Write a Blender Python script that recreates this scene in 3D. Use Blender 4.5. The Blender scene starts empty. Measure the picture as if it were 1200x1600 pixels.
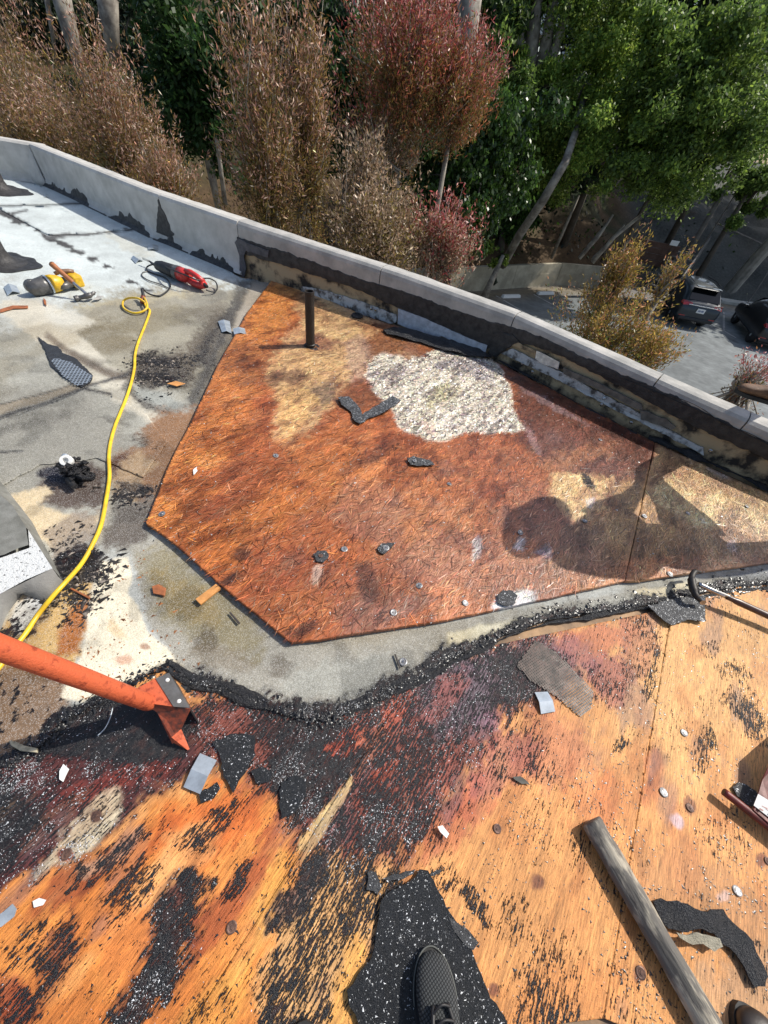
import bpy, bmesh, math, random
import numpy as np
from mathutils import Vector, Matrix

R = math.radians
rnd = random.Random(7)
rs = np.random.RandomState(11)
scene = bpy.context.scene
C = scene.collection

# ------------------------------------------------------------------ camera
F, CX, CY, CAMH = 601.0, 600.0, 800.0, 1.4
_n = np.array([(500 - CX) / F, (1350 - CY) / F, 1.0]); _n /= np.linalg.norm(_n)
_up = -_n
_k = np.array([0, 0, 1.0]); _fw = _k - (_k @ _n) * _n; _fw /= np.linalg.norm(_fw)
_X = np.cross(_fw, _up)
M3 = np.array([_X, _fw, _up])                 # camera (x right, y down, z ahead) -> world

cam_d = bpy.data.cameras.new('camera'); cam = bpy.data.objects.new('camera', cam_d); C.objects.link(cam)
cam_d.sensor_fit = 'VERTICAL'; cam_d.sensor_height = 36.0; cam_d.lens = 36.0 * F / 1600.0
cam_d.clip_start = 0.02; cam_d.clip_end = 600
mx = Matrix.Identity(4)
for r_ in range(3):
    mx[r_][0] = M3[r_, 0]; mx[r_][1] = -M3[r_, 1]; mx[r_][2] = -M3[r_, 2]
mx[2][3] = CAMH
cam.matrix_world = mx
scene.camera = cam

# ------------------------------------------------------------------ light
SUN = np.array([0.90, 0.43, 1.10]); SUN /= np.linalg.norm(SUN)
el = math.asin(SUN[2]); az = math.atan2(SUN[0], SUN[1])
w = bpy.data.worlds.new('World'); scene.world = w; w.use_nodes = True
nt = w.node_tree; nt.nodes.clear()
sky = nt.nodes.new('ShaderNodeTexSky'); sky.sky_type = 'NISHITA'; sky.sun_disc = False
sky.sun_elevation = el; sky.sun_rotation = az; sky.altitude = 200; sky.air_density = 1.0; sky.dust_density = 2.5; sky.ozone_density = 0.6
bg = nt.nodes.new('ShaderNodeBackground'); bg.inputs['Strength'].default_value = 0.15
out = nt.nodes.new('ShaderNodeOutputWorld')
nt.links.new(sky.outputs[0], bg.inputs[0]); nt.links.new(bg.outputs[0], out.inputs[0])
sd = bpy.data.lights.new('sun', 'SUN'); sd.energy = 4.6; sd.angle = R(0.55); sd.color = (1.0, 0.95, 0.86)
so = bpy.data.objects.new('sun', sd); C.objects.link(so)
so.rotation_euler = Vector(SUN).to_track_quat('Z', 'Y').to_euler(); so.location = (10, 5, 15)
scene.view_settings.view_transform = 'Standard'; scene.view_settings.look = 'None'
scene.view_settings.gamma = 1; scene.view_settings.use_curve_mapping = False
scene.view_settings.exposure = 0.1
scene.render.engine = 'CYCLES'
scene.cycles.max_bounces = 6; scene.cycles.transparent_max_bounces = 6
scene.cycles.diffuse_bounces = 3; scene.cycles.glossy_bounces = 2; scene.cycles.transmission_bounces = 3

# ------------------------------------------------------------------ geometry helpers
def ray(x, y):
    x = np.asarray(x, float); y = np.asarray(y, float)
    d = np.stack([(x - CX) / F, (y - CY) / F, np.ones_like(x)], -1)
    return d @ M3.T
def G(x, y, z=0.0):                            # a point on the level z seen along that direction
    d = ray(x, y); t = (z - CAMH) / d[..., 2]
    return np.array([0, 0, CAMH]) + d * t[..., None] if d.ndim > 1 else np.array([0, 0, CAMH]) + d * t
def AT(x, y, depth):                           # a point at horizontal distance ahead = depth
    d = ray(x, y); return np.array([0, 0, CAMH]) + d * (depth / d[1])
def px(p):
    c = (np.asarray(p, float) - [0, 0, CAMH]) @ M3
    return c[..., 0] / c[..., 2] * F + CX, c[..., 1] / c[..., 2] * F + CY
def srgb(r, g, b, k=0.84):
    o = []
    for v in (r, g, b):
        v /= 255.0
        o.append((v / 12.92 if v <= 0.04045 else ((v + 0.055) / 1.055) ** 2.4) * k)
    return tuple(o)

def tag(o, label=None, cat=None, group=None, kind=None):
    if label: o['label'] = label
    if cat: o['category'] = cat
    if group: o['group'] = group
    if kind: o['kind'] = kind
    return o
def thing(name, label, cat, loc=(0, 0, 0), rz=0.0, group=None):
    o = bpy.data.objects.new(name, None); C.objects.link(o)
    o.location = tuple(float(v) for v in loc); o.rotation_euler = (0, 0, rz); o.empty_display_size = 0.05
    return tag(o, label, cat, group)

def link_mesh(name, me, mat, parent=None, loc=None, smooth=False):
    o = bpy.data.objects.new(name, me); C.objects.link(o)
    if mat: me.materials.append(mat)
    if smooth:
        me.polygons.foreach_set('use_smooth', [True] * len(me.polygons))
    if parent: o.parent = parent
    if loc is not None: o.location = tuple(float(v) for v in loc)
    return o

class MB:
    """collects simple shapes and links them as one mesh"""
    def __init__(s): s.v = []; s.f = []
    def add(s, vs, fs):
        b = len(s.v); s.v += [tuple(float(c) for c in v) for v in vs]; s.f += [tuple(i + b for i in f) for f in fs]; return s
    def box(s, c, d, rot=None, taper=1.0):
        cx, cy, cz = c; dx, dy, dz = [q / 2 for q in d]; vs = []
        for z in (-1, 1):
            k = taper if z > 0 else 1
            for x, y in ((-1, -1), (1, -1), (1, 1), (-1, 1)): vs.append(Vector((x * dx * k, y * dy * k, z * dz)))
        if rot is not None:
            rm = rot if isinstance(rot, Matrix) else Matrix.Rotation(rot, 3, 'Z')
            vs = [rm @ v for v in vs]
        return s.add([(v[0] + cx, v[1] + cy, v[2] + cz) for v in vs],
                     [(0, 3, 2, 1), (4, 5, 6, 7), (0, 1, 5, 4), (1, 2, 6, 5), (2, 3, 7, 6), (3, 0, 4, 7)])
    def tube(s, pts, rad, seg=8, cap=True, squash=1.0):
        pts = [Vector([float(c) for c in p]) for p in pts]
        n = len(pts)
        if not hasattr(rad, '__len__'): rad = [rad] * n
        t0 = (pts[1] - pts[0]).normalized(); u = t0.orthogonal().normalized(); rings = []
        for i, p in enumerate(pts):
            t = (pts[min(i + 1, n - 1)] - pts[max(i - 1, 0)]).normalized()
            u = (u - t * u.dot(t)).normalized(); v = t.cross(u)
            rings.append([p + (u * math.cos(a) + v * math.sin(a) * squash) * rad[i] for a in [2 * math.pi * k / seg for k in range(seg)]])
        vs = [q for r in rings for q in r]; fs = []
        for i in range(n - 1):
            for k in range(seg):
                a = i * seg + k; b = i * seg + (k + 1) % seg
                fs.append((a, b, b + seg, a + seg))
        if cap: fs += [tuple(range(seg))[::-1], tuple((n - 1) * seg + k for k in range(seg))]
        return s.add(vs, fs)
    def lathe(s, prof, seg=16, c=(0, 0, 0), rot=None, cap=True):
        vs = []; fs = []
        for (r, z) in prof:
            for k in range(seg):
                a = 2 * math.pi * k / seg; v = Vector((r * math.cos(a), r * math.sin(a), z))
                if rot is not None: v = rot @ v
                vs.append((v[0] + c[0], v[1] + c[1], v[2] + c[2]))
        m = len(prof)
        for i in range(m - 1):
            for k in range(seg):
                a = i * seg + k; b = i * seg + (k + 1) % seg; fs.append((a, b, b + seg, a + seg))
        if cap: fs += [tuple(range(seg))[::-1], tuple((m - 1) * seg + k for k in range(seg))]
        return s.add(vs, fs)
    def prism(s, poly, z0, z1):                 # poly: list of xy, any simple outline
        n = len(poly); vs = [(p[0], p[1], z0) for p in poly] + [(p[0], p[1], z1) for p in poly]
        return s.add(vs, [tuple(range(n))[::-1], tuple(range(n, 2 * n))] + [(i, (i + 1) % n, n + (i + 1) % n, n + i) for i in range(n)])
    def slab(s, top, off):                      # top: list of 3d points, off: thickness vector
        n = len(top); off = np.array(off); vs = [np.array(p) for p in top] + [np.array(p) + off for p in top]
        return s.add(vs, [tuple(range(n)), tuple(range(n, 2 * n))[::-1]] + [(i, n + i, n + (i + 1) % n, (i + 1) % n) for i in range(n)])
    def rock(s, c, r, rg, flat=0.6):
        vs = []; 
        base = [(1, 0, 0), (-1, 0, 0), (0, 1, 0), (0, -1, 0), (0, 0, 1), (0, 0, -1)]
        a = rg.uniform(0, 6.28); ca, sa = math.cos(a), math.sin(a)
        for b in base:
            q = [r * b[i] * rg.uniform(0.6, 1.3) for i in range(3)]; q[2] *= flat
            vs.append((c[0] + q[0] * ca - q[1] * sa, c[1] + q[0] * sa + q[1] * ca, c[2] + q[2]))
        return s.add(vs, [(0, 2, 4), (2, 1, 4), (1, 3, 4), (3, 0, 4), (2, 0, 5), (1, 2, 5), (3, 1, 5), (0, 3, 5)])
    def build(s, name, mat, parent=None, world=True, smooth=False, bevel=0.0, sub=0):
        off = np.zeros(3)
        if parent is not None and world:
            q_ = parent
            while q_ is not None: off = off + np.array(q_.location); q_ = q_.parent
        if not hasattr(s, 'v') or not s.v: raise ValueError(name)
        me = bpy.data.meshes.new(name); vv = np.array(s.v) - off
        me.from_pydata([tuple(v) for v in vv], [], s.f); me.update()
        o = link_mesh(name, me, mat, parent, smooth=smooth)
        bm = bmesh.new(); bm.from_mesh(me); bmesh.ops.recalc_face_normals(bm, faces=bm.faces); bm.to_mesh(me); bm.free()
        if smooth: me.polygons.foreach_set('use_smooth', [True] * len(me.polygons))
        if bevel:
            b = o.modifiers.new('bevel', 'BEVEL'); b.width = bevel; b.segments = 2; b.limit_method = 'ANGLE'
        if sub:
            b = o.modifiers.new('sub', 'SUBSURF'); b.levels = sub; b.render_levels = sub
        return o

# fast numpy mesh
def np_mesh(name, verts, quads, cols=None, mat=None, parent=None, smooth=False, attrs=None, tris=False):
    me = bpy.data.meshes.new(name); nv = len(verts); nf = len(quads); k = quads.shape[1]
    if parent is not None: verts = verts - np.array(parent.location)
    me.vertices.add(nv); me.vertices.foreach_set('co', verts.astype(np.float32).ravel())
    me.loops.add(nf * k); me.loops.foreach_set('vertex_index', quads.astype(np.int32).ravel())
    me.polygons.add(nf); me.polygons.foreach_set('loop_start', np.arange(0, nf * k, k, dtype=np.int32))
    if smooth: me.polygons.foreach_set('use_smooth', np.ones(nf, bool))
    me.update(calc_edges=True)
    if cols is not None:
        ca = me.color_attributes.new('Col', 'FLOAT_COLOR', 'POINT')
        c4 = np.ones((nv, 4), np.float32); c4[:, :3] = cols; ca.data.foreach_set('color', c4.ravel())
    for an, av in (attrs or {}).items():
        a = me.attributes.new(an, 'FLOAT', 'POINT'); a.data.foreach_set('value', av.astype(np.float32))
    return link_mesh(name, me, mat, parent)

# ------------------------------------------------------------------ numpy noise
def _hash(ix, iy, seed):
    h = (ix.astype(np.int64) * 374761393 + iy.astype(np.int64) * 668265263 + seed * 1442695041) & 0xFFFFFFFF
    h = ((h ^ (h >> 13)) * 1274126177) & 0xFFFFFFFF
    h = h ^ (h >> 16)
    return (h & 0xFFFFFF) / float(0xFFFFFF)
def vn(x, y, seed=0):
    ix = np.floor(x); iy = np.floor(y); fx = x - ix; fy = y - iy
    fx = fx * fx * (3 - 2 * fx); fy = fy * fy * (3 - 2 * fy)
    a = _hash(ix, iy, seed); b = _hash(ix + 1, iy, seed); c = _hash(ix, iy + 1, seed); d = _hash(ix + 1, iy + 1, seed)
    return (a + (b - a) * fx) * (1 - fy) + (c + (d - c) * fx) * fy
def fbm(x, y, seed=0, o=4, g=0.5):
    s = 0; a = 1; t = 0
    for i in range(o):
        s = s + a * vn(x, y, seed + i * 17); t += a; a *= g; x = x * 2.03 + 5.1; y = y * 2.03 + 3.7
    return s / t
def sdist(X, Y, poly):                          # + inside, - outside
    P = np.asarray(poly, float); inside = np.zeros(X.shape, bool); best = np.full(X.shape, 1e18)
    n = len(P); bx = np.zeros(X.shape); by = np.zeros(X.shape)
    for i in range(n):
        x0, y0 = P[i]; x1, y1 = P[(i + 1) % n]
        if y0 != y1:
            c = ((Y >= min(y0, y1)) & (Y < max(y0, y1))) & (X < (x1 - x0) * (Y - y0) / (y1 - y0) + x0); inside ^= c
        dx, dy = x1 - x0, y1 - y0; L = dx * dx + dy * dy + 1e-12
        t = np.clip(((X - x0) * dx + (Y - y0) * dy) / L, 0, 1); qx = x0 + t * dx; qy = y0 + t * dy
        d = (X - qx) ** 2 + (Y - qy) ** 2; m = d < best; best[m] = d[m]; bx[m] = qx[m]; by[m] = qy[m]
    d = np.sqrt(best)
    return np.where(inside, d, -d), bx, by
def ldist(X, Y, pts):
    best = np.full(X.shape, 1e18); P = pts
    for i in range(len(P) - 1):
        x0, y0 = P[i]; x1, y1 = P[i + 1]; dx, dy = x1 - x0, y1 - y0; L = dx * dx + dy * dy + 1e-12
        t = np.clip(((X - x0) * dx + (Y - y0) * dy) / L, 0, 1)
        best = np.minimum(best, (X - x0 - t * dx) ** 2 + (Y - y0 - t * dy) ** 2)
    return np.sqrt(best)
GA = R(62.5); ga, gb = math.cos(GA), math.sin(GA)   # grain direction of all the boards
def sm(v, a, b):
    t = np.clip((v - a) / (b - a), 0, 1); return t * t * (3 - 2 * t)

class Field:
    """surface stains with some shade and sunlight painted in: colours and tar amounts of the roof, laid out over its own surface"""
    def __init__(s, X, Y, P, base, tar=0.0, grit=0.0):
        s.X, s.Y, s.P = X, Y, P; s.c = np.ones((len(X), 3)) * np.array(srgb(*base)); s.t = np.full(len(X), float(tar)); s.g = np.full(len(X), float(grit))
        wx, wy = P[:, 0], P[:, 1]; s.u = wx * ga + wy * gb; s.v = -wx * gb + wy * ga
        s.n1 = fbm(wx * 9, wy * 9, 3, 4) - 0.5; s.n2 = fbm(wx * 9, wy * 9, 57, 4) - 0.5
        s.f1 = fbm(wx * 45, wy * 45, 23, 3) - 0.5
        s.s1 = fbm(s.u * 7, s.v * 45, 91, 3) - 0.5
        s.hf = (fbm(s.u * 22, s.v * 90, 131, 3) - 0.5) + (fbm(wx * 60, wy * 60, 151, 2) - .5) * .6
    def _warp(s, a, st):
        return s.X + s.n1 * a * 2.2 + s.f1 * a * 0.7, s.Y + s.n2 * a * 2.2 + s.f1 * a * 0.9
    def _put(s, m, col, tar, grit, k, h=5.5):
        m = np.clip(m + s.hf * h * m * (1 - m), 0, 1) * k
        if col is not None: s.c = s.c * (1 - m[:, None]) + np.array(srgb(*col)) * m[:, None]
        if tar is not None: s.t = s.t * (1 - m) + tar * m
        if grit is not None: s.g = s.g * (1 - m) + grit * m
    def poly(s, pts, col=None, soft=6, warp=8, tar=None, grit=None, k=1.0, streak=0):
        X, Y = s._warp(warp, 0); d, _, _ = sdist(X, Y, pts); d = d + s.s1 * streak
        s._put(sm(d, -soft, soft), col, tar, grit, k, 5.5 if soft > 4.5 else 2.5); return s
    def blob(s, x, y, rx, ry, rot=0, col=None, soft=0.35, warp=8, tar=None, grit=None, k=1.0, streak=0):
        X, Y = s._warp(warp, 0); a = R(rot); dx = X - x; dy = Y - y
        p = (dx * math.cos(a) + dy * math.sin(a)) / rx; q = (-dx * math.sin(a) + dy * math.cos(a)) / ry
        d = 1 - np.sqrt(p * p + q * q) + s.s1 * streak + s.n1 * 1.1 + s.f1 * .5
        s._put(sm(d, -soft, soft), col, tar, grit, k); return s
    def line(s, pts, wd, col=None, soft=1.5, warp=2, tar=None, grit=None, k=1.0, broken=0.0):
        X, Y = s._warp(warp, 0); d = wd - ldist(X, Y, pts) + (s.n1 * broken * 4)
        s._put(sm(d, -soft, soft), col, tar, grit, k, 5.5 if soft > 4.5 else 1.5); return s

STEP = 2.4
def sheet(name, poly, z, thick, paint, mat, parent, base, warp=0.0, zf=None, step=STEP, tar=0.0, grit=0.0, seed=0, smooth=True):
    """one flat sheet of the roof with an uneven outline and a real edge"""
    P = np.array(poly, float)
    x0, y0 = P.min(0) - 12; x1, y1 = P.max(0) + 12
    xs = np.arange(x0, x1, step); ys = np.arange(y0, y1, step); nx, ny = len(xs), len(ys)
    X, Y = np.meshgrid(xs, ys); X = X.ravel(); Y = Y.ravel()
    n1 = (fbm(X * 0.03, Y * 0.03, 5 + seed, 4) - 0.5) * 2 * warp; n2 = (fbm(X * 0.03, Y * 0.03, 77 + seed, 4) - 0.5) * 2 * warp
    d, bx, by = sdist(X + n1, Y + n2, P)
    near = np.abs(d) < step * 0.75
    X = np.where(near, bx - n1, X); Y = np.where(near, by - n2, Y)
    ok = (d > -step * 0.75)
    i = np.arange(nx * ny).reshape(ny, nx)
    q = np.stack([i[:-1, :-1].ravel(), i[1:, :-1].ravel(), i[1:, 1:].ravel(), i[:-1, 1:].ravel()], 1)
    q = q[ok[q].all(1)]
    used = np.zeros(nx * ny, bool); used[q.ravel()] = True
    idx = -np.ones(nx * ny, int); idx[used] = np.arange(used.sum()); q = idx[q]
    X = X[used]; Y = Y[used]; d = d[used]
    V = G(X, Y, z)
    f = Field(X, Y, V, base, tar, grit)
    if paint: paint(f)
    zz = np.zeros(len(X))
    if zf: zz = zf(f)
    V = V.copy(); V[:, 2] += zz
    # skirt along the border
    e = np.concatenate([q[:, [0, 1]], q[:, [1, 2]], q[:, [2, 3]], q[:, [3, 0]]])
    key = np.sort(e, 1); kk = key[:, 0] * len(X) + key[:, 1]; _, inv, cnt = np.unique(kk, return_inverse=True, return_counts=True)
    be = e[cnt[inv] == 1]
    bv = np.unique(be); low = -np.ones(len(X), int); low[bv] = np.arange(len(bv)) + len(X)
    VL = V[bv].copy(); VL[:, 2] -= thick
    q2 = np.stack([be[:, 1], be[:, 0], low[be[:, 0]], low[be[:, 1]]], 1)
    cols = np.concatenate([f.c, f.c[bv] * 0.6]); tr = np.concatenate([f.t, np.clip(f.t[bv] + 0.1, 0, 1)])
    VV = np.concatenate([V, VL]); QQ = np.concatenate([q, q2])
    o = np_mesh(name, VV, QQ, cols, mat, parent, smooth=False, attrs={'tar': tr})
    sf = np.ones(len(QQ), bool); sf[len(q):] = False
    if smooth: o.data.polygons.foreach_set('use_smooth', sf)
    f.V = V; f.X = X; f.Y = Y; f.d = d
    return o, f

# ------------------------------------------------------------------ materials
MATS = {}
def nodes(m): 
    m.use_nodes = True; t = m.node_tree; return t, t.nodes['Principled BSDF']
def N(t, typ, **kw):
    n = t.nodes.new(typ)
    for k, v in kw.items():
        if k.startswith('i_'):
            key = k[2:]; key = int(key) if key.isdigit() else key
            n.inputs[key].default_value = v
        else: setattr(n, k, v)
    return n
def math_n(t, op, a, b=None, clamp=False):
    n = t.nodes.new('ShaderNodeMath'); n.operation = op; n.use_clamp = clamp
    for i, v in enumerate((a, b)):
        if v is None: continue
        if isinstance(v, (int, float)): n.inputs[i].default_value = v
        else: t.links.new(v, n.inputs[i])
    return n.outputs[0]
def mixc(t, fac, a, b, bt='MIX'):
    n = t.nodes.new('ShaderNodeMix'); n.data_type = 'RGBA'; n.blend_type = bt
    for sock, v in ((n.inputs[0], fac), (n.inputs[6], a), (n.inputs[7], b)):
        if isinstance(v, (int, float)): sock.default_value = v
        elif isinstance(v, tuple): sock.default_value = (*v[:3], 1)
        else: t.links.new(v, sock)
    return n.outputs[2]
def grain_vec(t, sx, sy, ang=GA):
    g = t.nodes.new('ShaderNodeNewGeometry')
    m1 = t.nodes.new('ShaderNodeMapping'); m1.inputs['Rotation'].default_value = (0, 0, -ang); t.links.new(g.outputs['Position'], m1.inputs[0])
    m2 = t.nodes.new('ShaderNodeMapping'); m2.inputs['Scale'].default_value = (sx, sy, (sx + sy) / 2); t.links.new(m1.outputs[0], m2.inputs[0])
    return m2.outputs[0]
def noise(t, vec, scale=1.0, detail=3, rough=0.55, dist=0.0):
    n = t.nodes.new('ShaderNodeTexNoise'); n.inputs['Scale'].default_value = scale; n.inputs['Detail'].default_value = detail
    n.inputs['Roughness'].default_value = rough; n.inputs['Distortion'].default_value = dist
    if vec is not None: t.links.new(vec, n.inputs['Vector'])
    return n.outputs[0]
def ramp(t, fac, lo, hi, a=0.0, b=1.0):
    n = t.nodes.new('ShaderNodeMapRange'); n.clamp = True
    for i, v in ((1, lo), (2, hi), (3, a), (4, b)): n.inputs[i].default_value = v
    t.links.new(fac, n.inputs[0]); return n.outputs[0]
def bump(t, p, h, strength=0.4, dist=0.004, prev=None):
    b = t.nodes.new('ShaderNodeBump'); b.inputs['Strength'].default_value = strength; b.inputs['Distance'].default_value = dist
    t.links.new(h, b.inputs['Height'])
    if prev is not None: t.links.new(prev, b.inputs['Normal'])
    t.links.new(b.outputs[0], p.inputs['Normal']); return b.outputs[0]

def attr_surface(name, gx, gy, tx, ty, rough=0.55, var=(0.62, 1.25), bstr=0.5, tarcol=(0.009, 0.009, 0.011), hatch=False, speck=None, tarrough=0.42, spec=0.35, iso=0.28, tarcol2=(.035, .015, .012)):
    m = bpy.data.materials.new(name); t, p = nodes(m)
    a = N(t, 'ShaderNodeAttribute', attribute_name='Col'); ta = N(t, 'ShaderNodeAttribute', attribute_name='tar')
    g1 = noise(t, grain_vec(t, gx, gy), 1, 4, 0.65)
    g2 = noise(t, grain_vec(t, gx * 5, gy * 3), 1, 2, 0.6)
    mul = ramp(t, g1, 0.3, 0.7, var[0], var[1]); mul2 = ramp(t, g2, 0.25, 0.75, 0.8, 1.16)
    mm = math_n(t, 'MULTIPLY', mul, mul2)
    vc = t.nodes.new('ShaderNodeVectorMath'); vc.operation = 'SCALE'; t.links.new(a.outputs['Color'], vc.inputs[0]); t.links.new(mm, vc.inputs['Scale'])
    col = vc.outputs[0]
    if speck:
        v = t.nodes.new('ShaderNodeTexVoronoi'); v.inputs['Scale'].default_value = speck[0]
        geo = t.nodes.new('ShaderNodeNewGeometry'); t.links.new(geo.outputs['Position'], v.inputs['Vector'])
        bw = t.nodes.new('ShaderNodeRGBToBW'); t.links.new(v.outputs['Color'], bw.inputs[0])
        col = mixc(t, ramp(t, bw.outputs[0], 0.66, 0.72, 0, speck[1]), col, (0.03, 0.03, 0.03))
        col = mixc(t, ramp(t, bw.outputs[0], 0.30, 0.26, 0, speck[1] * 0.8), col, (0.75, 0.76, 0.74))
    tn = noise(t, grain_vec(t, tx, ty), 1, 4, 0.6); ti = noise(t, grain_vec(t, 150, 260), 1, 3, 0.65)
    tt = math_n(t, 'ADD', math_n(t, 'MULTIPLY', tn, 1 - iso), math_n(t, 'MULTIPLY', ti, iso))
    tt = ramp(t, tt, 0.28, 0.72, 0.0, 1.0)
    th = math_n(t, 'SUBTRACT', 0.98, math_n(t, 'MULTIPLY', ta.outputs['Fac'], 0.95))
    mask = math_n(t, 'MULTIPLY', math_n(t, 'SUBTRACT', tt, th), 9.0, clamp=True)
    tcn = noise(t, grain_vec(t, 22, 40), 1, 4, 0.7)
    tcc = mixc(t, ramp(t, tcn, .50, .66), tarcol, tuple(c * 0.30 + d_ for c, d_ in zip(tarcol, tarcol2)))
    col2 = mixc(t, mask, col, tcc)
    t.links.new(col2, p.inputs['Base Color'])
    rr = ramp(t, mask, 0, 1, rough, tarrough); t.links.new(rr, p.inputs['Roughness'])
    p.inputs['Specular IOR Level'].default_value = spec
    h = math_n(t, 'ADD', g1, math_n(t, 'MULTIPLY', mask, 0.5))
    b1 = bump(t, p, h, bstr, 0.004)
    hn = noise(t, grain_vec(t, 420, 420), 1, 2, 0.6)
    hm = math_n(t, 'MULTIPLY', hn, ramp(t, mask, 0, 1, 0.35, 1.0))
    bump(t, p, hm, min(1, bstr * 1.3), 0.004, b1)
    return m

def mat(name, col, rough=0.6, metal=0.0, var=0.25, scale=20, col2=None, bstr=0.2, spec=0.5, fine=0, bd=0.003, lo=0.35, hi=0.65, coat=0.0):
    if name in MATS: return MATS[name]
    m = bpy.data.materials.new(name); t, p = nodes(m); tc = t.nodes.new('ShaderNodeTexCoord')
    n1 = noise(t, tc.outputs['Object'], scale, 5, 0.62)
    c2 = col2 if col2 else tuple(max(0, c * (1 - var)) for c in col)
    t.links.new(mixc(t, ramp(t, n1, lo, hi), c2, col), p.inputs['Base Color'])
    p.inputs['Metallic'].default_value = metal; p.inputs['Specular IOR Level'].default_value = spec
    t.links.new(ramp(t, n1, 0.3, 0.7, min(1, rough * 1.2), rough * 0.8), p.inputs['Roughness'])
    if coat: p.inputs['Coat Weight'].default_value = coat; p.inputs['Coat Roughness'].default_value = 0.08
    h = n1
    if fine: h = math_n(t, 'ADD', n1, noise(t, tc.outputs['Object'], fine, 2, 0.6))
    bump(t, p, h, bstr, bd); MATS[name] = m; return m

def leaf_mat(name, trans=0.35, rough=0.42, spec=0.5):
    m = bpy.data.materials.new(name); t, p = nodes(m)
    a = N(t, 'ShaderNodeAttribute', attribute_name='Col'); t.links.new(a.outputs['Color'], p.inputs['Base Color'])
    p.inputs['Roughness'].default_value = rough; p.inputs['Specular IOR Level'].default_value = spec
    tr = t.nodes.new('ShaderNodeBsdfTranslucent'); t.links.new(a.outputs['Color'], tr.inputs['Color'])
    mx_ = t.nodes.new('ShaderNodeMixShader'); mx_.inputs[0].default_value = trans
    t.links.new(p.outputs[0], mx_.inputs[1]); t.links.new(tr.outputs[0], mx_.inputs[2])
    t.links.new(mx_.outputs[0], t.nodes['Material Output'].inputs[0]); return m

M_PLY = attr_surface('weathered_plywood', 26, 240, 30, 185, rough=0.6, var=(0.52, 1.38), bstr=0.6, iso=.36, tarrough=.32, spec=.45)
M_OSB = attr_surface('stained_osb', 30, 190, 30, 190, rough=0.36, var=(0.6, 1.35), bstr=0.5)
M_CAP = attr_surface('mineral_cap_sheet', 60, 60, 45, 55, rough=0.85, var=(0.86, 1.08), bstr=0.35, speck=(470, 0.28), spec=0.25)
M_FLAKE = leaf_mat('wood_strand', 0.0, 0.34, 0.5)
M_GRIT = leaf_mat('mineral_grit', 0.0, 0.3, 0.6)
M_TAR = mat('tar', (0.02, 0.02, 0.023), 0.34, 0, 0.4, 60, bstr=0.9, fine=260, bd=0.008, col2=(0.008, 0.008, 0.01))
M_FELT = mat('asphalt_felt', (0.032, 0.034, 0.038), 0.5, 0, 0.4, 30, bstr=0.7, fine=330, bd=0.005, col2=(0.02, 0.021, 0.024))
M_RUBBER = mat('black_rubber', (0.02, 0.02, 0.022), 0.55, bstr=0.1)
M_IRON = mat('black_iron', (0.012, 0.011, 0.010), 0.55, 0.1, 0.4, 25, col2=(0.03, 0.022, 0.016), bstr=0.4)
M_GALV = mat('galvanised_metal', (0.62, 0.68, 0.72), 0.35, 0.55, 0.35, 18, bstr=0.2, col2=(0.38, 0.42, 0.45))
M_STEEL = mat('bright_steel', (0.6, 0.6, 0.6), 0.22, 0.95, 0.3, 30, bstr=0.15, col2=(0.3, 0.28, 0.26))
M_ORANGE = mat('orange_paint', (0.56, 0.115, 0.045), 0.55, 0, 0.4, 42, bstr=0.5, fine=220, col2=(0.30, 0.05, 0.02), lo=0.34, hi=0.46)
M_YEL = mat('yellow_plastic', (0.78, 0.48, 0.02), 0.4, 0, 0.3, 40, bstr=0.15, col2=(0.5, 0.3, 0.02))
M_RED = mat('red_plastic', (0.6, 0.04, 0.035), 0.38, 0, 0.3, 30, bstr=0.1)
M_DKRED = mat('worn_dark_red_steel', (0.17, 0.022, 0.016), 0.5, 0.0, 0.5, 40, bstr=0.25, col2=(0.09, 0.02, 0.015))
M_GREY = mat('grey_metal', (0.16, 0.155, 0.15), 0.4, 0.5, 0.4, 30, bstr=0.2)
M_WOODH = mat('brown_wood_handle', (0.42, 0.16, 0.06), 0.45, 0, 0.4, 30, bstr=0.2)
M_WHITE = mat('white_paint', (0.8, 0.8, 0.77), 0.5, 0, 0.15, 40, bstr=0.1)

# =================================================================== THE ROOF
deck = thing('roof', None, None); tag(deck, 'flat roof stripped to stained plywood beside grey mineral cap sheet', kind='structure')

# ---- slab under everything, reaching back past the workers
sl_ = MB(); sl_.prism([(-12, -6), (5.5, -6), (5.5, -.2), tuple(G(1360, 835)[:2] + [0, .03]), tuple(G(1033, 692)[:2] + [.02, .03]), tuple(G(621, 510)[:2] + [0, .04]), tuple(G(250, 375)[:2] + [0, .05]), tuple(G(72, 289)[:2] + [0, .05]), (-12, 6.15)], -.25, -.013)
sl_.build('roof_slab', mat('old_roof_sheathing', (.42, .25, .12), .75, 0, .5, 5, bstr=.4, fine=60, col2=(.12, .09, .07)), deck)
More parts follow.
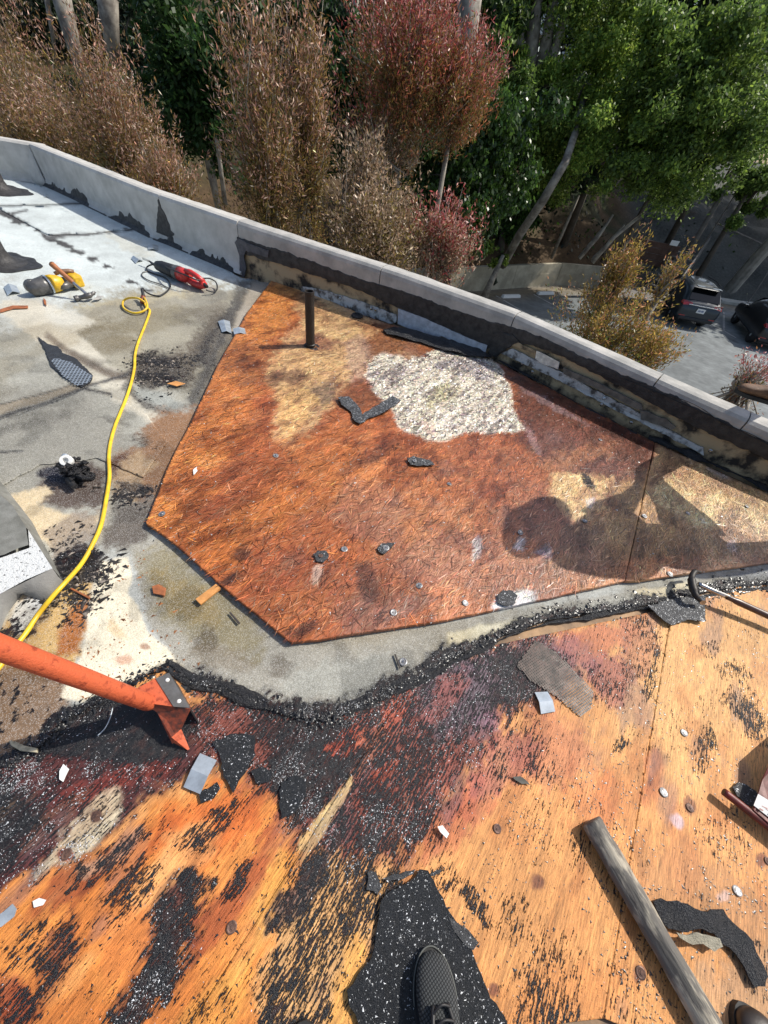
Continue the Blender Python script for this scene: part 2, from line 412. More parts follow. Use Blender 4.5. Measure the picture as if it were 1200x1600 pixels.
# ---- plywood
def paint_ply(f):
    f.poly([(560, 1750), (560, 1240), (700, 1130), (820, 960), (1350, 860), (1350, 1760)], (232, 160, 86), soft=40, warp=30)
    f.poly([(900, 960), (1350, 880), (1350, 1300), (1000, 1240)], (236, 174, 98), soft=40, warp=30)
    f.poly([(-200, 1760), (-200, 1330), (60, 1370), (200, 1290), (330, 1215), (440, 1190), (470, 1300), (560, 1760)], (228, 142, 60), soft=26, warp=22, streak=20)
    f.blob(330, 1290, 90, 50, -35, (220, 118, 46), streak=.5); f.blob(230, 1450, 90, 60, -45, (216, 124, 54), k=.7); f.blob(300, 1330, 60, 30, -40, (240, 172, 96), k=.7, streak=.8); f.blob(90, 1520, 60, 30, -45, (238, 166, 88), k=.7, streak=.8); f.blob(250, 1380, 50, 24, -45, (238, 170, 96), k=.6, streak=.8)
    f.blob(130, 1370, 90, 24, -35, (150, 66, 32), streak=.8, k=.8); f.blob(360, 1400, 26, 120, 35, (160, 62, 34), streak=.6, k=.7)
    # maroon, tar soaked corner at the left, scraper shadow painted in
    f.poly([(-200, 1150), (80, 1130), (230, 1090), (420, 1110), (430, 1190), (320, 1195), (215, 1260), (120, 1335), (10, 1400), (-200, 1480)], (92, 44, 38), soft=16, warp=16, tar=.33, grit=1, streak=30)
    f.poly([(-200, 1240), (30, 1230), (60, 1290), (10, 1360), (-200, 1420)], (48, 34, 34), soft=22, warp=16, tar=.62)
    f.blob(140, 1235, 60, 22, -20, (128, 50, 36), k=.8, streak=.5); f.blob(235, 1195, 60, 30, -30, (138, 56, 38), k=.8, streak=.6)
    f.poly([(60, 1130), (120, 1090), (240, 1075), (300, 1110), (290, 1185), (190, 1195), (60, 1180), (-30, 1195)], (36, 34, 40), soft=8, warp=8, tar=.8, grit=.35)  # tar patch darkened in the shape of the scraper's cast shadow
    f.poly([(100, 1300), (150, 1245), (185, 1235), (178, 1275), (140, 1320), (90, 1350), (60, 1370)], (222, 205, 160), soft=8, warp=10, k=.85, streak=14, tar=.15)
    f.line([(215, 1300), (175, 1335), (130, 1360)], 9, (205, 170, 130), soft=6, warp=6, k=.6)
    f.blob(150, 1275, 12, 12, 0, (80, 40, 34), warp=2); f.blob(103, 1335, 13, 10, 0, (140, 60, 40), warp=2)
    # dark tar middle
    f.poly([(300, 1075), (440, 1085), (620, 1060), (760, 1000), (840, 960), (900, 990), (880, 1080), (800, 1130), (740, 1200), (700, 1270), (640, 1330), (560, 1370), (480, 1400), (440, 1260), (400, 1220), (320, 1190)], (150, 80, 60), soft=26, warp=26, tar=.47, grit=.7, streak=30)
    f.poly([(400, 1120), (520, 1110), (560, 1180), (520, 1260), (470, 1290), (420, 1220)], (90, 54, 46), soft=16, warp=16, tar=.62, grit=.9)
    f.poly([(640, 1060), (740, 1015), (800, 1010), (840, 1080), (760, 1130), (680, 1150), (640, 1120)], (110, 86, 88), soft=22, warp=20, tar=.52)
    f.blob(545, 1160, 34, 18, -30, (196, 88, 56), k=.7, tar=.34, streak=.8); f.blob(620, 1110, 14, 44, 42, (200, 96, 62), k=.7, tar=.34, streak=.8); f.blob(690, 1095, 20, 60, 50, (176, 92, 70), k=.6, tar=.36, streak=.9)
    f.blob(600, 1210, 26, 10, -50, (186, 88, 56), k=.6, tar=.36, streak=.5); f.blob(745, 1245, 50, 34, -50, (206, 108, 66), k=.75, tar=.22, streak=.6)
    f.blob(700, 1290, 60, 26, -50, (196, 104, 66), k=.6, tar=.3, streak=.6); f.blob(930, 1005, 60, 30, -20, (210, 112, 74), k=.7, tar=.24)
    f.blob(955, 1055, 34, 46, 10, (176, 96, 80), k=.8, tar=.34); f.blob(870, 1170, 60, 60, 0, (200, 118, 80), k=.6, tar=.28)
    f.blob(790, 1190, 60, 40, -40, (176, 98, 82), k=.7, tar=.4); f.blob(840, 1050, 60, 40, 0, (110, 80, 74), k=.8, tar=.52)
    f.blob(1000, 1000, 30, 60, 8, (190, 120, 80), k=.7, tar=.3)
    f.poly([(458, 1350), (470, 1310), (520, 1250), (548, 1210), (552, 1226), (520, 1280), (480, 1350)], (232, 196, 122), soft=3, warp=5, tar=.04)
    f.poly([(400, 1430), (440, 1330), (480, 1340), (450, 1420), (400, 1500)], (236, 162, 70), soft=8, warp=10, tar=.1, streak=14)
    # grain-streaked mix below the middle
    f.poly([(380, 1750), (400, 1560), (450, 1430), (500, 1330), (600, 1350), (640, 1390), (590, 1440), (555, 1560), (540, 1750)], (222, 166, 98), soft=22, warp=20, tar=.48, streak=26)
    f.blob(470, 1400, 16, 60, 38, (90, 66, 56), k=.8, tar=.62, streak=.5)
    f.poly([(470, 1750), (520, 1560), (548, 1450), (590, 1490), (570, 1560), (600, 1750)], (236, 168, 78), soft=10, warp=14, tar=.2, streak=10)
    # tar streaks lower left
    f.poly([(190, 1560), (250, 1420), (300, 1350), (330, 1370), (300, 1450), (270, 1530), (150, 1700), (90, 1700)], (100, 56, 42), soft=18, warp=18, tar=.58, grit=.6, streak=24)
    f.poly([(40, 1550), (80, 1450), (110, 1430), (120, 1480), (80, 1540), (30, 1620), (0, 1640)], (160, 92, 52), soft=18, warp=18, tar=.46, streak=24)
    f.blob(170, 1340, 70, 24, -40, None, tar=.46, streak=.7); f.blob(200, 1400, 24, 60, 40, None, tar=.42, streak=.7); f.blob(60, 1480, 60, 30, -40, None, tar=.42, streak=.8)
    f.blob(370, 1370, 16, 50, 35, None, tar=.5, streak=.6); f.blob(20, 1570, 40, 40, 0, (170, 84, 40), tar=.4)
    f.blob(440, 1580, 30, 50, 35, None, tar=.55, streak=.6); f.blob(330, 1290, 20, 60, 45, None, tar=.36, streak=.6)
    f.poly([(240, 1750), (270, 1600), (330, 1530), (400, 1490), (380, 1560), (330, 1750)], (240, 166, 72), soft=12, warp=10, tar=.12)
    # right hand side wear
    for (x, y, a, b, r, t) in [(965, 1165, 22, 10, -10, .44), (1100, 1170, 18, 46, 8, .36), (1170, 1130, 24, 60, -18, .34), (1110, 1010, 24, 16, 0, .4), (1150, 1050, 30, 16, 30, .4), (1020, 1060, 8, 40, 8, .42),
                               (1085, 1430, 30, 60, 0, .3), (1180, 1520, 40, 60, -30, .42), (850, 1560, 60, 70, 0, .34), (905, 1340, 20, 30, 0, .3), (860, 1500, 60, 50, 0, .3), (1130, 1300, 60, 60, 0, .28), (970, 1370, 50, 30, -30, .3),
                               (750, 1420, 14, 34, -38, .66), (740, 1395, 10, 20, -30, .6), (700, 1370, 30, 20, 0, .3), (800, 1440, 30, 50, 0, .28), (1010, 1500, 60, 40, 0, .26)]:
        f.blob(x, y, a, b, r, None, tar=t, warp=8)
    f.blob(1110, 1410, 120, 60, 20, (206, 146, 88), k=.6); f.blob(1070, 1340, 26, 60, -15, (206, 134, 74), k=.6); f.blob(1170, 1560, 80, 80, 0, (206, 160, 110), k=.7)
    f.blob(930, 1250, 40, 50, 0, (230, 138, 74), k=.6); f.blob(1015, 1220, 20, 50, 10, (200, 110, 64), k=.6); f.blob(880, 1560, 90, 60, 0, (224, 142, 70), k=.6)
    f.blob(1058, 1282, 8, 14, -30, (225, 205, 200), k=.8, warp=4); f.blob(1130, 1400, 10, 10, 0, (230, 200, 180), k=.6, warp=4)
    f.blob(760, 1130, 26, 14, 30, (176, 120, 130), k=.5); f.blob(900, 1030, 40, 30, 0, (150, 100, 100), k=.5)
    for (x, y) in [(1012, 1222), (1078, 1262), (1001, 1520), (1190, 1345), (840, 1378), (770, 1545), (690, 1258)]:
        f.blob(x, y, 9, 12, 0, (120, 62, 46), warp=3, k=.8)
_pp0 = paint_ply
def paint_ply(f):
    _pp0(f)
    wx, wy = f.P[:, 0], f.P[:, 1]
    st = fbm(f.u * 9, f.v * 75, 201, 4) - .5; bl = fbm(wx * 4, wy * 4, 211, 5) - .5; b2 = fbm(f.u * 6, f.v * 16, 221, 4) - .5
    right = sm(f.X, 520, 760)
    f.c *= (1 + st * .55 + bl * .5)[:, None]; f.c[:, 2] *= 1.2; f.c[:, 0] *= .97
    m = sm(b2 + bl * .5, .02, .26) * .62; f.c = f.c * (1 - m[:, None]) + f.c * np.array([.66, .50, .42]) * m[:, None]
    m = sm(-b2 + bl * .4, .10, .30) * .35; f.c = f.c * (1 - m[:, None]) + (f.c * .7 + np.array([.20, .13, .06])) * m[:, None]
    m = sm(fbm(f.u * 4, f.v * 9, 231, 4), .60, .72) * .4; f.c = f.c * (1 - m[:, None]) + np.array([.15, .11, .13]) * m[:, None]
    f.t = np.clip(f.t, 0, .9) * (.92 - .12 * right) + (1 - right) * (b2 * .30 + bl * .18 + .25 - f.t * .22 + (fbm(wx * 30, wy * 30, 251, 3) - .5) * .30) + right * (sm(fbm(wx * 5, wy * 5, 241, 4), .42, .7) * .16 + bl * .12 + .16 - f.t * .1 + (fbm(wx * 40, wy * 40, 261, 3) - .5) * .30)
def zply(f):
    m = np.clip(f.t - 0.45, 0, 1)
    return m * (fbm(f.P[:, 0] * 60, f.P[:, 1] * 60, 9, 3) - 0.3) * 0.012 + (f.s1) * 0.0008

def wl(p, ang, t):                               # helper: point on a board seam, back to layout coordinates
    q = np.array([p[0] + math.cos(ang) * t, p[1] + math.sin(ang) * t, 0.0]); return px(q)
sA = G(545, 1215)[:2]; sB = G(1045, 980)[:2]
topA = wl(sA, GA, .45); botA = wl(sA, GA, -2.2); topB = wl(sB, GA, .12); botB = wl(sB, GA, -2.2)
gap = 0.45
base_y = 1760
strip_low = [(-220, 1185), (20, 1160), (90, 1110), (200, 1060), (320, 1055), (440, 1080), (560, 1080), (640, 1035), (720, 990), (800, 950), (900, 930), (1000, 915), (1100, 898), (1200, 885), (1360, 862)]
def cutx(pts, x): pass
bA = px(np.array([*(sA + np.array([ga, gb]) * -0.62), 0])); bB = px(np.array([*(sB + np.array([ga, gb]) * -1.25), 0]))
polyL = [(-220, 1110), (120, 1040), (300, 1020), topA, (bA[0], bA[1]), (-220, 1760 if bA[1] > 1760 else 1760)]
polyL = [(-220, 1120), (200, 1030), (640, 1010), (topA[0] - gap, topA[1]), (bA[0] - gap, bA[1]), (-220, max(1760, bA[1]))]
polyM = [(topA[0] + gap, topA[1]), (topB[0] - gap, topB[1]), (bB[0] - gap, bB[1]), (bA[0] + gap, bA[1])]
polyR = [(topB[0] + gap, topB[1]), (1360, 850), (1360, max(1760, bB[1])), (bB[0] + gap, bB[1])]
plys = []
for k_, pl in enumerate((polyL, polyM, polyR)):
    o, f = sheet('plywood_sheet', pl, 0.0, 0.016, paint_ply, M_PLY, deck, (232, 160, 86), 0.6, zply)
    plys.append(f)

# ---- cap sheet (grey mineral membrane)
strip_edge_low = [(-220, 1230), (0, 1200), (60, 1165), (100, 1125), (190, 1078), (235, 1052), (262, 1044), (300, 1070), (350, 1082), (440, 1115), (500, 1128), (560, 1108), (640, 1068), (720, 1020), (760, 1004), (800, 984), (860, 966), (930, 955), (1000, 944), (1060, 934), (1100, 925), (1150, 915), (1200, 912), (1360, 890)]
def paint_cap(f):
    f.poly([(-220, 560), (0, 500), (170, 500), (300, 470), (420, 440), (440, 500), (300, 700), (240, 860), (0, 900), (-220, 900)], (172, 170, 158), soft=30, warp=26)
    f.poly([(-220, 170), (460, 430), (370, 470), (150, 480), (0, 440), (-220, 420)], (214, 222, 220), soft=20, warp=18)
    f.poly([(-220, 600), (150, 610), (250, 740), (180, 800), (-220, 790)], (150, 147, 136), soft=26, warp=20)
    # greenish brown worn ground
    f.poly([(110, 470), (300, 440), (390, 450), (370, 560), (310, 620), (200, 600), (120, 560)], (160, 154, 136), soft=18, warp=14)
    f.blob(240, 500, 80, 18, -12, (136, 126, 100), k=.7); f.blob(160, 530, 60, 26, 0, (120, 110, 86), k=.6); f.blob(330, 490, 40, 22, 0, (120, 112, 98), k=.7)
    f.poly([(0, 470), (60, 470), (120, 520), (250, 640), (258, 672), (225, 655), (130, 590), (60, 535), (0, 485)], (205, 198, 180), soft=5, warp=6)
    f.poly([(60, 470), (150, 500), (120, 520), (85, 510)], (208, 204, 190), soft=6, warp=6)
    f.line([(75, 525), (120, 560), (180, 590), (205, 585)], 5, (108, 92, 76), soft=4, k=.8)
    f.line([(115, 552), (160, 575), (200, 592)], 5, (84, 70, 58), soft=4, k=.7)
    f.line([(200, 605), (230, 630), (262, 640)], 9, (70, 68, 66), soft=5, k=.8, tar=.4)
    f.poly([(205, 600), (255, 615), (300, 640), (296, 660), (262, 640), (215, 620)], (166, 168, 160), soft=4, warp=4)
    f.poly([(212, 560), (290, 545), (320, 500), (345, 480), (355, 505), (318, 560), (300, 600), (260, 610), (215, 590)], (100, 90, 76), soft=10, warp=10, tar=.2)
    f.poly([(300, 560), (345, 495), (370, 470), (360, 520), (330, 580)], (60, 54, 48), soft=8, warp=8, tar=.4)
    f.blob(245, 580, 44, 24, 0, (70, 62, 54), warp=10, tar=.5, k=.8)
    f.poly([(330, 540), (390, 440), (425, 436), (400, 490), (350, 590), (300, 690), (260, 790), (235, 810), (250, 740), (305, 630)], (120, 112, 98), soft=6, warp=5)
    f.poly([(372, 440), (392, 436), (350, 535), (300, 640), (290, 625), (345, 520)], (66, 62, 60), soft=5, warp=4, k=.8)
    f.poly([(395, 440), (420, 440), (395, 480), (372, 530), (360, 520)], (176, 166, 150), soft=4, warp=3)
    f.poly([(345, 560), (375, 535), (362, 560), (320, 650), (310, 655)], (152, 150, 138), soft=4, warp=3)
    # brown zone near the wood
    f.poly([(250, 640), (310, 640), (280, 720), (240, 800), (190, 770), (180, 710), (215, 690)], (146, 108, 76), soft=12, warp=12)
    f.poly([(165, 720), (200, 705), (225, 730), (220, 755), (180, 750)], (84, 50, 34), soft=6, warp=8, k=.9)
    f.poly([(55, 760), (70, 730), (140, 720), (170, 745), (160, 790), (110, 795), (65, 782)], (74, 56, 48), soft=8, warp=10, k=.9, tar=.15)
    f.blob(88, 742, 26, 11, 0, (40, 40, 52), warp=4, tar=.5)  # cast shadow of the tarred fitting, painted bluish dark with tar
    f.poly([(10, 775), (70, 760), (82, 768), (60, 786), (100, 800), (130, 812), (150, 800), (160, 812), (80, 860), (40, 830)], (216, 196, 160), soft=4, warp=10)
    f.poly([(60, 830), (110, 800), (150, 800), (150, 850), (90, 880)], (150, 134, 118), soft=8, warp=12, k=.8, tar=.2)
    f.poly([(150, 860), (180, 790), (235, 770), (250, 790), (225, 850), (215, 855)], (104, 96, 88), soft=12, warp=8)
    f.poly([(215, 700), (245, 720), (210, 780), (175, 770), (190, 730)], (188, 160, 124), soft=6, warp=12, k=.8)
    f.blob(210, 765, 30, 10, 0, (50, 44, 44), warp=8, tar=.5, k=.8)
    f.poly([(75, 890), (130, 850), (165, 870), (140, 920), (90, 960)], (52, 44, 44), soft=6, warp=12, tar=.62, grit=.5)
    f.poly([(0, 985), (60, 910), (150, 910), (140, 960), (110, 1060), (30, 1060), (0, 1050), (-200, 1080), (-200, 990)], (206, 170, 110), soft=8, warp=12, tar=.25)
    f.poly([(110, 950), (140, 930), (140, 960), (120, 1020), (90, 1030), (95, 990)], (168, 96, 40), soft=6, warp=6, k=.9)
    f.poly([(-200, 1060), (60, 1040), (110, 1060), (110, 1110), (60, 1160), (0, 1195), (-200, 1240)], (132, 100, 70), soft=10, warp=12, k=.9, tar=.2)
    f.poly([(22, 985), (16, 968), (30, 946), (55, 936), (70, 942), (58, 965), (36, 990)], (226, 226, 222), soft=4, warp=8, tar=.40)
    f.poly([(-60, 1010), (16, 985), (60, 930), (90, 930), (60, 990), (20, 1030), (-60, 1060)], (60, 56, 52), soft=5, warp=10, tar=.6, k=.7)
    f.poly([(22, 985), (16, 968), (30, 946), (55, 936), (68, 942), (56, 965), (36, 990)], (226, 226, 222), soft=4, warp=8, tar=.38, k=.8)
    # cream coating
    f.poly([(150, 900), (160, 880), (200, 870), (210, 905), (205, 930), (225, 960), (235, 990), (262, 1015), (306, 1052), (262, 1044), (225, 1055), (190, 1070), (130, 1098), (98, 1090), (120, 1060), (130, 1010)], (243, 232, 205), soft=3, warp=7)
    f.blob(225, 1010, 9, 5, 0, (150, 90, 60), k=.7, warp=4); f.blob(190, 1030, 22, 8, 0, (190, 120, 90), k=.6, warp=6); f.blob(180, 985, 20, 10, 40, (225, 190, 140), k=.6)
    # the curved grey strip
    f.poly([(205, 850), (255, 838), (345, 920), (455, 1005), (700, 972), (1000, 920), (1360, 850), (1360, 900), (1000, 950), (800, 985), (640, 1070), (500, 1135), (330, 1080), (280, 1040), (235, 975), (215, 900)], (162, 158, 146), soft=6, warp=5)
    f.poly([(225, 870), (262, 850), (400, 965), (400, 1030), (300, 1000), (240, 950)], (140, 130, 100), soft=18, warp=14, k=.9)
    f.blob(300, 940, 60, 26, 40, (150, 128, 78), k=.6); f.blob(320, 1000, 20, 24, 0, (84, 74, 60), k=.7); f.blob(440, 1045, 20, 16, 0, (110, 102, 90), k=.7)
    f.blob(345, 1030, 50, 20, 10, (120, 106, 84), k=.5); f.blob(540, 1055, 90, 30, -12, (170, 170, 160), k=.7)
    f.poly([(700, 990), (770, 975), (860, 958), (850, 975), (770, 1000), (700, 1010)], (214, 206, 178), soft=4, warp=5)
    f.poly([(990, 925), (1075, 908), (1080, 930), (1000, 946)], (236, 226, 196), soft=3, warp=4)
    f.poly([(860, 955), (985, 928), (992, 948), (900, 965)], (172, 170, 158), soft=4, warp=3)
    f.poly([(1130, 900), (1200, 884), (1360, 860), (1360, 890), (1160, 915)], (140, 142, 142), soft=4, warp=3)
    # tar along the low edge
    f.line(strip_edge_low, 11, (40, 38, 38), soft=7, warp=8, tar=.85, grit=.8)
    f.poly([(300, 1050), (350, 1062), (420, 1085), (500, 1100), (560, 1080), (640, 1045), (700, 1010), (720, 1030), (560, 1125), (440, 1130), (320, 1095)], (44, 42, 44), soft=14, warp=14, tar=.7, grit=1)
    # seams
    dk = (62, 60, 60)
    f.line([(-100, 275), (0, 329), (72, 368), (112, 388), (165, 414)], 2.0, dk, soft=1.6, warp=3, broken=4)
    f.line([(165, 414), (250, 462)], 1.2, dk, soft=1.4, warp=3, broken=5)
    f.line([(0, 330), (60, 360)], 3.2, dk, soft=2, warp=3, broken=4)
    f.line([(-100, 324), (0, 322), (100, 320), (130, 318), (136, 314)], 1.0, (110, 112, 112), soft=1, warp=1)
    f.line([(74, 369), (130, 366), (180, 362), (205, 359), (218, 353)], 2.0, (92, 92, 92), soft=1.4, warp=2, broken=2)
    f.line([(20, 333), (42, 329)], 1.8, (80, 80, 80), soft=1.2)
    f.poly([(-100, 655), (0, 632), (125, 598), (146, 600), (130, 607), (0, 648), (-100, 672)], (150, 138, 118), soft=2, warp=2)
    f.line([(-100, 680), (0, 652), (60, 634), (140, 603), (200, 585)], 2.4, (60, 58, 58), soft=2, warp=2)
    f.line([(-100, 650), (0, 632), (70, 615), (125, 598)], 1.0, (90, 86, 80), soft=1, warp=1)
    f.line([(60, 528), (72, 545), (76, 560), (95, 585), (130, 608), (175, 616)], 1.6, (60, 56, 54), soft=1.5)
    f.line([(0, 706), (35, 706)], 1.4, dk, soft=1.2)
    # smudges
    f.blob(330, 462, 30, 8, 0, (120, 118, 110), k=.6); f.blob(300, 470, 30, 8, 0, (150, 146, 132), k=.6)
    f.blob(200, 470, 100, 5, -8, (196, 184, 150), k=.5); f.blob(205, 384, 40, 8, 20, (200, 192, 170), k=.4)
    f.blob(60, 660, 60, 10, -15, (100, 96, 88), k=.5); f.blob(220, 690, 14, 8, 0, (60, 58, 54), k=.6, warp=8); f.blob(180, 655, 24, 5, 20, (90, 86, 80), k=.5)
    wx, wy = f.P[:, 0], f.P[:, 1]
    f.c *= (1 + (fbm(wx * 3, wy * 3, 41, 4) - .5) * .45 + (fbm(wx * 14, wy * 14, 43, 4) - .5) * .3)[:, None]
    m = sm(fbm(wx * 2.5, wy * 2.5, 47, 5), .52, .68) * sm(f.Y, 400, 520) * .5; f.c = f.c * (1 - m[:, None]) + f.c * np.array([.66, .58, .44]) * m[:, None]
    m = sm(fbm(wx * 6, wy * 6, 53, 4), .60, .68) * sm(f.Y, 440, 560) * .5; f.c = f.c * (1 - m[:, None]) + f.c * .45 * m[:, None]
    f.t = f.t + np.clip(fbm(wx * 8, wy * 8, 61, 4) - .55, 0, 1) * sm(f.Y, 440, 600) * 1.2
def zcap(f):
    return (fbm(f.P[:, 0] * 2.2, f.P[:, 1] * 2.2, 31, 3) - 0.5) * 0.012 + np.clip(f.t - .4, 0, 1) * (fbm(f.P[:, 0] * 70, f.P[:, 1] * 70, 19, 3) - .2) * 0.02
cap_poly = [(-220, 240), (-100, 270), (0, 274), (72, 289), (250, 374), (380, 432), (425, 440), (480, 452), (620, 700), (1100, 830), (1360, 800)] + strip_edge_low[::-1]
_, fcap = sheet('cap_sheet', cap_poly, 0.008, 0.008, paint_cap, M_CAP, deck, (190, 192, 186), 5.0, zcap)

# second ply of cap sheet: overlapping rolls with a real lip
def paint_roll(f):
    paint_cap(f)
_, fr1 = sheet('cap_sheet', [(-220, 250), (0, 276), (72, 291), (136, 315), (130, 318), (0, 321.5), (-220, 330)], 0.0135, 0.004, paint_cap, M_CAP, deck, (212, 220, 220), 0.5, zcap)
_, fr2 = sheet('cap_sheet', [(2, 329), (0, 323.5), (130, 320), (138, 316), (219, 353), (205, 358.5), (130, 365.5), (76, 367.5)], 0.0125, 0.003, paint_cap, M_CAP, deck, (212, 220, 220), 0.5, zcap)
_, fr3 = sheet('cap_sheet', [(-220, 680), (0, 655), (140, 606), (175, 618), (230, 650), (262, 690), (225, 745), (150, 716), (60, 728), (0, 760), (-220, 770)], 0.0135, 0.005, paint_cap, M_CAP, deck, (150, 150, 140), 4, zcap)

# ---- OSB boards
ZO = 0.034
def paint_osb(f):
    f.poly([(425, 430), (470, 450), (420, 560), (380, 640), (330, 760), (270, 830), (215, 830), (260, 700), (330, 560)], (222, 124, 50), soft=22, warp=18)
    f.blob(330, 640, 60, 60, 0, (206, 106, 44), k=.7, streak=.6); f.blob(400, 570, 40, 26, 0, (150, 82, 44), k=.6); f.blob(360, 560, 30, 20, 0, (168, 92, 46), k=.6)
    f.poly([(425, 438), (500, 455), (640, 525), (660, 560), (600, 590), (560, 590), (520, 640), (460, 700), (430, 680), (430, 620), (418, 580), (440, 540), (480, 490), (450, 470)], (226, 178, 112), soft=9, warp=12)
    f.poly([(430, 618), (470, 600), (510, 610), (490, 645), (458, 680), (440, 668)], (238, 184, 104), soft=9, warp=10, k=.85)
    f.poly([(470, 480), (560, 500), (560, 540), (480, 540)], (226, 184, 116), soft=12, warp=10, k=.7)
    f.poly([(425, 438), (470, 450), (450, 500), (400, 530), (390, 510)], (226, 132, 52), soft=10, warp=10, k=.85)
    f.blob(400, 480, 30, 40, 20, (232, 130, 44), k=.7)
    f.poly([(580, 500), (660, 530), (740, 560), (640, 560), (580, 570), (600, 640), (540, 640), (520, 610), (560, 590)], (150, 80, 46), soft=12, warp=12, k=.9)
    f.blob(490, 537, 34, 12, 0, (150, 84, 60), k=.8, warp=5); f.blob(455, 590, 30, 12, 0, (110, 70, 50), k=.7, warp=8, tar=.3); f.blob(508, 612, 16, 16, 0, (130, 110, 90), k=.7, warp=6, tar=.35)
    f.blob(560, 560, 20, 30, 0, (205, 170, 140), k=.6)
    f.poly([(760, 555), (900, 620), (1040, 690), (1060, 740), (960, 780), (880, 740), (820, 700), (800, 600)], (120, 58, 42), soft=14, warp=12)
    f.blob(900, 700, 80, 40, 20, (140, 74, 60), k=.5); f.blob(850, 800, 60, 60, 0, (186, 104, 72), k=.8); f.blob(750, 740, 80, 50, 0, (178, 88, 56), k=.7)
    f.blob(600, 760, 110, 60, 0, (200, 108, 54), k=.7, streak=.6); f.blob(520, 730, 70, 60, 0, (206, 110, 50), k=.7, streak=.6)
    f.blob(690, 830, 100, 50, 0, (216, 130, 78), k=.8, streak=.4); f.blob(760, 900, 90, 60, -8, (216, 128, 84), k=.8, streak=.4)
    f.blob(420, 800, 90, 40, -20, (206, 110, 44), k=.6, streak=.8); f.blob(440, 900, 70, 60, 0, (158, 70, 42), k=.8, streak=.8); f.blob(350, 790, 60, 18, -25, (140, 60, 38), k=.7, streak=.9)
    f.blob(560, 930, 90, 50, -10, (158, 82, 60), k=.6, streak=.6); f.blob(470, 950, 60, 30, 0, (190, 98, 50), k=.6, streak=.8); f.blob(330, 850, 60, 30, 30, (206, 106, 40), k=.7, streak=.8)
    f.blob(400, 740, 80, 26, -10, (166, 76, 42), k=.6, streak=.8); f.blob(290, 760, 30, 40, 0, (176, 84, 40), k=.7)
    f.blob(380, 865, 16, 10, 0, (70, 40, 36), k=.8, tar=.4); f.blob(362, 905, 14, 8, -30, (60, 40, 36), k=.8, tar=.4); f.blob(470, 985, 30, 8, -20, (70, 44, 40), k=.7, tar=.35)
    f.blob(575, 905, 14, 30, -30, (80, 52, 46), k=.7, tar=.32); f.blob(640, 950, 40, 14, -20, (130, 88, 76), k=.6, tar=.25); f.blob(575, 715, 50, 10, -30, (110, 58, 46), k=.6, tar=.25)
    f.poly([(860, 745), (905, 738), (955, 745), (945, 790), (960, 800), (900, 815), (875, 800), (855, 770)], (246, 198, 126), soft=8, warp=9)  # sunlit gap within the worker's shadow, painted as brighter tan
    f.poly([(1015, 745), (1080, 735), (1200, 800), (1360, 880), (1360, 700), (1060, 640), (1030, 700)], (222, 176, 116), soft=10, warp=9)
    f.poly([(1005, 760), (1080, 740), (1230, 820), (1360, 860), (1360, 900), (1150, 830), (1090, 820), (1030, 790)], (250, 206, 134), soft=6, warp=8)  # sunlit board outside the shadows, painted as brighter tan
    f.poly([(940, 760), (1010, 740), (1060, 830), (1160, 850), (1360, 840), (1360, 900), (1000, 920), (900, 920), (860, 880), (900, 820), (960, 800)], (196, 146, 86), soft=16, warp=16)  # worker's shadow on the board, painted as duller tan brown
    f.blob(990, 890, 120, 18, -8, (222, 140, 88), k=.85); f.blob(880, 880, 60, 40, 0, (190, 118, 78), k=.7); f.blob(1150, 880, 90, 12, -6, (238, 172, 120), k=.8)
    f.blob(900, 715, 60, 16, -15, (206, 128, 76), k=.5)
    f.blob(1140, 720, 90, 20, 30, (150, 110, 80), k=.6)
    # bright scrapes
    f.poly([(735, 868), (742, 842), (752, 838), (758, 846), (748, 872), (738, 876)], (240, 232, 216), soft=2, warp=5)
    f.poly([(768, 945), (790, 930), (812, 922), (836, 922), (838, 940), (800, 952), (770, 952)], (240, 238, 230), soft=3, warp=5)
    f.poly([(800, 855), (808, 838), (820, 840), (816, 860)], (214, 210, 205), soft=3, warp=4, k=.8); f.poly([(832, 862), (850, 850), (862, 858), (858, 870), (840, 868)], (205, 205, 208), soft=3, warp=6, k=.8)
    f.blob(495, 900, 7, 16, 20, (220, 190, 160), k=.8, warp=4); f.blob(1145, 855, 6, 10, 10, (210, 200, 190), k=.7, warp=4); f.blob(922, 785, 8, 10, 0, (225, 215, 205), k=.7, warp=4)
    f.blob(835, 690, 5, 26, -25, (190, 150, 140), k=.5, warp=4); f.blob(1120, 735, 20, 6, 30, (220, 205, 190), k=.5, warp=5)
    f.blob(870, 640, 60, 6, 28, (190, 170, 165), k=.35, warp=8)
    f.blob(918, 755, 8, 16, -30, (60, 50, 46), warp=6, tar=.6)
    # the white, paint-soaked patch
    f.poly(WP, (246, 232, 200), soft=2.5, warp=6)
    f.blob(690, 615, 30, 14, -30, (206, 196, 120), k=.6); f.blob(615, 590, 30, 18, 0, (190, 178, 160), k=.6, tar=.2); f.blob(730, 575, 50, 14, 10, (170, 165, 170), k=.7, tar=.22); f.blob(660, 665, 22, 10, 0, (228, 190, 165), k=.7)
    wx, wy = f.P[:, 0], f.P[:, 1]
    st = fbm(f.u * 5, f.v * 50, 301, 4) - .5; bl = fbm(wx * 3.3, wy * 3.3, 311, 5) - .5; b2 = fbm(f.u * 5, f.v * 11, 321, 4) - .5
    wp = sm(sdist(f.X, f.Y, WP)[0], -3, 3)
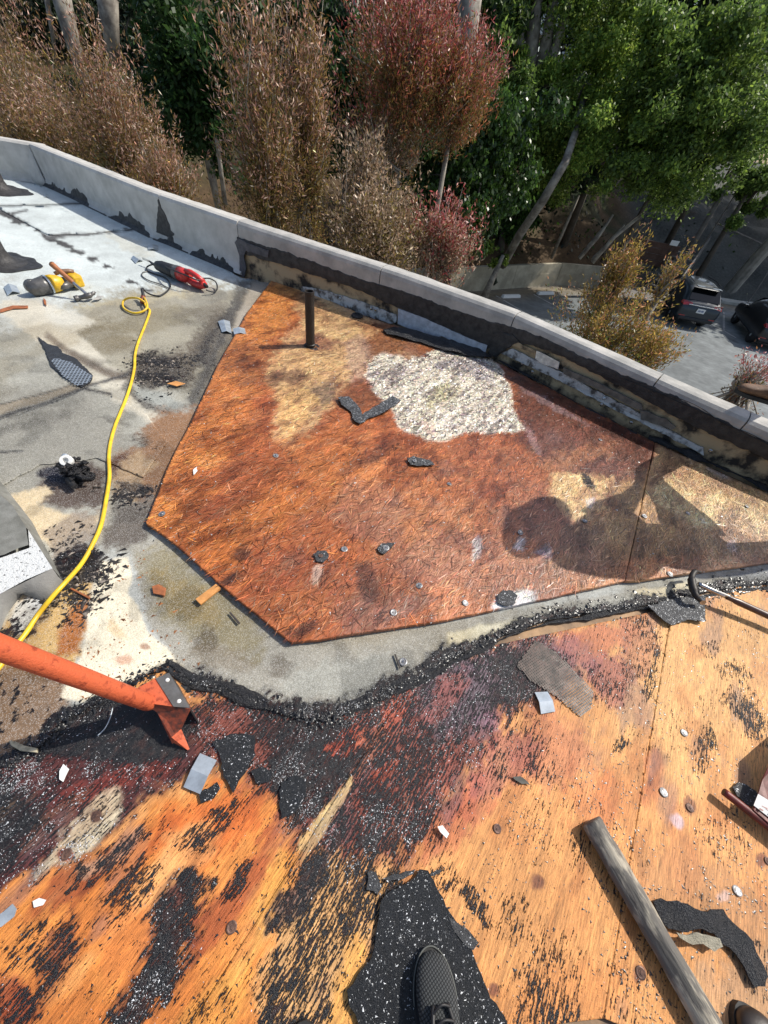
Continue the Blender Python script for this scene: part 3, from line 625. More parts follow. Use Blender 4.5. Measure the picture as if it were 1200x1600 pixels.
    f.c *= (1 + st * .6 + bl * .6)[:, None]; lum = f.c.mean(1, keepdims=True); f.c = (f.c * .88 + lum * .12 * np.array([1.05, .95, .8])) * 1.10; sat_ = np.clip((f.c[:, 0] / (f.c[:, 1] + 1e-4) - 1.8) / 2.2, 0, 1); f.c[:, 1] *= 1 + .24 * sat_; f.c[:, 2] *= 1.08
    b3 = fbm(f.u * 9, f.v * 26, 331, 4) - .5; m = sm(b3 + bl * .4, .05, .20) * .66 * (1 - wp); f.c = f.c * (1 - m[:, None]) + f.c * np.array([.38, .31, .36]) * m[:, None]
    pf = sm(fbm(wx * 3, wy * 3, 341, 5), .50, .66) * sm(f.X + f.Y * .3, 560, 800) * .30 * (1 - wp); f.c = f.c * (1 - pf[:, None]) + np.array([.22, .15, .14]) * pf[:, None]
    g_ = fbm(f.u * 10, f.v * 60, 351, 3); m = wp * sm(g_, .52, .66) * .75; f.c = f.c * (1 - m[:, None]) + np.array([.13, .10, .11]) * m[:, None]
    m = wp * sm(bl, .0, .2) * .45; f.c = f.c * (1 - m[:, None]) + f.c * np.array([.80, .72, .85]) * .8 * m[:, None]
    m = sm(b2 + bl, .04, .30) * .6 * (1 - wp); f.c = f.c * (1 - m[:, None]) + f.c * np.array([.45, .34, .36]) * m[:, None]
    m = sm(-b2 + bl * .3, .12, .32) * .35 * (1 - wp); f.c = f.c * (1 - m[:, None]) + (f.c * .75 + np.array([.14, .09, .05])) * m[:, None]
    f.t = np.maximum(f.t, .16) + np.clip(b2 + bl * .6, 0, 1) * .6 * (1 - wp) + wp * (.06 + np.clip(b2, -.1, .3) * .6)
WP = [(572, 566), (598, 553), (640, 562), (668, 552), (700, 546), (735, 553), (765, 560), (782, 578), (795, 604), (803, 640), (822, 672), (770, 680), (735, 676), (700, 686), (672, 688), (640, 678), (625, 662), (616, 640), (598, 628), (580, 606), (571, 588)]
def zosb(f):
    return (fbm(f.u * 30, f.v * 120, 5, 3) - .5) * 0.003
g1a = G(430, 439, ZO); s1 = px(G(1022, 697, ZO)); 
osb1 = [(425, 437), (500, 462), (566, 492), (621, 510), (700, 536), (775, 565), (900, 628), (1022.7, 691), (975.8, 907.5), (900, 925), (800, 947), (700, 968), (600, 984), (500, 999), (455, 1004), (400, 960), (340, 910), (300, 872), (258, 838), (228, 818), (262, 730), (305, 645), (340, 570), (385, 490)]
osb2 = [(1024, 692), (1200, 772), (1360, 850), (1360, 865), (1200, 879), (1100, 893), (1000, 907), (977, 908)]
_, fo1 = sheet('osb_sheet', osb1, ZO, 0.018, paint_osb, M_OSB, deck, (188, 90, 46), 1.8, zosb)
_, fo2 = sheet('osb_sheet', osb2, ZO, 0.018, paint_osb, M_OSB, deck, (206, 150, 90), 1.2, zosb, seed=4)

# loose-looking strands that make up the face of the boards
def strands(field, n, name, parent, white=False, lmin=.025, lmax=.085):
    X, Y, V = field.X, field.Y, field.V
    wgt = 1.0 / np.maximum(1e-6, np.ones(len(X)))
    # equal cover per area: vertex spacing grows with distance squared
    d2 = ((V - [0, 0, CAMH]) ** 2).sum(1); p = d2 ** 1.1
    if white:
        dd, _, _ = sdist(X, Y, WP); p = p * (dd > -1)
    else: p = p * (field.d > 6)
    p /= p.sum()
    i = rs.choice(len(X), n, p=p)
    jit = rs.normal(0, .004, (n, 2)); c = V[i].copy(); c[:, :2] += jit
    a = GA - .12 + rs.normal(0, .40 if not white else .30, n); k = rs.rand(n) < (.22 if not white else .12); a[k] += rs.uniform(-1.4, 1.4, k.sum())
    L = rs.uniform(lmin, lmax, n) * (0.5 if white else 1); W = (.0008 + .0045 * rs.rand(n) ** 2) * (2.6 if white else .85)
    u = np.stack([np.cos(a), np.sin(a), rs.normal(0, .012 if not white else .05, n)], 1); v = np.stack([-np.sin(a), np.cos(a), rs.normal(0, .09 if not white else .28, n)], 1)
    z0 = rs.uniform(.0004, .0020, n) * (2 if white else 1); c[:, 2] += z0
    vv = np.stack([c - u * L[:, None] / 2 - v * W[:, None] * .3, c + u * L[:, None] * .1 - v * W[:, None] / 2, c + u * L[:, None] / 2 + v * W[:, None] * .2, c - u * L[:, None] * .1 + v * W[:, None] / 2], 1)
    col = field.c[i] * np.exp(rs.normal(-.10, .42, n))[:, None] * (1 + rs.normal(0, .07, (n, 3)))
    dk_ = rs.rand(n) < (.20 if not white else .16); col[dk_] *= .22
    br = rs.rand(n) < .10; col[br] = col[br] * .6 + np.array([.8, .55, .35]) * field.c[i][br].mean(1, keepdims=True) * 1.6
    col = np.repeat(np.clip(col, 0, .92), 4, 0)
    q = np.arange(4 * n).reshape(n, 4)
    o = np_mesh(name, vv.reshape(-1, 3), q, col, M_FLAKE, parent); o['kind'] = 'stuff'; return o
strands(fo1, 76000, 'wood_strands', deck)
strands(fo2, 20000, 'wood_strands', deck)
strands(fo1, 9000, 'paint_soaked_strands', deck, white=True)

# ---- grit, crumbs and lumps
def scatter(fields, n, wfun, rmin, rmax, colf, name, label, m=None, flat=.6, z=.001, pw=.75):
    Vs = np.concatenate([f.V for f in fields]); Ws = np.concatenate([wfun(f) for f in fields])
    d2 = ((Vs - [0, 0, CAMH]) ** 2).sum(1); p = Ws * d2 ** pw; p /= p.sum()
    i = rs.choice(len(Vs), n, p=p); c = Vs[i] + np.concatenate([rs.normal(0, .003, (n, 2)), np.full((n, 1), z)], 1)
    r = rmin + (rmax - rmin) * rs.rand(n) ** 3
    a = rs.uniform(0, 6.28, n); k = 3
    base = np.stack([np.stack([np.cos(a + j * 2.094), np.sin(a + j * 2.094), np.full(n, -.2)], 1) for j in range(3)] + [np.stack([rs.normal(0, .2, n), rs.normal(0, .2, n), np.full(n, flat)], 1)], 1)
    base *= rs.uniform(.5, 1.5, (n, 4, 1)); sa_ = rs.uniform(0, 6.28, n); sd_ = np.stack([np.cos(sa_), np.sin(sa_), 0 * sa_], 1)[:, None, :]; base = base + sd_ * (base * sd_).sum(2, keepdims=True) * rs.uniform(0, 1.6, (n, 1, 1)); v = c[:, None, :] + base * r[:, None, None]
    b = np.arange(n)[:, None] * 4
    t = np.concatenate([b + [0, 1, 3], b + [1, 2, 3], b + [2, 0, 3]]).reshape(-1, 3)
    cols = np.repeat(colf(n), 4, 0)
    o = np_mesh(name, v.reshape(-1, 3), t, cols, m or M_GRIT, None); tag(o, label, 'grit', kind='stuff'); return o
ALLP = plys + [fcap]
white = lambda n: np.clip(np.ones((n, 3)) * (rs.rand(n, 1) ** 1.3 * .85 + .08) * np.array([.93, .96, 1]), 0, 1)  # pale granule colours stand in for glints on the tar
dark = lambda n: np.ones((n, 3)) * rs.uniform(.008, .035, (n, 1))
scatter(ALLP, 26000, lambda f: (np.clip(f.g - .15, 0, 1) ** 1.3 + .004) * (.15 + sm(fbm(f.P[:, 0] * 16, f.P[:, 1] * 16, 401, 3), .42, .62)), .0005, .0016, white, 'mineral_granules', 'mineral granules, their glints painted in as pale colour, sprinkled over the tar at the torn edges')
scatter(plys, 11000, lambda f: (fbm(f.P[:, 0] * 7, f.P[:, 1] * 7, 63, 3) > .5) * (f.X > 560) * 1.0 + .25, .0006, .0034, dark, 'tar_crumbs', 'black crumbs of old tar scattered over the bare plywood', flat=.35)
def edgew(f):
    d = ldist(f.X, f.Y, strip_edge_low); return np.exp(-(d / 12.0) ** 2)
scatter(ALLP, 6500, edgew, .0015, .0075, dark, 'tar_lumps', 'broken lumps of tar along the torn edge of the grey strip', flat=1.0)
def debw(f): return (.04 + sm(fbm(f.P[:, 0] * 11, f.P[:, 1] * 11, 411, 4), .45, .62)) * (np.exp(-(((f.X - 250) / 34) ** 2 + ((f.Y - 580) / 20) ** 2)) + .38 * np.exp(-(((f.X - 120) / 40) ** 2 + ((f.Y - 900) / 40) ** 2)) + .4 * np.exp(-(((f.X - 200) / 30) ** 2 + ((f.Y - 770) / 14) ** 2)))
scatter([fcap], 3600, debw, .002, .0095, lambda n: np.where(rs.rand(n, 1) < .12, rs.uniform(.08, .4, (n, 1)), rs.uniform(.01, .05, (n, 1))) * np.array([[1, .85, .7]]), 'shredded_tar_pile', 'heap of shredded black tar flakes on the grey cap sheet', flat=.4, z=.004)
brown = lambda n: np.array([[.22, .09, .03]]) * rs.uniform(.3, 1.8, (n, 1))
scatter([fcap], 160, lambda f: (sdist(f.X, f.Y, [(140, 880), (230, 860), (330, 1060), (110, 1100)])[0] > 0) * 1.0, .002, .007, brown, 'wood_crumbs', 'brown wood crumbs lying on the cream coated patch', flat=.3)
grey = lambda n: np.ones((n, 3)) * rs.uniform(.05, .6, (n, 1))
scatter([fo1, fo2], 2500, lambda f: np.ones(len(f.X)), .001, .004, grey, 'board_crumbs', 'tiny crumbs of tar and paint lying on the strand board', flat=.6, z=.002)

exec_later = []

# =================================================================== PARAPET
Bpx = [(72, 289), (250, 375), (400, 437), (621, 510), (775, 563), (900, 627), (1033, 692), (1200, 768), (1360, 835)]
WB = [G(*p)[:2] for p in Bpx]
HT = [.41, .43, .445, .41, .375, .37, .355, .335, .32]
d_ = WB[-1] - WB[-2]; d_ /= np.linalg.norm(d_); WB.append(WB[-1] + d_ * 4); HT.append(.32)
TW = .13
WB = np.array(WB)
segd = WB[1:] - WB[:-1]; segl = np.linalg.norm(segd, axis=1); cum = np.concatenate([[0], np.cumsum(segl)])
def wall_at(s):
    i = int(np.clip(np.searchsorted(cum, s) - 1, 0, len(segl) - 1)); t = (s - cum[i]) / segl[i]
    p = WB[i] + segd[i] * t
    def nrm(j): 
        j = int(np.clip(j, 0, len(segl) - 1)); d = segd[j] / segl[j]; return np.array([-d[1], d[0]])
    k = nrm(i)
    if t > .5: k = k * (1 - (t - .5)) + nrm(i + 1) * (t - .5)
    else: k = k * (.5 + t) + nrm(i - 1) * (.5 - t)
    k /= np.linalg.norm(k)
    return p, k, np.interp(s, cum, HT)
def on_wall(x, y, off=0.0):                     # photo direction -> (s, height) on the roof-side face
    d = ray(x, y); best = None
    for i in range(len(segl)):
        e = segd[i] / segl[i]; nn = np.array([-e[1], e[0]]); o = WB[i] - nn * off
        t = (o @ nn) / (d[:2] @ nn); P = d * t + [0, 0, CAMH]; s = (P[:2] - o) @ e
        lo = -9 if i == 0 else 0; hi = 9 if i == len(segl) - 1 else segl[i]
        if t > 0 and lo <= s <= hi: return cum[i] + s, P[2]
        if best is None or abs(s - np.clip(s, 0, segl[i])) < best[0]: best = (abs(s - np.clip(s, 0, segl[i])), cum[i] + np.clip(s, 0, segl[i]), P[2])
    return best[1], best[2]
M_STUC = mat('grey_parapet_cap', (0.47, 0.45, 0.415), 0.85, 0, 0.3, 7, bstr=0.35, fine=160, bd=.003, col2=(0.31, 0.305, 0.285))
M_STUCL = mat('pale_parapet_cap', (0.56, 0.54, 0.50), 0.85, 0, 0.25, 6, bstr=0.35, fine=160, bd=.003, col2=(0.42, 0.405, 0.37))
M_CORE = mat('exposed_wall_board', (0.42, 0.32, 0.19), 0.7, 0, 0.5, 6, bstr=0.5, fine=90, bd=.004, col2=(0.022, 0.018, 0.015), lo=.40, hi=.54)
M_BAND = mat('black_mastic', (0.045, 0.043, 0.042), 0.55, 0, 0.5, 22, bstr=0.7, fine=140, bd=.006, col2=(0.016, 0.015, 0.015))
M_PALE = mat('pale_metal_flashing', (0.52, 0.57, 0.64), 0.6, 0, 0.3, 25, bstr=0.3, fine=240, bd=.003, col2=(0.34, 0.37, 0.42))
M_PALED = mat('dirty_flashing', (0.52, 0.53, 0.53), 0.6, 0, 0.5, 14, bstr=0.4, fine=160, bd=.003, col2=(0.10, 0.09, 0.08), lo=.38, hi=.52)
par = thing('parapet_wall', 'low grey capped parapet wall with torn black mastic band along the roof edge', 'wall', (WB[3][0], WB[3][1], 0))
stations = np.arange(0, cum[-1], .05)
def wstrip(rows_f, s0, s1, name, mt, parent=par, ds=.045, cap=True):
    """rows_f(s) -> list of (offset towards roof, height) ; swept along the wall"""
    ss = np.linspace(s0, s1, max(2, int((s1 - s0) / ds))); V = []; m = None
    for s in ss:
        p, k, h = wall_at(s); prof = rows_f(s, h); m = len(prof)
        for o, z in prof: V.append((p[0] - k[0] * o, p[1] - k[1] * o, z))
    n = len(ss); f = []
    for i in range(n - 1):
        for j in range(m - 1): a = i * m + j; f.append((a, a + m, a + m + 1, a + 1))
    if cap: f += [tuple(range(m)), tuple((n - 1) * m + j for j in range(m))[::-1]]
    b = MB(); b.add(V, f); return b.build(name, mt, parent)
def nz1(s, k, sd): return float(fbm(np.array([s * k]), np.array([sd * 3.7]), sd, 4)[0] - .5) * 2
wstrip(lambda s, h: [(-TW, -.3), (-TW, h - .02), (-.01, h - .02), (-.004, 0.0), (-.004, -.3)], -0.0, cum[-1] - .1, 'wall_core', M_CORE)
# lower edge of the grey cap and of the mastic band, as heights along the wall
def edge_fn(pts):
    a = sorted([on_wall(*p) for p in pts]); S = [q[0] for q in a]; Z = [q[1] for q in a]; return lambda s: float(np.interp(s, S, Z))
cap_low = edge_fn([(395, 383), (440, 396), (500, 418), (560, 440), (600, 452), (640, 463), (700, 486), (760, 506), (820, 522), (880, 548), (960, 586), (1040, 619), (1120, 660), (1200, 701), (1290, 739)])
band_low = edge_fn([(395, 400), (440, 412), (500, 432), (560, 452), (610, 474), (660, 498), (720, 520), (765, 545), (800, 533), (860, 547), (930, 582), (1000, 619), (1070, 657), (1140, 690), (1200, 718), (1290, 758)])
sj = [on_wall(x, y)[0] for x, y in [(250, 310), (376, 385), (594, 438), (800, 508), (1015, 612), (1155, 672)]]
joints = [0.0, sj[0], sj[1], sj[2], sj[3], sj[4], sj[5], cum[-1] - .2]
for i in range(len(joints) - 1):
    a, b = joints[i] + (.004 if i else 0), joints[i + 1] - .004
    if i < 2:
        wstrip(lambda s, h: [(-TW - .02, h - .14), (-TW - .022, h - .012), (-TW, h + .002 + nz1(s, 9, 2) * .006), (-.03, h + .004), (.0, h - .006), (.014, h - .03), (.014, .09), (.03, .035), (.06, .014), (.03, .002)], a, b, 'parapet_cap', M_STUCL)
    else:
        wstrip(lambda s, h: [(-TW - .02, h - .14), (-TW - .022, h - .014), (-TW, h + nz1(s, 9, 2) * .005), (-.045, h + .004), (-.012, h - .002), (.006, h - .02), (.013, h - .045), (.013, cap_low(s) + nz1(s, 14, 4) * .010), (.004, cap_low(s) + nz1(s, 14, 4) * .010)], a, b, 'parapet_cap', M_STUC)
wstrip(lambda s, h: [(.004, cap_low(s) + .05), (.0165, cap_low(s) + .022 + nz1(s, 22, 6) * .018), (.018, (cap_low(s) + band_low(s)) / 2), (.015, band_low(s) + nz1(s, 17, 8) * .016), (.0, band_low(s) + nz1(s, 17, 8) * .016)], sj[1] - .02, cum[-1] - .3, 'mastic_band', M_BAND, ds=.02)
# wall patches
def wpatch(pts, off, th, name, mt, warp=.004, label=None):
    P = [on_wall(x, y, off) for x, y in pts]; Q = []
    for i in range(len(P)):
        a, b = np.array(P[i]), np.array(P[(i + 1) % len(P)]); n = max(1, int(np.linalg.norm(b - a) / .03))
        for t in range(n): Q.append(a + (b - a) * t / n)
    V = []
    for s, z in Q:
        s += rnd.uniform(-warp, warp); z += rnd.uniform(-warp, warp); p, k, h = wall_at(s); V.append((p[0] - k[0] * off, p[1] - k[1] * off, z, k))
    n = len(V); vs = [v[:3] for v in V] + [(v[0] + v[3][0] * th, v[1] + v[3][1] * th, v[2]) for v in V]
    b = MB(); b.add(vs, [tuple(range(n)), tuple(range(n, 2 * n))[::-1]] + [(i, n + i, n + (i + 1) % n, (i + 1) % n) for i in range(n)])
    o = b.build(name, mt, par)
    if label: o['label'] = label
    return o
wpatch([(622, 482), (660, 496), (700, 514), (735, 530), (762, 540), (758, 554), (735, 546), (705, 532), (690, 525), (682, 528), (655, 520), (621, 506)], .02, .01, 'flashing_strip', M_PALE, .002, 'clean pale blue-grey flashing strip')
wpatch([(470, 462), (520, 476), (566, 492), (612, 506), (619, 504), (619, 492), (560, 470), (500, 452), (470, 448)], .012, .008, 'flashing_strip', M_PALED, .004)
wpatch([(782, 552), (800, 560), (880, 598), (960, 640), (1040, 680), (1100, 712), (1098, 700), (1040, 668), (960, 625), (880, 583), (800, 545)], .014, .008, 'flashing_strip', M_PALED, .004)
wpatch([(838, 548), (850, 553), (874, 566), (872, 577), (846, 568), (836, 560)], .022, .006, 'metal_clip', M_GALV, .001)
wpatch([(790, 535), (800, 531), (838, 548), (836, 552), (800, 540)], .018, .006, 'wood_strip', M_CORE, .003)
wpatch([(765, 548), (772, 520), (800, 522), (812, 534), (790, 545), (776, 558), (764, 556)], .024, .02, 'mastic_patch', M_BAND, .005)
wpatch([(880, 575), (930, 596), (1002, 632), (1004, 640), (996, 640), (930, 606), (880, 584)], .03, .016, 'cant_strip', mat('weathered_batten', (.20, .18, .15), .7, 0, .5, 20, bstr=.5), .002)
wpatch([(1000, 640), (1040, 655), (1055, 668), (1050, 672), (1002, 655)], .026, .012, 'cant_strip', MATS['weathered_batten'], .004)
# mastic smears on the pale left part
wpatch([(247, 310), (252, 325), (262, 345), (266, 358), (272, 366), (262, 378), (250, 370), (244, 364), (246, 340)], .019, .006, 'mastic_patch', M_BAND, .010)
def smear(s0, s1, amp, sd):
    def rows(s, h):
        u = (s - s0) / (s1 - s0); hh = amp * max(.08, math.sin(math.pi * min(max(u, 0), 1)) ** .5 * (.60 + 1.2 * nz1(s, 4.5, sd)) + .16 * nz1(s, 26, sd + 3))
        hh = max(.006, hh); return [(.075, .004), (.062, .018), (.03 + .02 * max(0, 1 - hh / .06), min(hh, .03) + .012), (.017, max(hh, .03)), (.0, max(hh, .03))]
    return wstrip(rows, s0, s1, 'mastic_smear', M_BAND, ds=.012)
SX = lambda x, y: on_wall(x, y)[0]
smear(SX(75, 290), SX(172, 330), .10, 3); smear(SX(176, 333), SX(240, 362), .11, 9); smear(SX(246, 365), SX(300, 388), .09, 14); smear(SX(304, 391), SX(372, 424), .10, 21)
# torn collar at the end of the pale part
wpatch([(366, 378), (372, 372), (392, 382), (420, 392), (418, 402), (384, 392), (380, 400), (384, 420), (380, 436), (374, 432), (374, 400)], .03, .012, 'torn_flap', mat('torn_cap_flap', (.10, .10, .11), .7, 0, .4, 20, bstr=.5), .003)
# bolts and drips on the board
for x, y in [(587, 484), (580, 482), (816, 568), (832, 581), (944, 622), (940, 632), (1110, 704), (986, 660), (532, 466)]:
    s, z = on_wall(x, y, .02); p, k, h = wall_at(s); c = (p[0] - k[0] * .022, p[1] - k[1] * .022, z)
    rot = Vector((-k[0], -k[1], 0)).to_track_quat('Z', 'Y').to_matrix()
    MB().lathe([(.012, 0), (.012, .003), (.007, .006), (.006, .012), (.001, .013)], 10, c, rot).build('washer_bolt', M_STEEL if rnd.random() < .5 else M_GALV, par)
# left return wall
cn = WB[0]; lh = .41
b = MB(); prof = [(-TW - .02, lh - .14), (-TW - .02, lh - .01), (-TW, lh), (-.02, lh + .003), (.008, lh - .02), (.012, .09), (.03, .03), (.06, .012)]
V = []
ldir = G(0, 277)[:2] - cn; ldir /= np.linalg.norm(ldir); lnn = np.array([ldir[1], -ldir[0]]); 
if lnn[1] < 0: lnn = -lnn
for t in np.linspace(-.1, 6, 60):
    for o_, z in prof: V.append((cn[0] + ldir[0] * t - lnn[0] * o_, cn[1] + ldir[1] * t - lnn[1] * o_, z))
m = len(prof); b.add(V, [(i * m + j, i * m + j + 1, (i + 1) * m + j + 1, (i + 1) * m + j) for i in range(59) for j in range(m - 1)] + [tuple(range(m))])
b.build('parapet_cap', M_STUCL, par)
A0 = np.array([cn[0], cn[1], lh - .01]); pA = G(40, 279); pB = G(76, 292); pC = G(58, 291)
b = MB(); rows = []
for t in np.linspace(0, 1, 7):
    r0 = A0 * (1 - t) + pA * t; r1 = A0 * (1 - t) + pC * t + np.array([0, 0, .05 * math.sin(t * math.pi)]); r2 = A0 * (1 - t) + pB * t
    for u in np.linspace(0, 1, 7): rows.append(r0 * (1 - u) ** 2 + 2 * r1 * u * (1 - u) + r2 * u * u - np.array([0, .02, 0]))
b.add(rows, [(i * 7 + j, i * 7 + j + 1, (i + 1) * 7 + j + 1, (i + 1) * 7 + j) for i in range(6) for j in range(6)]); o = b.build('corner_gusset', M_STUCL, par, smooth=True)
s_ = o.modifiers.new('thick', 'SOLIDIFY'); s_.thickness = .006
# tar bead along the foot
def bead(path, rad, name, parent, mt=M_TAR, n=3, jit=.5, zz=.004):
    P = []; 
    for i in range(len(path) - 1):
        a, b_ = np.array(path[i]), np.array(path[i + 1]); k = max(1, int(np.linalg.norm(b_ - a) / .02))
        for t in range(k): P.append(a + (b_ - a) * t / k)
    P = np.array(P); seg = 7; V = []; m = len(P)
    for i, p in enumerate(P):
        t = P[min(i + 1, m - 1)] - P[max(i - 1, 0)]; t /= np.linalg.norm(t) + 1e-9; sx = np.array([-t[1], t[0], 0])
        r = rad * max(.25, 1 + nz1(i * .35, 1, 12) * jit * 2.6)
        wob = nz1(i * .2, 1, 33) * rad
        for k in range(seg):
            a = math.pi * k / (seg - 1); rr = r * rnd.uniform(.8, 1.2)
            V.append(p + sx * (math.cos(a) * rr * 1.5 + wob) + np.array([0, 0, zz + math.sin(a) * rr * .8 - .006]))
    b = MB(); b.add(V, [(i * seg + j, (i + 1) * seg + j, (i + 1) * seg + j + 1, i * seg + j + 1) for i in range(m - 1) for j in range(seg - 1)])
    return b.build(name, mt, parent, smooth=True)
bead([G(x, y) for x, y in [(455, 452), (500, 468), (560, 490), (600, 502)]], .008, 'tar_bead', par)
bead([G(x, y) for x, y in [(1010, 686), (1060, 708), (1110, 730), (1160, 752), (1230, 786)]], .022, 'tar_bead', par, zz=.03)
bead([G(x, y, ZO) for x, y in [(780, 562), (830, 588), (900, 628), (1000, 680)]], .009, 'tar_bead', par, zz=0.0)

# loose wires lying along the cap
def wire(name, label, pts, r, mt, cat='wire', group=None, seg=6, smoothn=6):
    P = [Vector([float(c) for c in p]) for p in pts]; Q = []
    for i in range(len(P) - 1):
        p0 = P[max(i - 1, 0)]; p1 = P[i]; p2 = P[i + 1]; p3 = P[min(i + 2, len(P) - 1)]
        for k in range(smoothn):
            t = k / smoothn; Q.append(0.5 * ((2 * p1) + (p2 - p0) * t + (2 * p0 - 5 * p1 + 4 * p2 - p3) * t * t + (3 * p1 - p0 - 3 * p2 + p3) * t ** 3))
    Q.append(P[-1]); b = MB(); b.tube(Q, r, seg); o = b.build(name, mt, None, smooth=True)
    if cat: tag(o, label, cat, group)
    return o
def wall_pt(x, y, off=.02):
    s, z = on_wall(x, y, off); p, k, h = wall_at(s); return (p[0] - k[0] * off, p[1] - k[1] * off, z)
wire('wire', 'thin black wire sagging lowest along the inner face of the parapet cap', [wall_pt(x, y) for x, y in [(975, 592), (1000, 602), (1030, 614), (1060, 628), (1100, 645), (1140, 665), (1180, 684), (1230, 712)]], .0022, M_RUBBER)
wire('wire', 'thin black wire looping higher above its twin on the parapet cap', [wall_pt(x, y) for x, y in [(1018, 611), (1050, 619), (1085, 632), (1108, 646), (1130, 662), (1170, 677), (1230, 706)]], .0020, M_RUBBER)

# ---- ridges of tar along the torn strip
bead([np.append(G(x, y)[:2], .006) for x, y in strip_edge_low[1:7]], .004, 'tar_ridge', deck)
bead([np.append(G(x, y)[:2], .006) for x, y in strip_edge_low[6:]], .007, 'tar_ridge', deck)
bead([np.append(G(x, y - 12)[:2], .008) for x, y in strip_edge_low[6:13]], .007, 'tar_ridge', deck)
bead([np.append(G(x, y + 7)[:2], .002) for x, y in strip_edge_low[12:]], .006, 'tar_ridge', deck)

# =================================================================== THINGS ON THE ROOF
GR = []
def scrap(name, label, pts, z=.004, th=.004, mt=M_FELT, cat='scrap', curl=.006, group=None, parent=None, dens=.012, rag=.0035, seed=0, grain=1.0):
    P = [G(x, y, z)[:2] for x, y in pts]; Q = []
    for i in range(len(P)):
        a, b_ = P[i], P[(i + 1) % len(P)]; n = max(1, int(np.linalg.norm(b_ - a) / dens))
        for t in range(n):
            q = a + (b_ - a) * t / n
            if t: q = q + rs.uniform(-rag, rag, 2)
            Q.append(q)
    Q = np.array(Q); c = Q.mean(0); bm = bmesh.new()
    vs = [bm.verts.new((q[0] - c[0], q[1] - c[1], 0)) for q in Q]; fc = bm.faces.new(vs)
    bmesh.ops.triangulate(bm, faces=[fc]); 
    bm.normal_update()
    if bm.faces[:][0].normal.z < 0: bmesh.ops.reverse_faces(bm, faces=bm.faces[:])
    L = max(np.ptp(Q[:, 0]), np.ptp(Q[:, 1]))
    for _ in range(2 if L < .25 else 3):
        es = [e for e in bm.edges if e.calc_length() > .03]
        if es: bmesh.ops.subdivide_edges(bm, edges=es, cuts=1); bmesh.ops.triangulate(bm, faces=bm.faces[:])
    ox, oy = rnd.uniform(0, 50), rnd.uniform(0, 50)
    X = np.array([v.co.x for v in bm.verts]); Y = np.array([v.co.y for v in bm.verts])
    hh = fbm(X * 9 + ox, Y * 9 + oy, 4, 3) * curl
    for v, h in zip(bm.verts, hh): v.co.z += h
    if grain and mt in (M_FELT, MATS.get('gritty_black_felt')):
        bm.faces.ensure_lookup_table(); ar = np.array([f_.calc_area() for f_ in bm.faces]); kk = int(ar.sum() * 26000 * grain)
        for fi in rs.choice(len(ar), kk, p=ar / ar.sum()):
            a_, b_, c_ = [v.co for v in bm.faces[fi].verts][:3]; u_, w_ = rs.rand(2)
            if u_ + w_ > 1: u_, w_ = 1 - u_, 1 - w_
            q_ = a_ + (b_ - a_) * u_ + (c_ - a_) * w_; GR.append((q_.x + c[0], q_.y + c[1], q_.z + z + th))
    me = bpy.data.meshes.new(name); bm.to_mesh(me); bm.free()
    o = link_mesh(name, me, mt, parent); o.location = (c[0], c[1], z + th)
    s = o.modifiers.new('thick', 'SOLIDIFY'); s.thickness = th; s.offset = -1
    if cat: tag(o, label, cat, group)
    return o
ZB = ZO + .003
scrap('felt_scrap', 'L-shaped black felt scrap on the strand board left of the cream patch', [(528, 624), (545, 622), (562, 640), (565, 650), (590, 636), (612, 621), (626, 628), (600, 648), (575, 656), (563, 665), (553, 660), (548, 645), (533, 634)], ZB, curl=.02)
scrap('felt_scrap', 'curved dark felt sliver with a nail head on the middle of the board', [(635, 719), (645, 715), (655, 718), (672, 722), (678, 728), (655, 730), (642, 728)], ZB, curl=.012)
scrap('felt_scrap', 'small pointed felt scrap under a bright nail cap near the board centre', [(589, 857), (598, 850), (618, 849), (612, 856), (600, 867), (592, 864)], ZB)
scrap('felt_scrap', 'round grey felt scrap on the reddish lower part of the board', [(489, 868), (496, 862), (510, 862), (514, 870), (505, 880), (494, 878)], ZB)
scrap('felt_scrap', 'grey felt chip beside the white scrape near the board edge', [(776, 931), (785, 923), (800, 924), (808, 932), (803, 945), (788, 948), (776, 942)], ZB)
scrap('felt_scrap', 'black torn felt strip curling along the foot of the parapet', [(598, 517), (615, 512), (660, 523), (700, 535), (715, 530), (735, 540), (762, 556), (768, 562), (740, 560), (700, 552), (660, 538), (625, 530), (604, 524)], ZB, curl=.03, mt=M_TAR)
scrap('felt_scrap', 'straight-cut black felt piece under the steel hammer head', [(1012, 948), (1060, 935), (1100, 932), (1101, 972), (1070, 970), (1050, 978), (1040, 974), (1025, 962)], .012, curl=.008)
M_FELTB = mat('gritty_black_felt', (.020, .022, .027), .42, 0, .5, 70, bstr=1.0, fine=420, bd=.008, col2=(.008, .009, .011), spec=.7)
scrap('felt_sheet', 'large black ragged felt sheet under the photographer\'s shoe', [(655, 1358), (668, 1360), (680, 1385), (695, 1415), (712, 1440), (735, 1480), (745, 1510), (760, 1545), (800, 1610), (830, 1680), (600, 1700), (560, 1600), (545, 1570), (542, 1545), (560, 1520), (578, 1500), (586, 1470), (592, 1430), (596, 1405), (612, 1390), (640, 1376)], .004, .006, curl=.006, cat='felt sheet', mt=M_FELTB)
scrap('felt_scrap', 'short felt strip sticking out right of the big black sheet', [(700, 1432), (712, 1440), (735, 1458), (746, 1472), (738, 1484), (722, 1472), (706, 1450)], .006, curl=.01)
scrap('felt_scrap', 'small grey felt rectangle above the left edge of the big sheet', [(574, 1362), (588, 1364), (596, 1385), (590, 1398), (572, 1390)], .003, curl=.003)
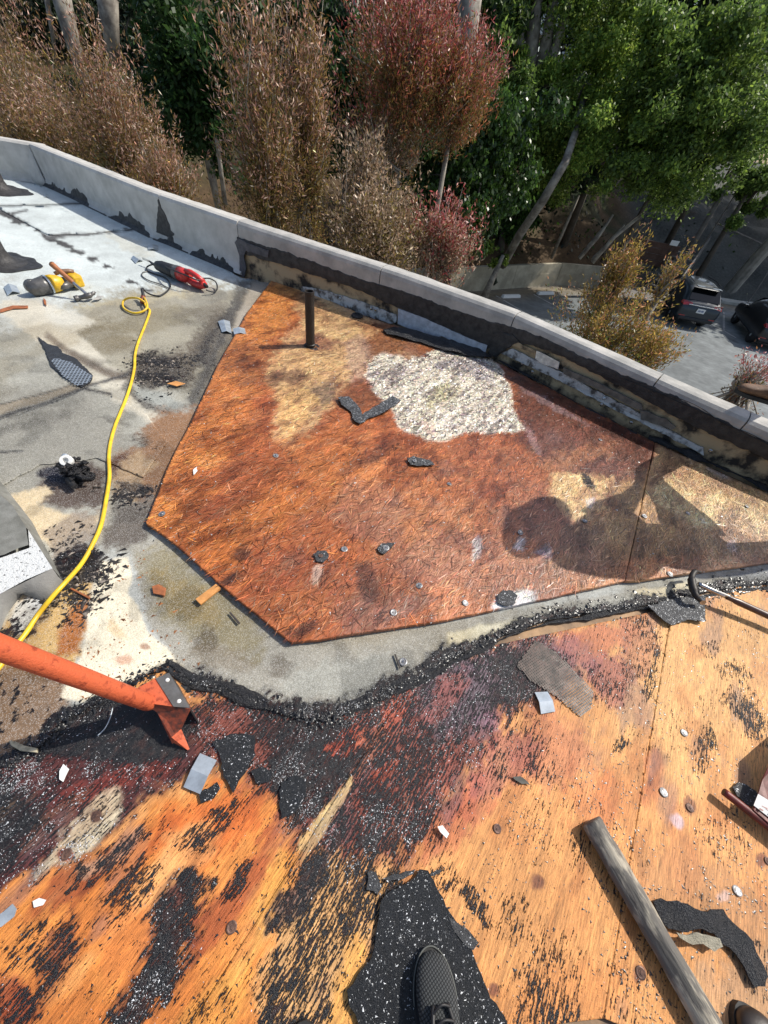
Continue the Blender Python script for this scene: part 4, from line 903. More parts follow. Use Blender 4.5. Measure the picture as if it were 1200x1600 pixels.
scrap('felt_scrap', 'thin felt sliver pointing right above the big black sheet', [(600, 1372), (625, 1366), (648, 1358), (645, 1366), (620, 1374), (606, 1378)], .004, curl=.004)
scrap('felt_scrap', 'tiny black stick of felt right of the big sheet tip', [(670, 1366), (688, 1358), (689, 1362), (672, 1369)], .004)
o = scrap('felt_scrap', 'curved glossy black felt scrap right of the grey wooden pole', [(1018, 1408), (1030, 1403), (1060, 1410), (1078, 1418), (1098, 1424), (1115, 1420), (1125, 1420), (1140, 1440), (1160, 1456), (1172, 1470), (1185, 1500), (1196, 1525), (1190, 1540), (1172, 1540), (1158, 1510), (1145, 1490), (1125, 1475), (1110, 1458), (1090, 1450), (1060, 1455), (1040, 1450), (1026, 1430)], .004, .005, curl=.014, mt=M_TAR)
scrap('felt_scrap', 'ragged sandy grey fragment of cap sheet inside the curved black scrap', [(1050, 1455), (1070, 1460), (1085, 1456), (1100, 1460), (1118, 1465), (1124, 1478), (1112, 1486), (1100, 1478), (1085, 1474), (1070, 1472), (1056, 1464)], .012, .004, mt=mat('sandy_cap_fragment', (.36, .33, .25), .9, 0, .4, 60, bstr=.8, fine=300, bd=.005), curl=.02)
for k, (lab, pts) in enumerate([('grey felt patch stuck in tar above the orange plywood', [(440, 1222), (462, 1212), (480, 1218), (478, 1245), (462, 1268), (440, 1280), (436, 1255)]),
                   ('dark felt patch right of the galvanised clip in the tar', [(332, 1160), (360, 1148), (398, 1150), (400, 1180), (378, 1215), (365, 1240), (350, 1215), (345, 1185)]),
                   ('small felt patch beside the larger one in the tar', [(392, 1205), (410, 1198), (425, 1206), (420, 1222), (400, 1225)]),
                   ('black felt chunk below the galvanised clip', [(312, 1240), (340, 1222), (345, 1232), (335, 1248), (315, 1256)])]):
    scrap('felt_scrap', lab, pts, .002, .0035, curl=.009, rag=.004, mt=M_FELTB)
scrap('felt_scrap', 'black felt piece behind the dark red tube', [(1143, 1230), (1150, 1223), (1165, 1227), (1178, 1236), (1190, 1262), (1165, 1258), (1150, 1244)], .004, curl=.008)
scrap('felt_scrap', 'silvery torn scrap at the left edge of the orange plywood', [(-4, 1432), (8, 1424), (22, 1412), (28, 1420), (24, 1432), (4, 1448), (-6, 1448)], .004, .003, mt=M_GALV, curl=.01)
scrap('paint_flake', 'white flake lying on the orange plywood at far left', [(52, 1408), (62, 1403), (73, 1406), (68, 1414), (54, 1418)], .003, .002, mt=M_WHITE, cat='flake')
scrap('paint_flake', 'white flake on the maroon tar left of the scraper shadow', [(94, 1205), (100, 1194), (109, 1202), (104, 1212), (100, 1222), (94, 1218)], .006, .002, mt=M_WHITE, cat='flake', curl=.01)
scrap('paint_flake', 'small white flake on the left part of the strand board', [(302, 735), (308, 730), (309, 736), (303, 743)], ZB, .002, mt=M_WHITE, cat='flake')
scrap('paint_flake', 'folded white flake on the plywood right of the tar', [(682, 1292), (690, 1290), (700, 1303), (696, 1310), (686, 1300)], .004, .002, mt=M_WHITE, cat='flake', curl=.02)
scrap('leaf', 'dark dry leaf lying on the reddish plywood in the middle', [(800, 1214), (812, 1213), (824, 1222), (828, 1227), (815, 1225), (804, 1219)], .004, .001, mt=mat('dry_leaf', (.05, .05, .04), .6), cat='leaf', curl=.01)
class _F: pass
_f = _F(); _f.V = np.array(GR); _f.X = _f.Y = _f.V[:, 0]
scatter([_f], min(8000, len(GR)), lambda f: np.ones(len(f.X)), .0005, .0019, white, 'mineral_granules', 'mineral granules, their glints painted in as pale colour, still stuck to the torn black felt pieces', z=.0006)
# wood bits
M_CHIP = mat('fresh_wood', (.72, .33, .10), .6, 0, .35, 30, bstr=.3)
M_CHIPD = mat('stained_wood', (.42, .14, .05), .6, 0, .5, 30, bstr=.4)
def chip(name, label, pts, z, th, mt, cat='wood chip'): 
    b = MB(); b.prism([G(x, y, z)[:2] for x, y in pts], z, z + th); o = b.build(name, mt, bevel=.0015); tag(o, label, cat); return o
chip('wood_offcut', 'rectangular orange wood offcut on the grey strip below the board', [(306, 938), (338, 914), (346, 921), (314, 946)], .016, .010, M_CHIP)
chip('wood_chip', 'square brown wood chip on the olive-stained grey strip', [(238, 917), (248, 914), (260, 920), (258, 932), (240, 928)], .016, .006, M_CHIPD)
chip('wood_splinter', 'long red-brown splinter beside the yellow cord', [(110, 921), (114, 920), (142, 934), (140, 937)], .016, .007, M_CHIPD)
chip('wood_splinter', 'brown curled bark splinter left on the pale cap sheet', [(68, 466), (72, 470), (73, 478), (69, 476)], .016, .006, M_CHIPD)
chip('wood_chip', 'orange chip on the shredded tar pile', [(261, 600), (275, 596), (290, 600), (276, 604)], .02, .004, M_CHIP)
chip('wood_splinter', 'thin dark nail-like splinter standing on the grey strip under the board', [(616, 1023), (618, 1022), (626, 1044), (624, 1046)], .014, .006, mat('dark_splinter', (.05, .04, .035), .6))
chip('wood_splinter', 'dark splinter on the curved strip near its wide end', [(358, 958), (361, 957), (376, 974), (373, 976)], .014, .005, MATS['dark_splinter'])
chip('wood_splinter', 'red-brown splinter lying left on the pale roof by the hatchet', [(0, 484), (20, 478), (44, 478), (44, 482), (20, 483), (0, 489)], .014, .004, M_CHIPD)
# fibreglass mesh patch
def meshpatch(name, label, pts, z, mt, tw, ang, cell):
    P = np.array([G(x, y, z)[:2] for x, y in pts]); c = P.mean(0); a = ang; b = MB(); u = np.array([math.cos(a), math.sin(a)]); v = np.array([-u[1], u[0]])
    r = np.abs((P - c)).max() * 1.5
    n = int(r / cell)
    for dirn, oth in ((u, v), (v, u)):
        for i in range(-n, n + 1):
            o0 = c + oth * i * cell; ts = np.linspace(-r, r, 90); Q = o0 + dirn * ts[:, None]
            ins = sdist(Q[:, 0], Q[:, 1], P)[0] > 0
            k = 0
            while k < 90:
                if ins[k]:
                    j = k
                    while j + 1 < 90 and ins[j + 1]: j += 1
                    if j > k:
                        s0, s1 = Q[k], Q[j]; wd = oth * tw / 2; h = z + (0.0015 if dirn is u else .0022)
                        b.add([(*(s0 - wd), h), (*(s1 - wd), h), (*(s1 + wd), h), (*(s0 + wd), h)], [(0, 1, 2, 3)])
                    k = j + 1
                else: k += 1
    o = b.build(name, mt, None); return tag(o, label, 'mesh')
M_MESH = mat('tarred_mesh', (.07, .032, .02), .5, 0, .5, 40, col2=(.018, .012, .010))
meshpatch('fibre_mesh', 'brown tarred fibre mesh stuck to the plywood above the small clip', [(806, 1040), (836, 1000), (870, 1020), (928, 1080), (925, 1105), (905, 1120), (870, 1090), (830, 1065)], .003, M_MESH, .0042, GA - .45, .0085)
meshpatch('fibre_mesh', 'black fibre mesh showing through the torn grey cap sheet', [(78, 562), (90, 560), (112, 566), (145, 588), (140, 598), (120, 604), (98, 588)], .0225, mat('blue_black_mesh', (.24, .28, .33), .5), .007, R(20), .019)
scrap('felt_scrap', 'dark leaf-shaped tear of underlay in the pale cap sheet', [(60, 527), (75, 538), (92, 543), (98, 552), (118, 560), (146, 588), (142, 598), (128, 606), (100, 590), (80, 572), (72, 550)], .0145, .003, curl=.003)

# ---- nail caps
def nail_proto(r, name, mats_, stem=True):
    t = thing(name, None, None)
    MB().lathe([(r, 0), (r, r * .10), (r * .8, r * .16), (r * .55, r * .12), (r * .5, r * .2)], 16).build('cap', mats_[0], t, world=False, smooth=False)
    MB().lathe([(r * .3, r * .1), (r * .3, r * .26), (r * .22, r * .32)], 10).build('nail_head', mats_[1], t, world=False)
    return t
def copy_tree(o, parent=None):
    c = o.copy(); C.objects.link(c); c.parent = parent
    for ch in o.children: copy_tree(ch, c)
    return c
M_CAPG = mat('dull_nail_cap', (.34, .35, .36), .45, .5, .5, 90, col2=(.10, .09, .09))
M_CAPR = mat('rusty_nail_cap', (.16, .085, .06), .6, .3, .5, 120, col2=(.06, .035, .03))
NAILS = [(431, 712, ZB, 'g', 'on the left middle of the strand board'), (253, 803, ZB, 'g', 'at the left corner of the strand board'), (603, 856, ZB + .008, 'g', 'on the pointed felt scrap near the board centre'),
 (501, 868, ZB + .008, 'r', 'on the round grey scrap of the reddish board'), (655, 915, ZB, 'g', 'on a cream speck in the lower board'), (727, 942, ZB, 'g', 'next to the lower board edge left of the white scrape'), (615, 957, ZB, 'g', 'near the lower board edge below the dark stain'),
 (630, 1034, .016, 'g', 'on the grey strip below the board'), (813, 832, ZB + .003, 'g', 'inside the round head shadow'), (914, 814, ZB + .003, 'g', 'between the two shadow lobes'), (1007, 806, ZB + .003, 'g', 'just right of the board seam in shade'),
 (1047, 897, ZB, 'g', 'at the board edge left of the steel hammer'), (1075, 802, ZB, 'g', 'on the sunlit tan board at right'), (1167, 791, ZB + .003, 'g', 'right of all others on the sunlit tan board'), (648, 720, ZB + .015, 'g', 'on the curved felt sliver'),
 (702, 756, ZB, 'g', 'small and white, right of the board centre'), (1096, 968, .02, 'g', 'on the felt piece under the steel hammer'), (1069, 1145, .002, 'g', 'standing bright on the yellow plywood'), (777, 1295, .001, 'r', 'sunk in the orange-brown plywood'),
 (1037, 1238, .002, 'g', 'tilted on the yellow plywood centre right'), (1001, 1520, .001, 'r', 'left of the wooden pole near its foot'), (362, 1449, .001, 'r', 'ringed by tar on the lower left plywood'), (151, 1275, .001, 'r', 'in the pale scraped streak at left'), (104, 1335, .001, 'r', 'on the maroon stain below the pale streak'),
 (1152, 1392, .002, 'g', 'lying tilted above the curved black scrap'), (1200, 1346, .001, 'r', 'near the right frame edge below the tube'), (1078, 1262, .001, 'r', 'left of the dark red tube end'), (938, 687, ZB, 'g', 'lying on the shaded dark red board'), (538, 858, ZB, 'g', 'tiny and grey, left of the pointed scrap')]
pg = nail_proto(.014, 'nail_cap', (M_CAPG, M_STEEL)); pr_ = nail_proto(.016, 'nail_cap', (M_CAPR, M_CAPR)); used = set()
for (x, y, z, k, lab) in NAILS:
    pt = pg if k == 'g' else pr_
    o = pt if k not in used else copy_tree(pt); used.add(k)
    o.location = tuple(G(x, y, z)); o.rotation_euler = (rnd.uniform(-.15, .15), rnd.uniform(-.15, .15), rnd.uniform(0, 6)); s = rnd.uniform(.85, 1.1) * (1 if k == 'g' else .72); o.scale = (s, s, s)
    tag(o, ('dull grey' if k == 'g' else 'rusty brown') + ' round nail cap ' + lab, 'nail cap', 'nail caps dotted over the boards')

# ---- galvanised clips and paper-like metal tabs
def clip(label, pts, z, bend=.02, mt=M_GALV):
    P = [G(x, y, z) for x, y in pts]; b = MB(); mid0 = P[0] * .5 + P[3] * .5 + [0, 0, bend]; mid1 = P[1] * .5 + P[2] * .5 + [0, 0, bend]
    # P: 0-1 one short side, 2-3 the other
    top = [P[0], P[1], mid1, P[2], P[3], mid0]; V = [np.array(q) + [0, 0, .003] for q in top]
    b.add(V, [(0, 1, 2, 5), (5, 2, 3, 4)]); o = b.build('metal_clip', mt); s = o.modifiers.new('t', 'SOLIDIFY'); s.thickness = .0025
    return tag(o, label, 'metal clip')
clip('bent galvanised clip lying in tar right of the orange scraper', [(287, 1230), (313, 1241), (339, 1188), (313, 1177)], .008, .010)
clip('small bent pale clip with nail holes beside the brown mesh', [(845, 1116), (867, 1112), (855, 1081), (835, 1082)], .004, .012)
clip('pale tab standing on the cap sheet edge, left one of a touching pair', [(341, 503), (347, 520), (362, 522), (359, 503)], .014, .014)
clip('pale tab on the board edge, right one of a touching pair', [(364, 514), (366, 523), (386, 523), (384, 514)], .03, .012)
clip('pale bluish tab at the left frame edge of the roof', [(6, 449), (12, 462), (32, 458), (26, 447)], .014, .02)
clip('small blue-white tab near the parapet shadow', [(231, 384), (232, 391), (247, 392), (246, 384)], .014, .012)
clip('folded white tab with a dark shadow left of the red power tool', [(205, 404), (212, 412), (224, 408), (214, 403)], .014, .02)
clip('tiny white tab lying by the far roof corner', [(69, 305), (69, 309), (76, 309), (75, 304)], .014, .008)

# ---- vent pipe
p = G(485, 541, ZO)
t = thing('vent_pipe', 'upright black iron vent pipe standing in the tan stained board', 'pipe', p)
r = .033
MB().lathe([(r, -.05), (r, .005), (r * 1.16, .008), (r * 1.16, .02), (r, .024), (r, .36), (r * 1.05, .365), (r * 1.05, .385), (r * .82, .385), (r * .8, .1)], 20, cap=False).build('pipe', M_IRON, t, world=False, smooth=False)
bead([np.array(p) + [math.cos(a) * .05 + .01, math.sin(a) * .04, 0] for a in np.linspace(0, 6.28, 14)], .008, 'tar_collar', t)
p = G(558, 495, ZO); b = MB(); b.lathe([(.05, 0), (.055, .012), (.045, .022), (.025, .026), (.02, .012)], 14); t = thing('drain_ring', 'black ring-shaped fitting on the board close to the parapet', 'ring', p); b.build('ring', M_TAR, t, world=False)
# tar-skirted pipe boots at the far left
def boot_vent(x, y, r, hgt, label):
    p = G(x, y, .012); t = thing('vent_boot', label, 'vent', p)
    MB().lathe([(r, 0), (r * .9, .012), (r * .6, .02), (r * .42, .05), (r * .34, .10), (r * .28, hgt), (r * .2, hgt), (r * .18, hgt - .06)], 22, cap=False).build('sleeve', M_BAND, t, world=False, smooth=True)
    P = []; 
    for a in np.linspace(0, 2 * math.pi, 40, endpoint=False):
        q = r * 1.35 * (1 + .12 * math.sin(3 * a + 1) + .07 * math.sin(7 * a)); P.append((q * math.cos(a), q * math.sin(a)))
    MB().prism(P, 0, .006).build('mastic_skirt', M_BAND, t, world=False)
    return t
boot_vent(4, 412, .19, .40, 'large black tarred vent boot at the left frame edge beside the yellow tool')
boot_vent(2, 299, .22, .42, 'smaller looking tarred vent boot near the far roof corner')

# ---- curb / box at the left edge
t = thing('roof_curb', 'low box-shaped roof curb with white and grey coating at the left frame edge', 'curb', G(40, 900, 0))
M_CW = mat('white_speckled_coating', (.60, .61, .60), .8, 0, .2, 70, bstr=.7, fine=220, bd=.005, col2=(.12, .12, .12), lo=.36, hi=.43)
M_CG = mat('grey_curb_sheet', (.22, .22, .20), .85, 0, .4, 18, bstr=.4, fine=200, col2=(.13, .13, .115))
zt = .085
T = lambda x, y, z=zt: G(x, y, z)
top = [T(-300, 960), T(-150, 860), T(0, 872), T(44, 831), T(82, 888), T(0, 925), T(-150, 1010)]
b = MB(); 
c0, c1, c2_ = T(44, 828), T(82, 888), T(0, 928); b0, b1, b2 = G(50, 815, .01), G(99, 908, .01), G(40, 975, .01); b3 = G(0, 1005, .01); c3 = T(0, 928); c4 = T(-260, 1040); b4 = G(-260, 1130, .01)
# top (white)
b.add([T(-260, 900), T(0, 872), T(46, 856), c0, c1, T(40, 906), c3, c4], [tuple(range(8))]); b.build('top_coating', M_CW, t)
# recessed grey patch and upper flank
b = MB(); b.add([np.array(q) + [0, 0, .006] for q in [T(-260, 870), T(0, 870), T(8, 868), T(30, 858), T(46, 853), T(42, 826), T(20, 790), T(-40, 740), T(-260, 700)]], [tuple(range(9))]); b.build('grey_patch', M_CG, t)
b = MB(); q0 = T(-30, 745); b.add([q0, c0, G(50, 815, .01), G(-10, 738, .01)], [(0, 1, 2, 3)]); b.add([c0, c1, b1, b0], [(0, 1, 2, 3)]); b.build('side_right', M_CG, t)
b = MB(); n_ = 14; V = []
lowpts = [(99, 908), (88, 928), (66, 938), (48, 933), (34, 928), (10, 960), (0, 985), (-120, 1060), (-260, 1130)]
top_e = [c1 * (1 - u) + c3 * u for u in (0, .2, .4, .6, .8, 1)] + [c3 * (1 - u) + c4 * u for u in (.3, .6, 1)]
for a_, l_ in zip(top_e, lowpts):
    l3 = G(l_[0], l_[1], .014); V += [np.array(a_), (np.array(a_) * .55 + l3 * .45 + np.array([.008, -.008, .0])), l3, np.array([l3[0], l3[1], 0])]
b.add(V, [(i * 4 + j, i * 4 + j + 1, (i + 1) * 4 + j + 1, (i + 1) * 4 + j) for i in range(8) for j in range(3)]); b.build('front_apron', mat('grey_apron', (.24, .235, .22), .7, 0, .3, 16, bstr=.4, fine=180), t, smooth=True)

# ---- tarred fitting (white pipe stub in a clod of tar)
p = G(122, 748, .01); t = thing('tarred_fitting', 'white pipe fitting clotted with black tar standing beside the yellow cord', 'fitting', p)
b = MB(); rg = random.Random(4)
for i in range(170):
    a = rg.uniform(0, 6.28); q = rg.uniform(0, .06); b.rock((q * math.cos(a) + .01, q * math.sin(a) * .8, rg.uniform(.0, .10)), rg.uniform(.007, .019), rg, .9)
b.build('tar_clod', M_TAR, t, world=False)
rot = Vector((.25, -.55, .8)).normalized().to_track_quat('Z', 'Y').to_matrix()
MB().lathe([(.016, -.02), (.024, .0), (.026, .020), (.023, .026), (.013, .026), (.012, .008), (.001, .008)], 16, (-.008, .01, .095), rot).build('socket', M_WHITE, t, world=False, smooth=False)
MB().lathe([(.008, 0), (.014, .005), (.013, .016), (.004, .021)], 12, (-.028, .030, .100), rot).build('knob', M_GALV, t, world=False, smooth=True)
MB().tube([(.02, -.02, .06), (.07, -.03, .05), (.095, -.02, .04)], [.014, .012, .006], 8).build('arm', M_TAR, t, world=False)
MB().tube([(.0, -.04, .03), (.05, -.075, .03)], [.016, .013], 8).build('arm', M_TAR, t, world=False)

# ---- yellow extension cord
cp = [(222, 462), (224, 470), (229, 480), (234, 486), (228, 505), (216, 535), (211, 555), (210, 575), (205, 598), (198, 620), (188, 645), (180, 665), (173, 690), (170, 715), (171, 745), (166, 780), (158, 820), (145, 850), (128, 880), (104, 908), (84, 930), (60, 960), (40, 990), (16, 1020), (-30, 1080)]
def cz(x, y): return .016 + (.03 if 60 < x < 120 and y > 890 else 0)
cordp = [G(x, y, cz(x, y)) for x, y in cp]
t = thing('extension_cord', 'yellow extension cord snaking down the left side of the roof from a small loop', 'cord', G(229, 480, 0))
def tube_part(name, pts, r, mt, parent, seg=8, n=6):
    P = [Vector([float(c) for c in q]) for q in pts]; Q = []
    for i in range(len(P) - 1):
        p0 = P[max(i - 1, 0)]; p1 = P[i]; p2 = P[i + 1]; p3 = P[min(i + 2, len(P) - 1)]
        for k in range(n):
            u = k / n; Q.append(0.5 * ((2 * p1) + (p2 - p0) * u + (2 * p0 - 5 * p1 + 4 * p2 - p3) * u * u + (3 * p1 - p0 - 3 * p2 + p3) * u ** 3))
    Q.append(P[-1]); b = MB(); b.tube(Q, r, seg); return b.build(name, mt, parent, smooth=True)
M_CORD = mat('yellow_cord', (.80, .55, .03), .4, 0, .35, 22, bstr=.15, col2=(.62, .38, .02))
loop = [(226, 472, .07), (215, 466, .09), (200, 466, .06), (192, 472, .03), (194, 482, .02), (208, 489, .02), (222, 487, .03), (230, 480, .045), (228, 470, .06), (224, 464, .05)]
tube_part('cord', [G(x, y, z) for x, y, z in loop[::-1]][:1] + [G(x, y, z) for x, y, z in loop[::-1][1:]], .0075, M_CORD, t)
tube_part('cord', cordp, .0085, M_CORD, t)
tube_part('plug', [G(222, 473, .03), G(224, 462, .06)], [.016] * 7, mat('brown_plug', (.25, .06, .03), .5), t)
tube_part('plug', [G(224, 463, .06), G(222, 452, .09)], [.012] * 7, M_RUBBER, t)

# ---- red corded power tool
a_, b_ = G(246, 418, .05), G(322, 452, .03); dv = (b_ - a_)[:2]; L = np.linalg.norm(dv); ang = math.atan2(dv[1], dv[0])
t = thing('power_tool', 'red and black corded reciprocating saw lying on the pale cap sheet', 'power tool', (a_[0], a_[1], .012), ang)
k = L
MB().tube([(-.02 * k, 0, .05), (.02 * k, 0, .055), (.12 * k, 0, .06), (.3 * k, 0, .06), (.42 * k, 0, .06)], [.02, .04, .05, .055, .06], 12).build('gear_housing', M_RUBBER, t, world=False, smooth=True)
MB().tube([(.42 * k, 0, .06), (.50 * k, 0, .062)], [.062, .062], 14).build('collar', M_GREY, t, world=False)
MB().tube([(.50 * k, 0, .062), (.60 * k, 0, .066), (.68 * k, .0, .075)], [.06, .058, .045], 12).build('motor_housing', M_RED, t, world=False, smooth=True)
bx_ = MB(); bx_.tube([(.64 * k, 0, .105), (.74 * k, 0, .115), (.86 * k, 0, .10), (.97 * k, 0, .07)], [.024, .022, .022, .026], 8); bx_.tube([(.64 * k, 0, .045), (.76 * k, 0, .028), (.88 * k, 0, .026), (.99 * k, 0, .055)], [.03, .03, .028, .03], 8); bx_.build('handle', M_RED, t, world=False, smooth=True)
MB().tube([(-.02 * k, 0, .05), (-.12 * k, .01, .05), (-.2 * k, .02, .055)], [.014, .012, .008], 8).build('blade_clamp', M_RUBBER, t, world=False)
MB().box((-.28 * k, .02, .055), (.16 * k, .003, .018)).build('blade', M_STEEL, t, world=False)
MB().tube([(.98 * k, 0, .05), (1.04 * k, 0, .045)], [.02, .012], 8).build('strain_relief', M_RUBBER, t, world=False)
t2 = thing('tool_lead', 'thin black cord looping over the red saw to the yellow plug', 'cord', G(250, 450, 0))
tube_part('cord', [G(x, y, z) for x, y, z in [(322, 453, .05), (333, 456, .03), (339, 452, .03), (338, 442, .05), (330, 436, .08), (320, 435, .09), (310, 438, .10), (290, 430, .13), (270, 422, .13), (255, 415, .1), (240, 413, .07), (230, 417, .03), (230, 423, .02), (242, 428, .02), (258, 434, .02), (266, 444, .02), (263, 453, .02), (250, 462, .018), (238, 461, .02), (228, 456, .04), (223, 450, .07)]], .0065, M_RUBBER, t2, 6)
tube_part('cord', [G(x, y, .018) for x, y in [(263, 450), (250, 444), (232, 438), (222, 431), (223, 426), (230, 424)]], .005, M_GREY, t2, 6)

# ---- yellow angle grinder style tool
a_, b_ = G(60, 452, .05), G(136, 438, .05); dv = (b_ - a_)[:2]; L = np.linalg.norm(dv); ang = math.atan2(dv[1], dv[0]); k = L
t = thing('yellow_power_tool', 'worn yellow power tool with a grey gear head lying on the pale roof', 'power tool', (a_[0], a_[1], .012), ang)
MB().tube([(-.10 * k, .10 * k, .055), (-.08 * k, .02 * k, .06), (.0, 0, .062), (.14 * k, 0, .066), (.24 * k, 0, .07)], [.05, .075, .07, .075, .078], 14).build('gear_head', M_GREY, t, world=False, smooth=True)
MB().lathe([(.02, -.05), (.06, -.045), (.062, 0), (.04, .02)], 16, (-.09 * k, -.02 * k, .07), Matrix.Rotation(R(90), 3, 'X')).build('guard', M_GREY, t, world=False)
MB().tube([(.24 * k, 0, .07), (.28 * k, 0, .071)], [.082, .082], 16).build('collar', M_GALV, t, world=False)
MB().tube([(.28 * k, 0, .07), (.40 * k, 0, .07), (.52 * k, 0, .068), (.6 * k, 0, .064)], [.075, .076, .066, .05], 14).build('motor_housing', M_YEL, t, world=False, smooth=True)
MB().tube([(.44 * k, -.04, .05), (.56 * k, -.05, .05), (.74 * k, -.03, .055)], [.028, .03, .035], 10).build('grip', M_GREY, t, world=False, smooth=True)
MB().tube([(.58 * k, 0, .064), (.72 * k, .0, .062), (.84 * k, .0, .062)], [.05, .045, .06], 10).build('rubber_boot', M_RUBBER, t, world=False, smooth=True)
MB().box((.93 * k, .0, .07), (.26 * k, .15, .11)).build('battery', M_YEL, t, world=False, bevel=.02)
MB().tube([(.56 * k, .05, .13), (.7 * k, .04, .145), (.9 * k, .03, .14), (1.0 * k, .02, .13)], [.018, .02, .02, .02], 8).build('top_handle', mat('brown_grip', (.22, .12, .07), .5), t, world=False, smooth=True)
t.scale = (.82, .82, .82)
# hammer resting on it
h0, h1 = G(80, 412, .22), G(138, 462, .05)
t = thing('hammer', 'claw hammer with a brown wooden handle propped over the yellow tool', 'hammer', G(110, 455, 0))
dd = h1 - h0
tube_part('handle', [h0, h0 + dd * .15, h0 + dd * .35, h0 + dd * .58], [.02] * 6 + [.018] * 6 + [.017] * 7, M_WOODH, t)
MB().tube([h0 - dd * .012, h0 + dd * .02], [.017, .0215], 8).build('butt', M_RUBBER, t)
tube_part('shaft', [h0 + dd * .56, h0 + dd * .8, h1], .011, M_STEEL, t)
hd = np.array([dd[1], -dd[0], 0.]); hd /= np.linalg.norm(hd)
c_ = h1.copy(); e1 = G(117, 467, .03); e2 = G(150, 459, .045); 
tube_part('head', [e1, e1 * .8 + e2 * .2, c_, c_ * .4 + e2 * .6 + np.array([0, 0, .006]), e2 + np.array([0, 0, .012])], [.022] * 6 + [.016] * 4 + [.02] * 5 + [.014] * 6 + [.007] * 4, M_GREY, t)
scrap('felt_scrap', 'curled pale flake right of the wooden hammer head', [(146, 472), (153, 464), (163, 466), (156, 470)], .012, .003, mt=M_STUC, curl=.03)

# ---- steel hammer at the strip edge, right
t = thing('steel_hammer', 'steel hammer with chromed shaft and dark curved claw lying across the grey strip', 'hammer', G(1095, 930, 0))
a_ = G(1091, 912, .075); b_ = G(1200, 962, .055); c_ = G(1300, 1008, .05)
tube_part('shaft', [a_, a_ * .6 + b_ * .4], .010, M_STEEL, t, 6)
MB().box(tuple(a_ * .72 + b_ * .28), (.10, .012, .020), math.atan2((b_ - a_)[1], (b_ - a_)[0])).build('shaft_web', M_STEEL, t, bevel=.003)
tube_part('grip', [a_ * .58 + b_ * .42, a_ * .45 + b_ * .55, b_, b_ * .5 + c_ * .5], [.012] * 6 + [.015] * 13, mat('dark_leather_grip', (.10, .045, .028), .35, 0, .4, 60), t)
tube_part('head', [G(1094, 894, .07), G(1086, 893, .085), G(1081, 901, .085), G(1082, 915, .08), G(1087, 930, .072), G(1094, 938, .06)], [.007] * 6 + [.012] * 8 + [.016] * 8 + [.013] * 5 + [.010] * 4, M_IRON, t, 8)
MB().lathe([(.013, 0), (.013, .02)], 12, tuple(G(1094, 937, .05)), Matrix.Rotation(R(70), 3, 'X')).build('striking_face', M_STEEL, t)

# ---- orange scraper
t = thing('floor_scraper', 'orange steel scraper with a long round handle standing in tar at the left', 'scraper', G(270, 1150, 0))
hA = G(232, 1098, .10); hB = G(0, 1012, .60 * .933)
hB2 = hA + (hB - hA) * 1.9
MB().tube([hA + (hB - hA) * -.06, hA, hA + (hB - hA) * .5, hB, hB2], [.014, .0225, .0235, .0235, .0235], 20).build('handle', M_ORANGE, t, smooth=True)
h_ = .11
q = [G(200, 1085, h_), G(243, 1060, h_), G(271, 1104, h_), G(296, 1110, h_)]
MB().slab([G(205, 1092, h_), G(216, 1074, h_), G(243, 1060, h_), G(271, 1104, h_), G(226, 1098, h_)], (0, 0, -.006)).build('gusset_plate', M_ORANGE, t)
bl = [G(243, 1060, h_ + .003), G(264, 1051, h_ - .012), G(297, 1106, h_ - .012), G(271, 1104, h_ + .003)]
MB().slab(bl, (.0, .0, -.005)).build('blade_plate', M_GREY, t)
for x, y in [(262, 1063), (280, 1096)]:
    MB().lathe([(.006, 0), (.006, .004), (.003, .006)], 10, tuple(G(x, y, h_ - .006))).build('bolt', M_WHITE, t)
lo = .02
f_ = [G(226, 1098, h_ - .004), G(297, 1108, h_ - .012), G(282, 1140, .05), G(268, 1152, .045), G(246, 1114, .08)]
MB().slab(f_, (.002, .006, 0)).build('side_web', mat('shaded_orange', (.25, .05, .02), .6, 0, .6, 60, bstr=.4, col2=(.05, .02, .015)), t)  # open inner face, its shade put in as a darker orange
MB().slab([G(268, 1152, .045), G(280, 1141, .045), G(293, 1172, .006), G(270, 1160, .02)], (.004, .004, -.002)).build('foot_plate', M_ORANGE, t)
MB().slab([G(244, 1110, .085), G(247, 1108, .085), G(272, 1160, .012), G(269, 1162, .012)], (.004, .004, -.001)).build('edge_flange', M_ORANGE, t)
MB().slab([G(264, 1052, h_ - .014), G(298, 1107, h_ - .014), G(312, 1130, .0), G(280, 1072, .0)], (-.004, -.002, 0)).build('blade', M_GREY, t)
wire('bent_wire', 'short bent wire lying in the scraper shadow', [G(x, y, .02) for x, y in [(153, 1149), (164, 1138), (172, 1122), (176, 1106)]], .0016, M_GALV)
chip('wood_chip', 'pale split chip at the tar edge left of the scraper', [(16, 1158), (28, 1160), (40, 1166), (60, 1170), (60, 1177), (34, 1174), (20, 1166)], .012, .01, mat('pale_chip', (.45, .40, .28), .7, 0, .5, 50))

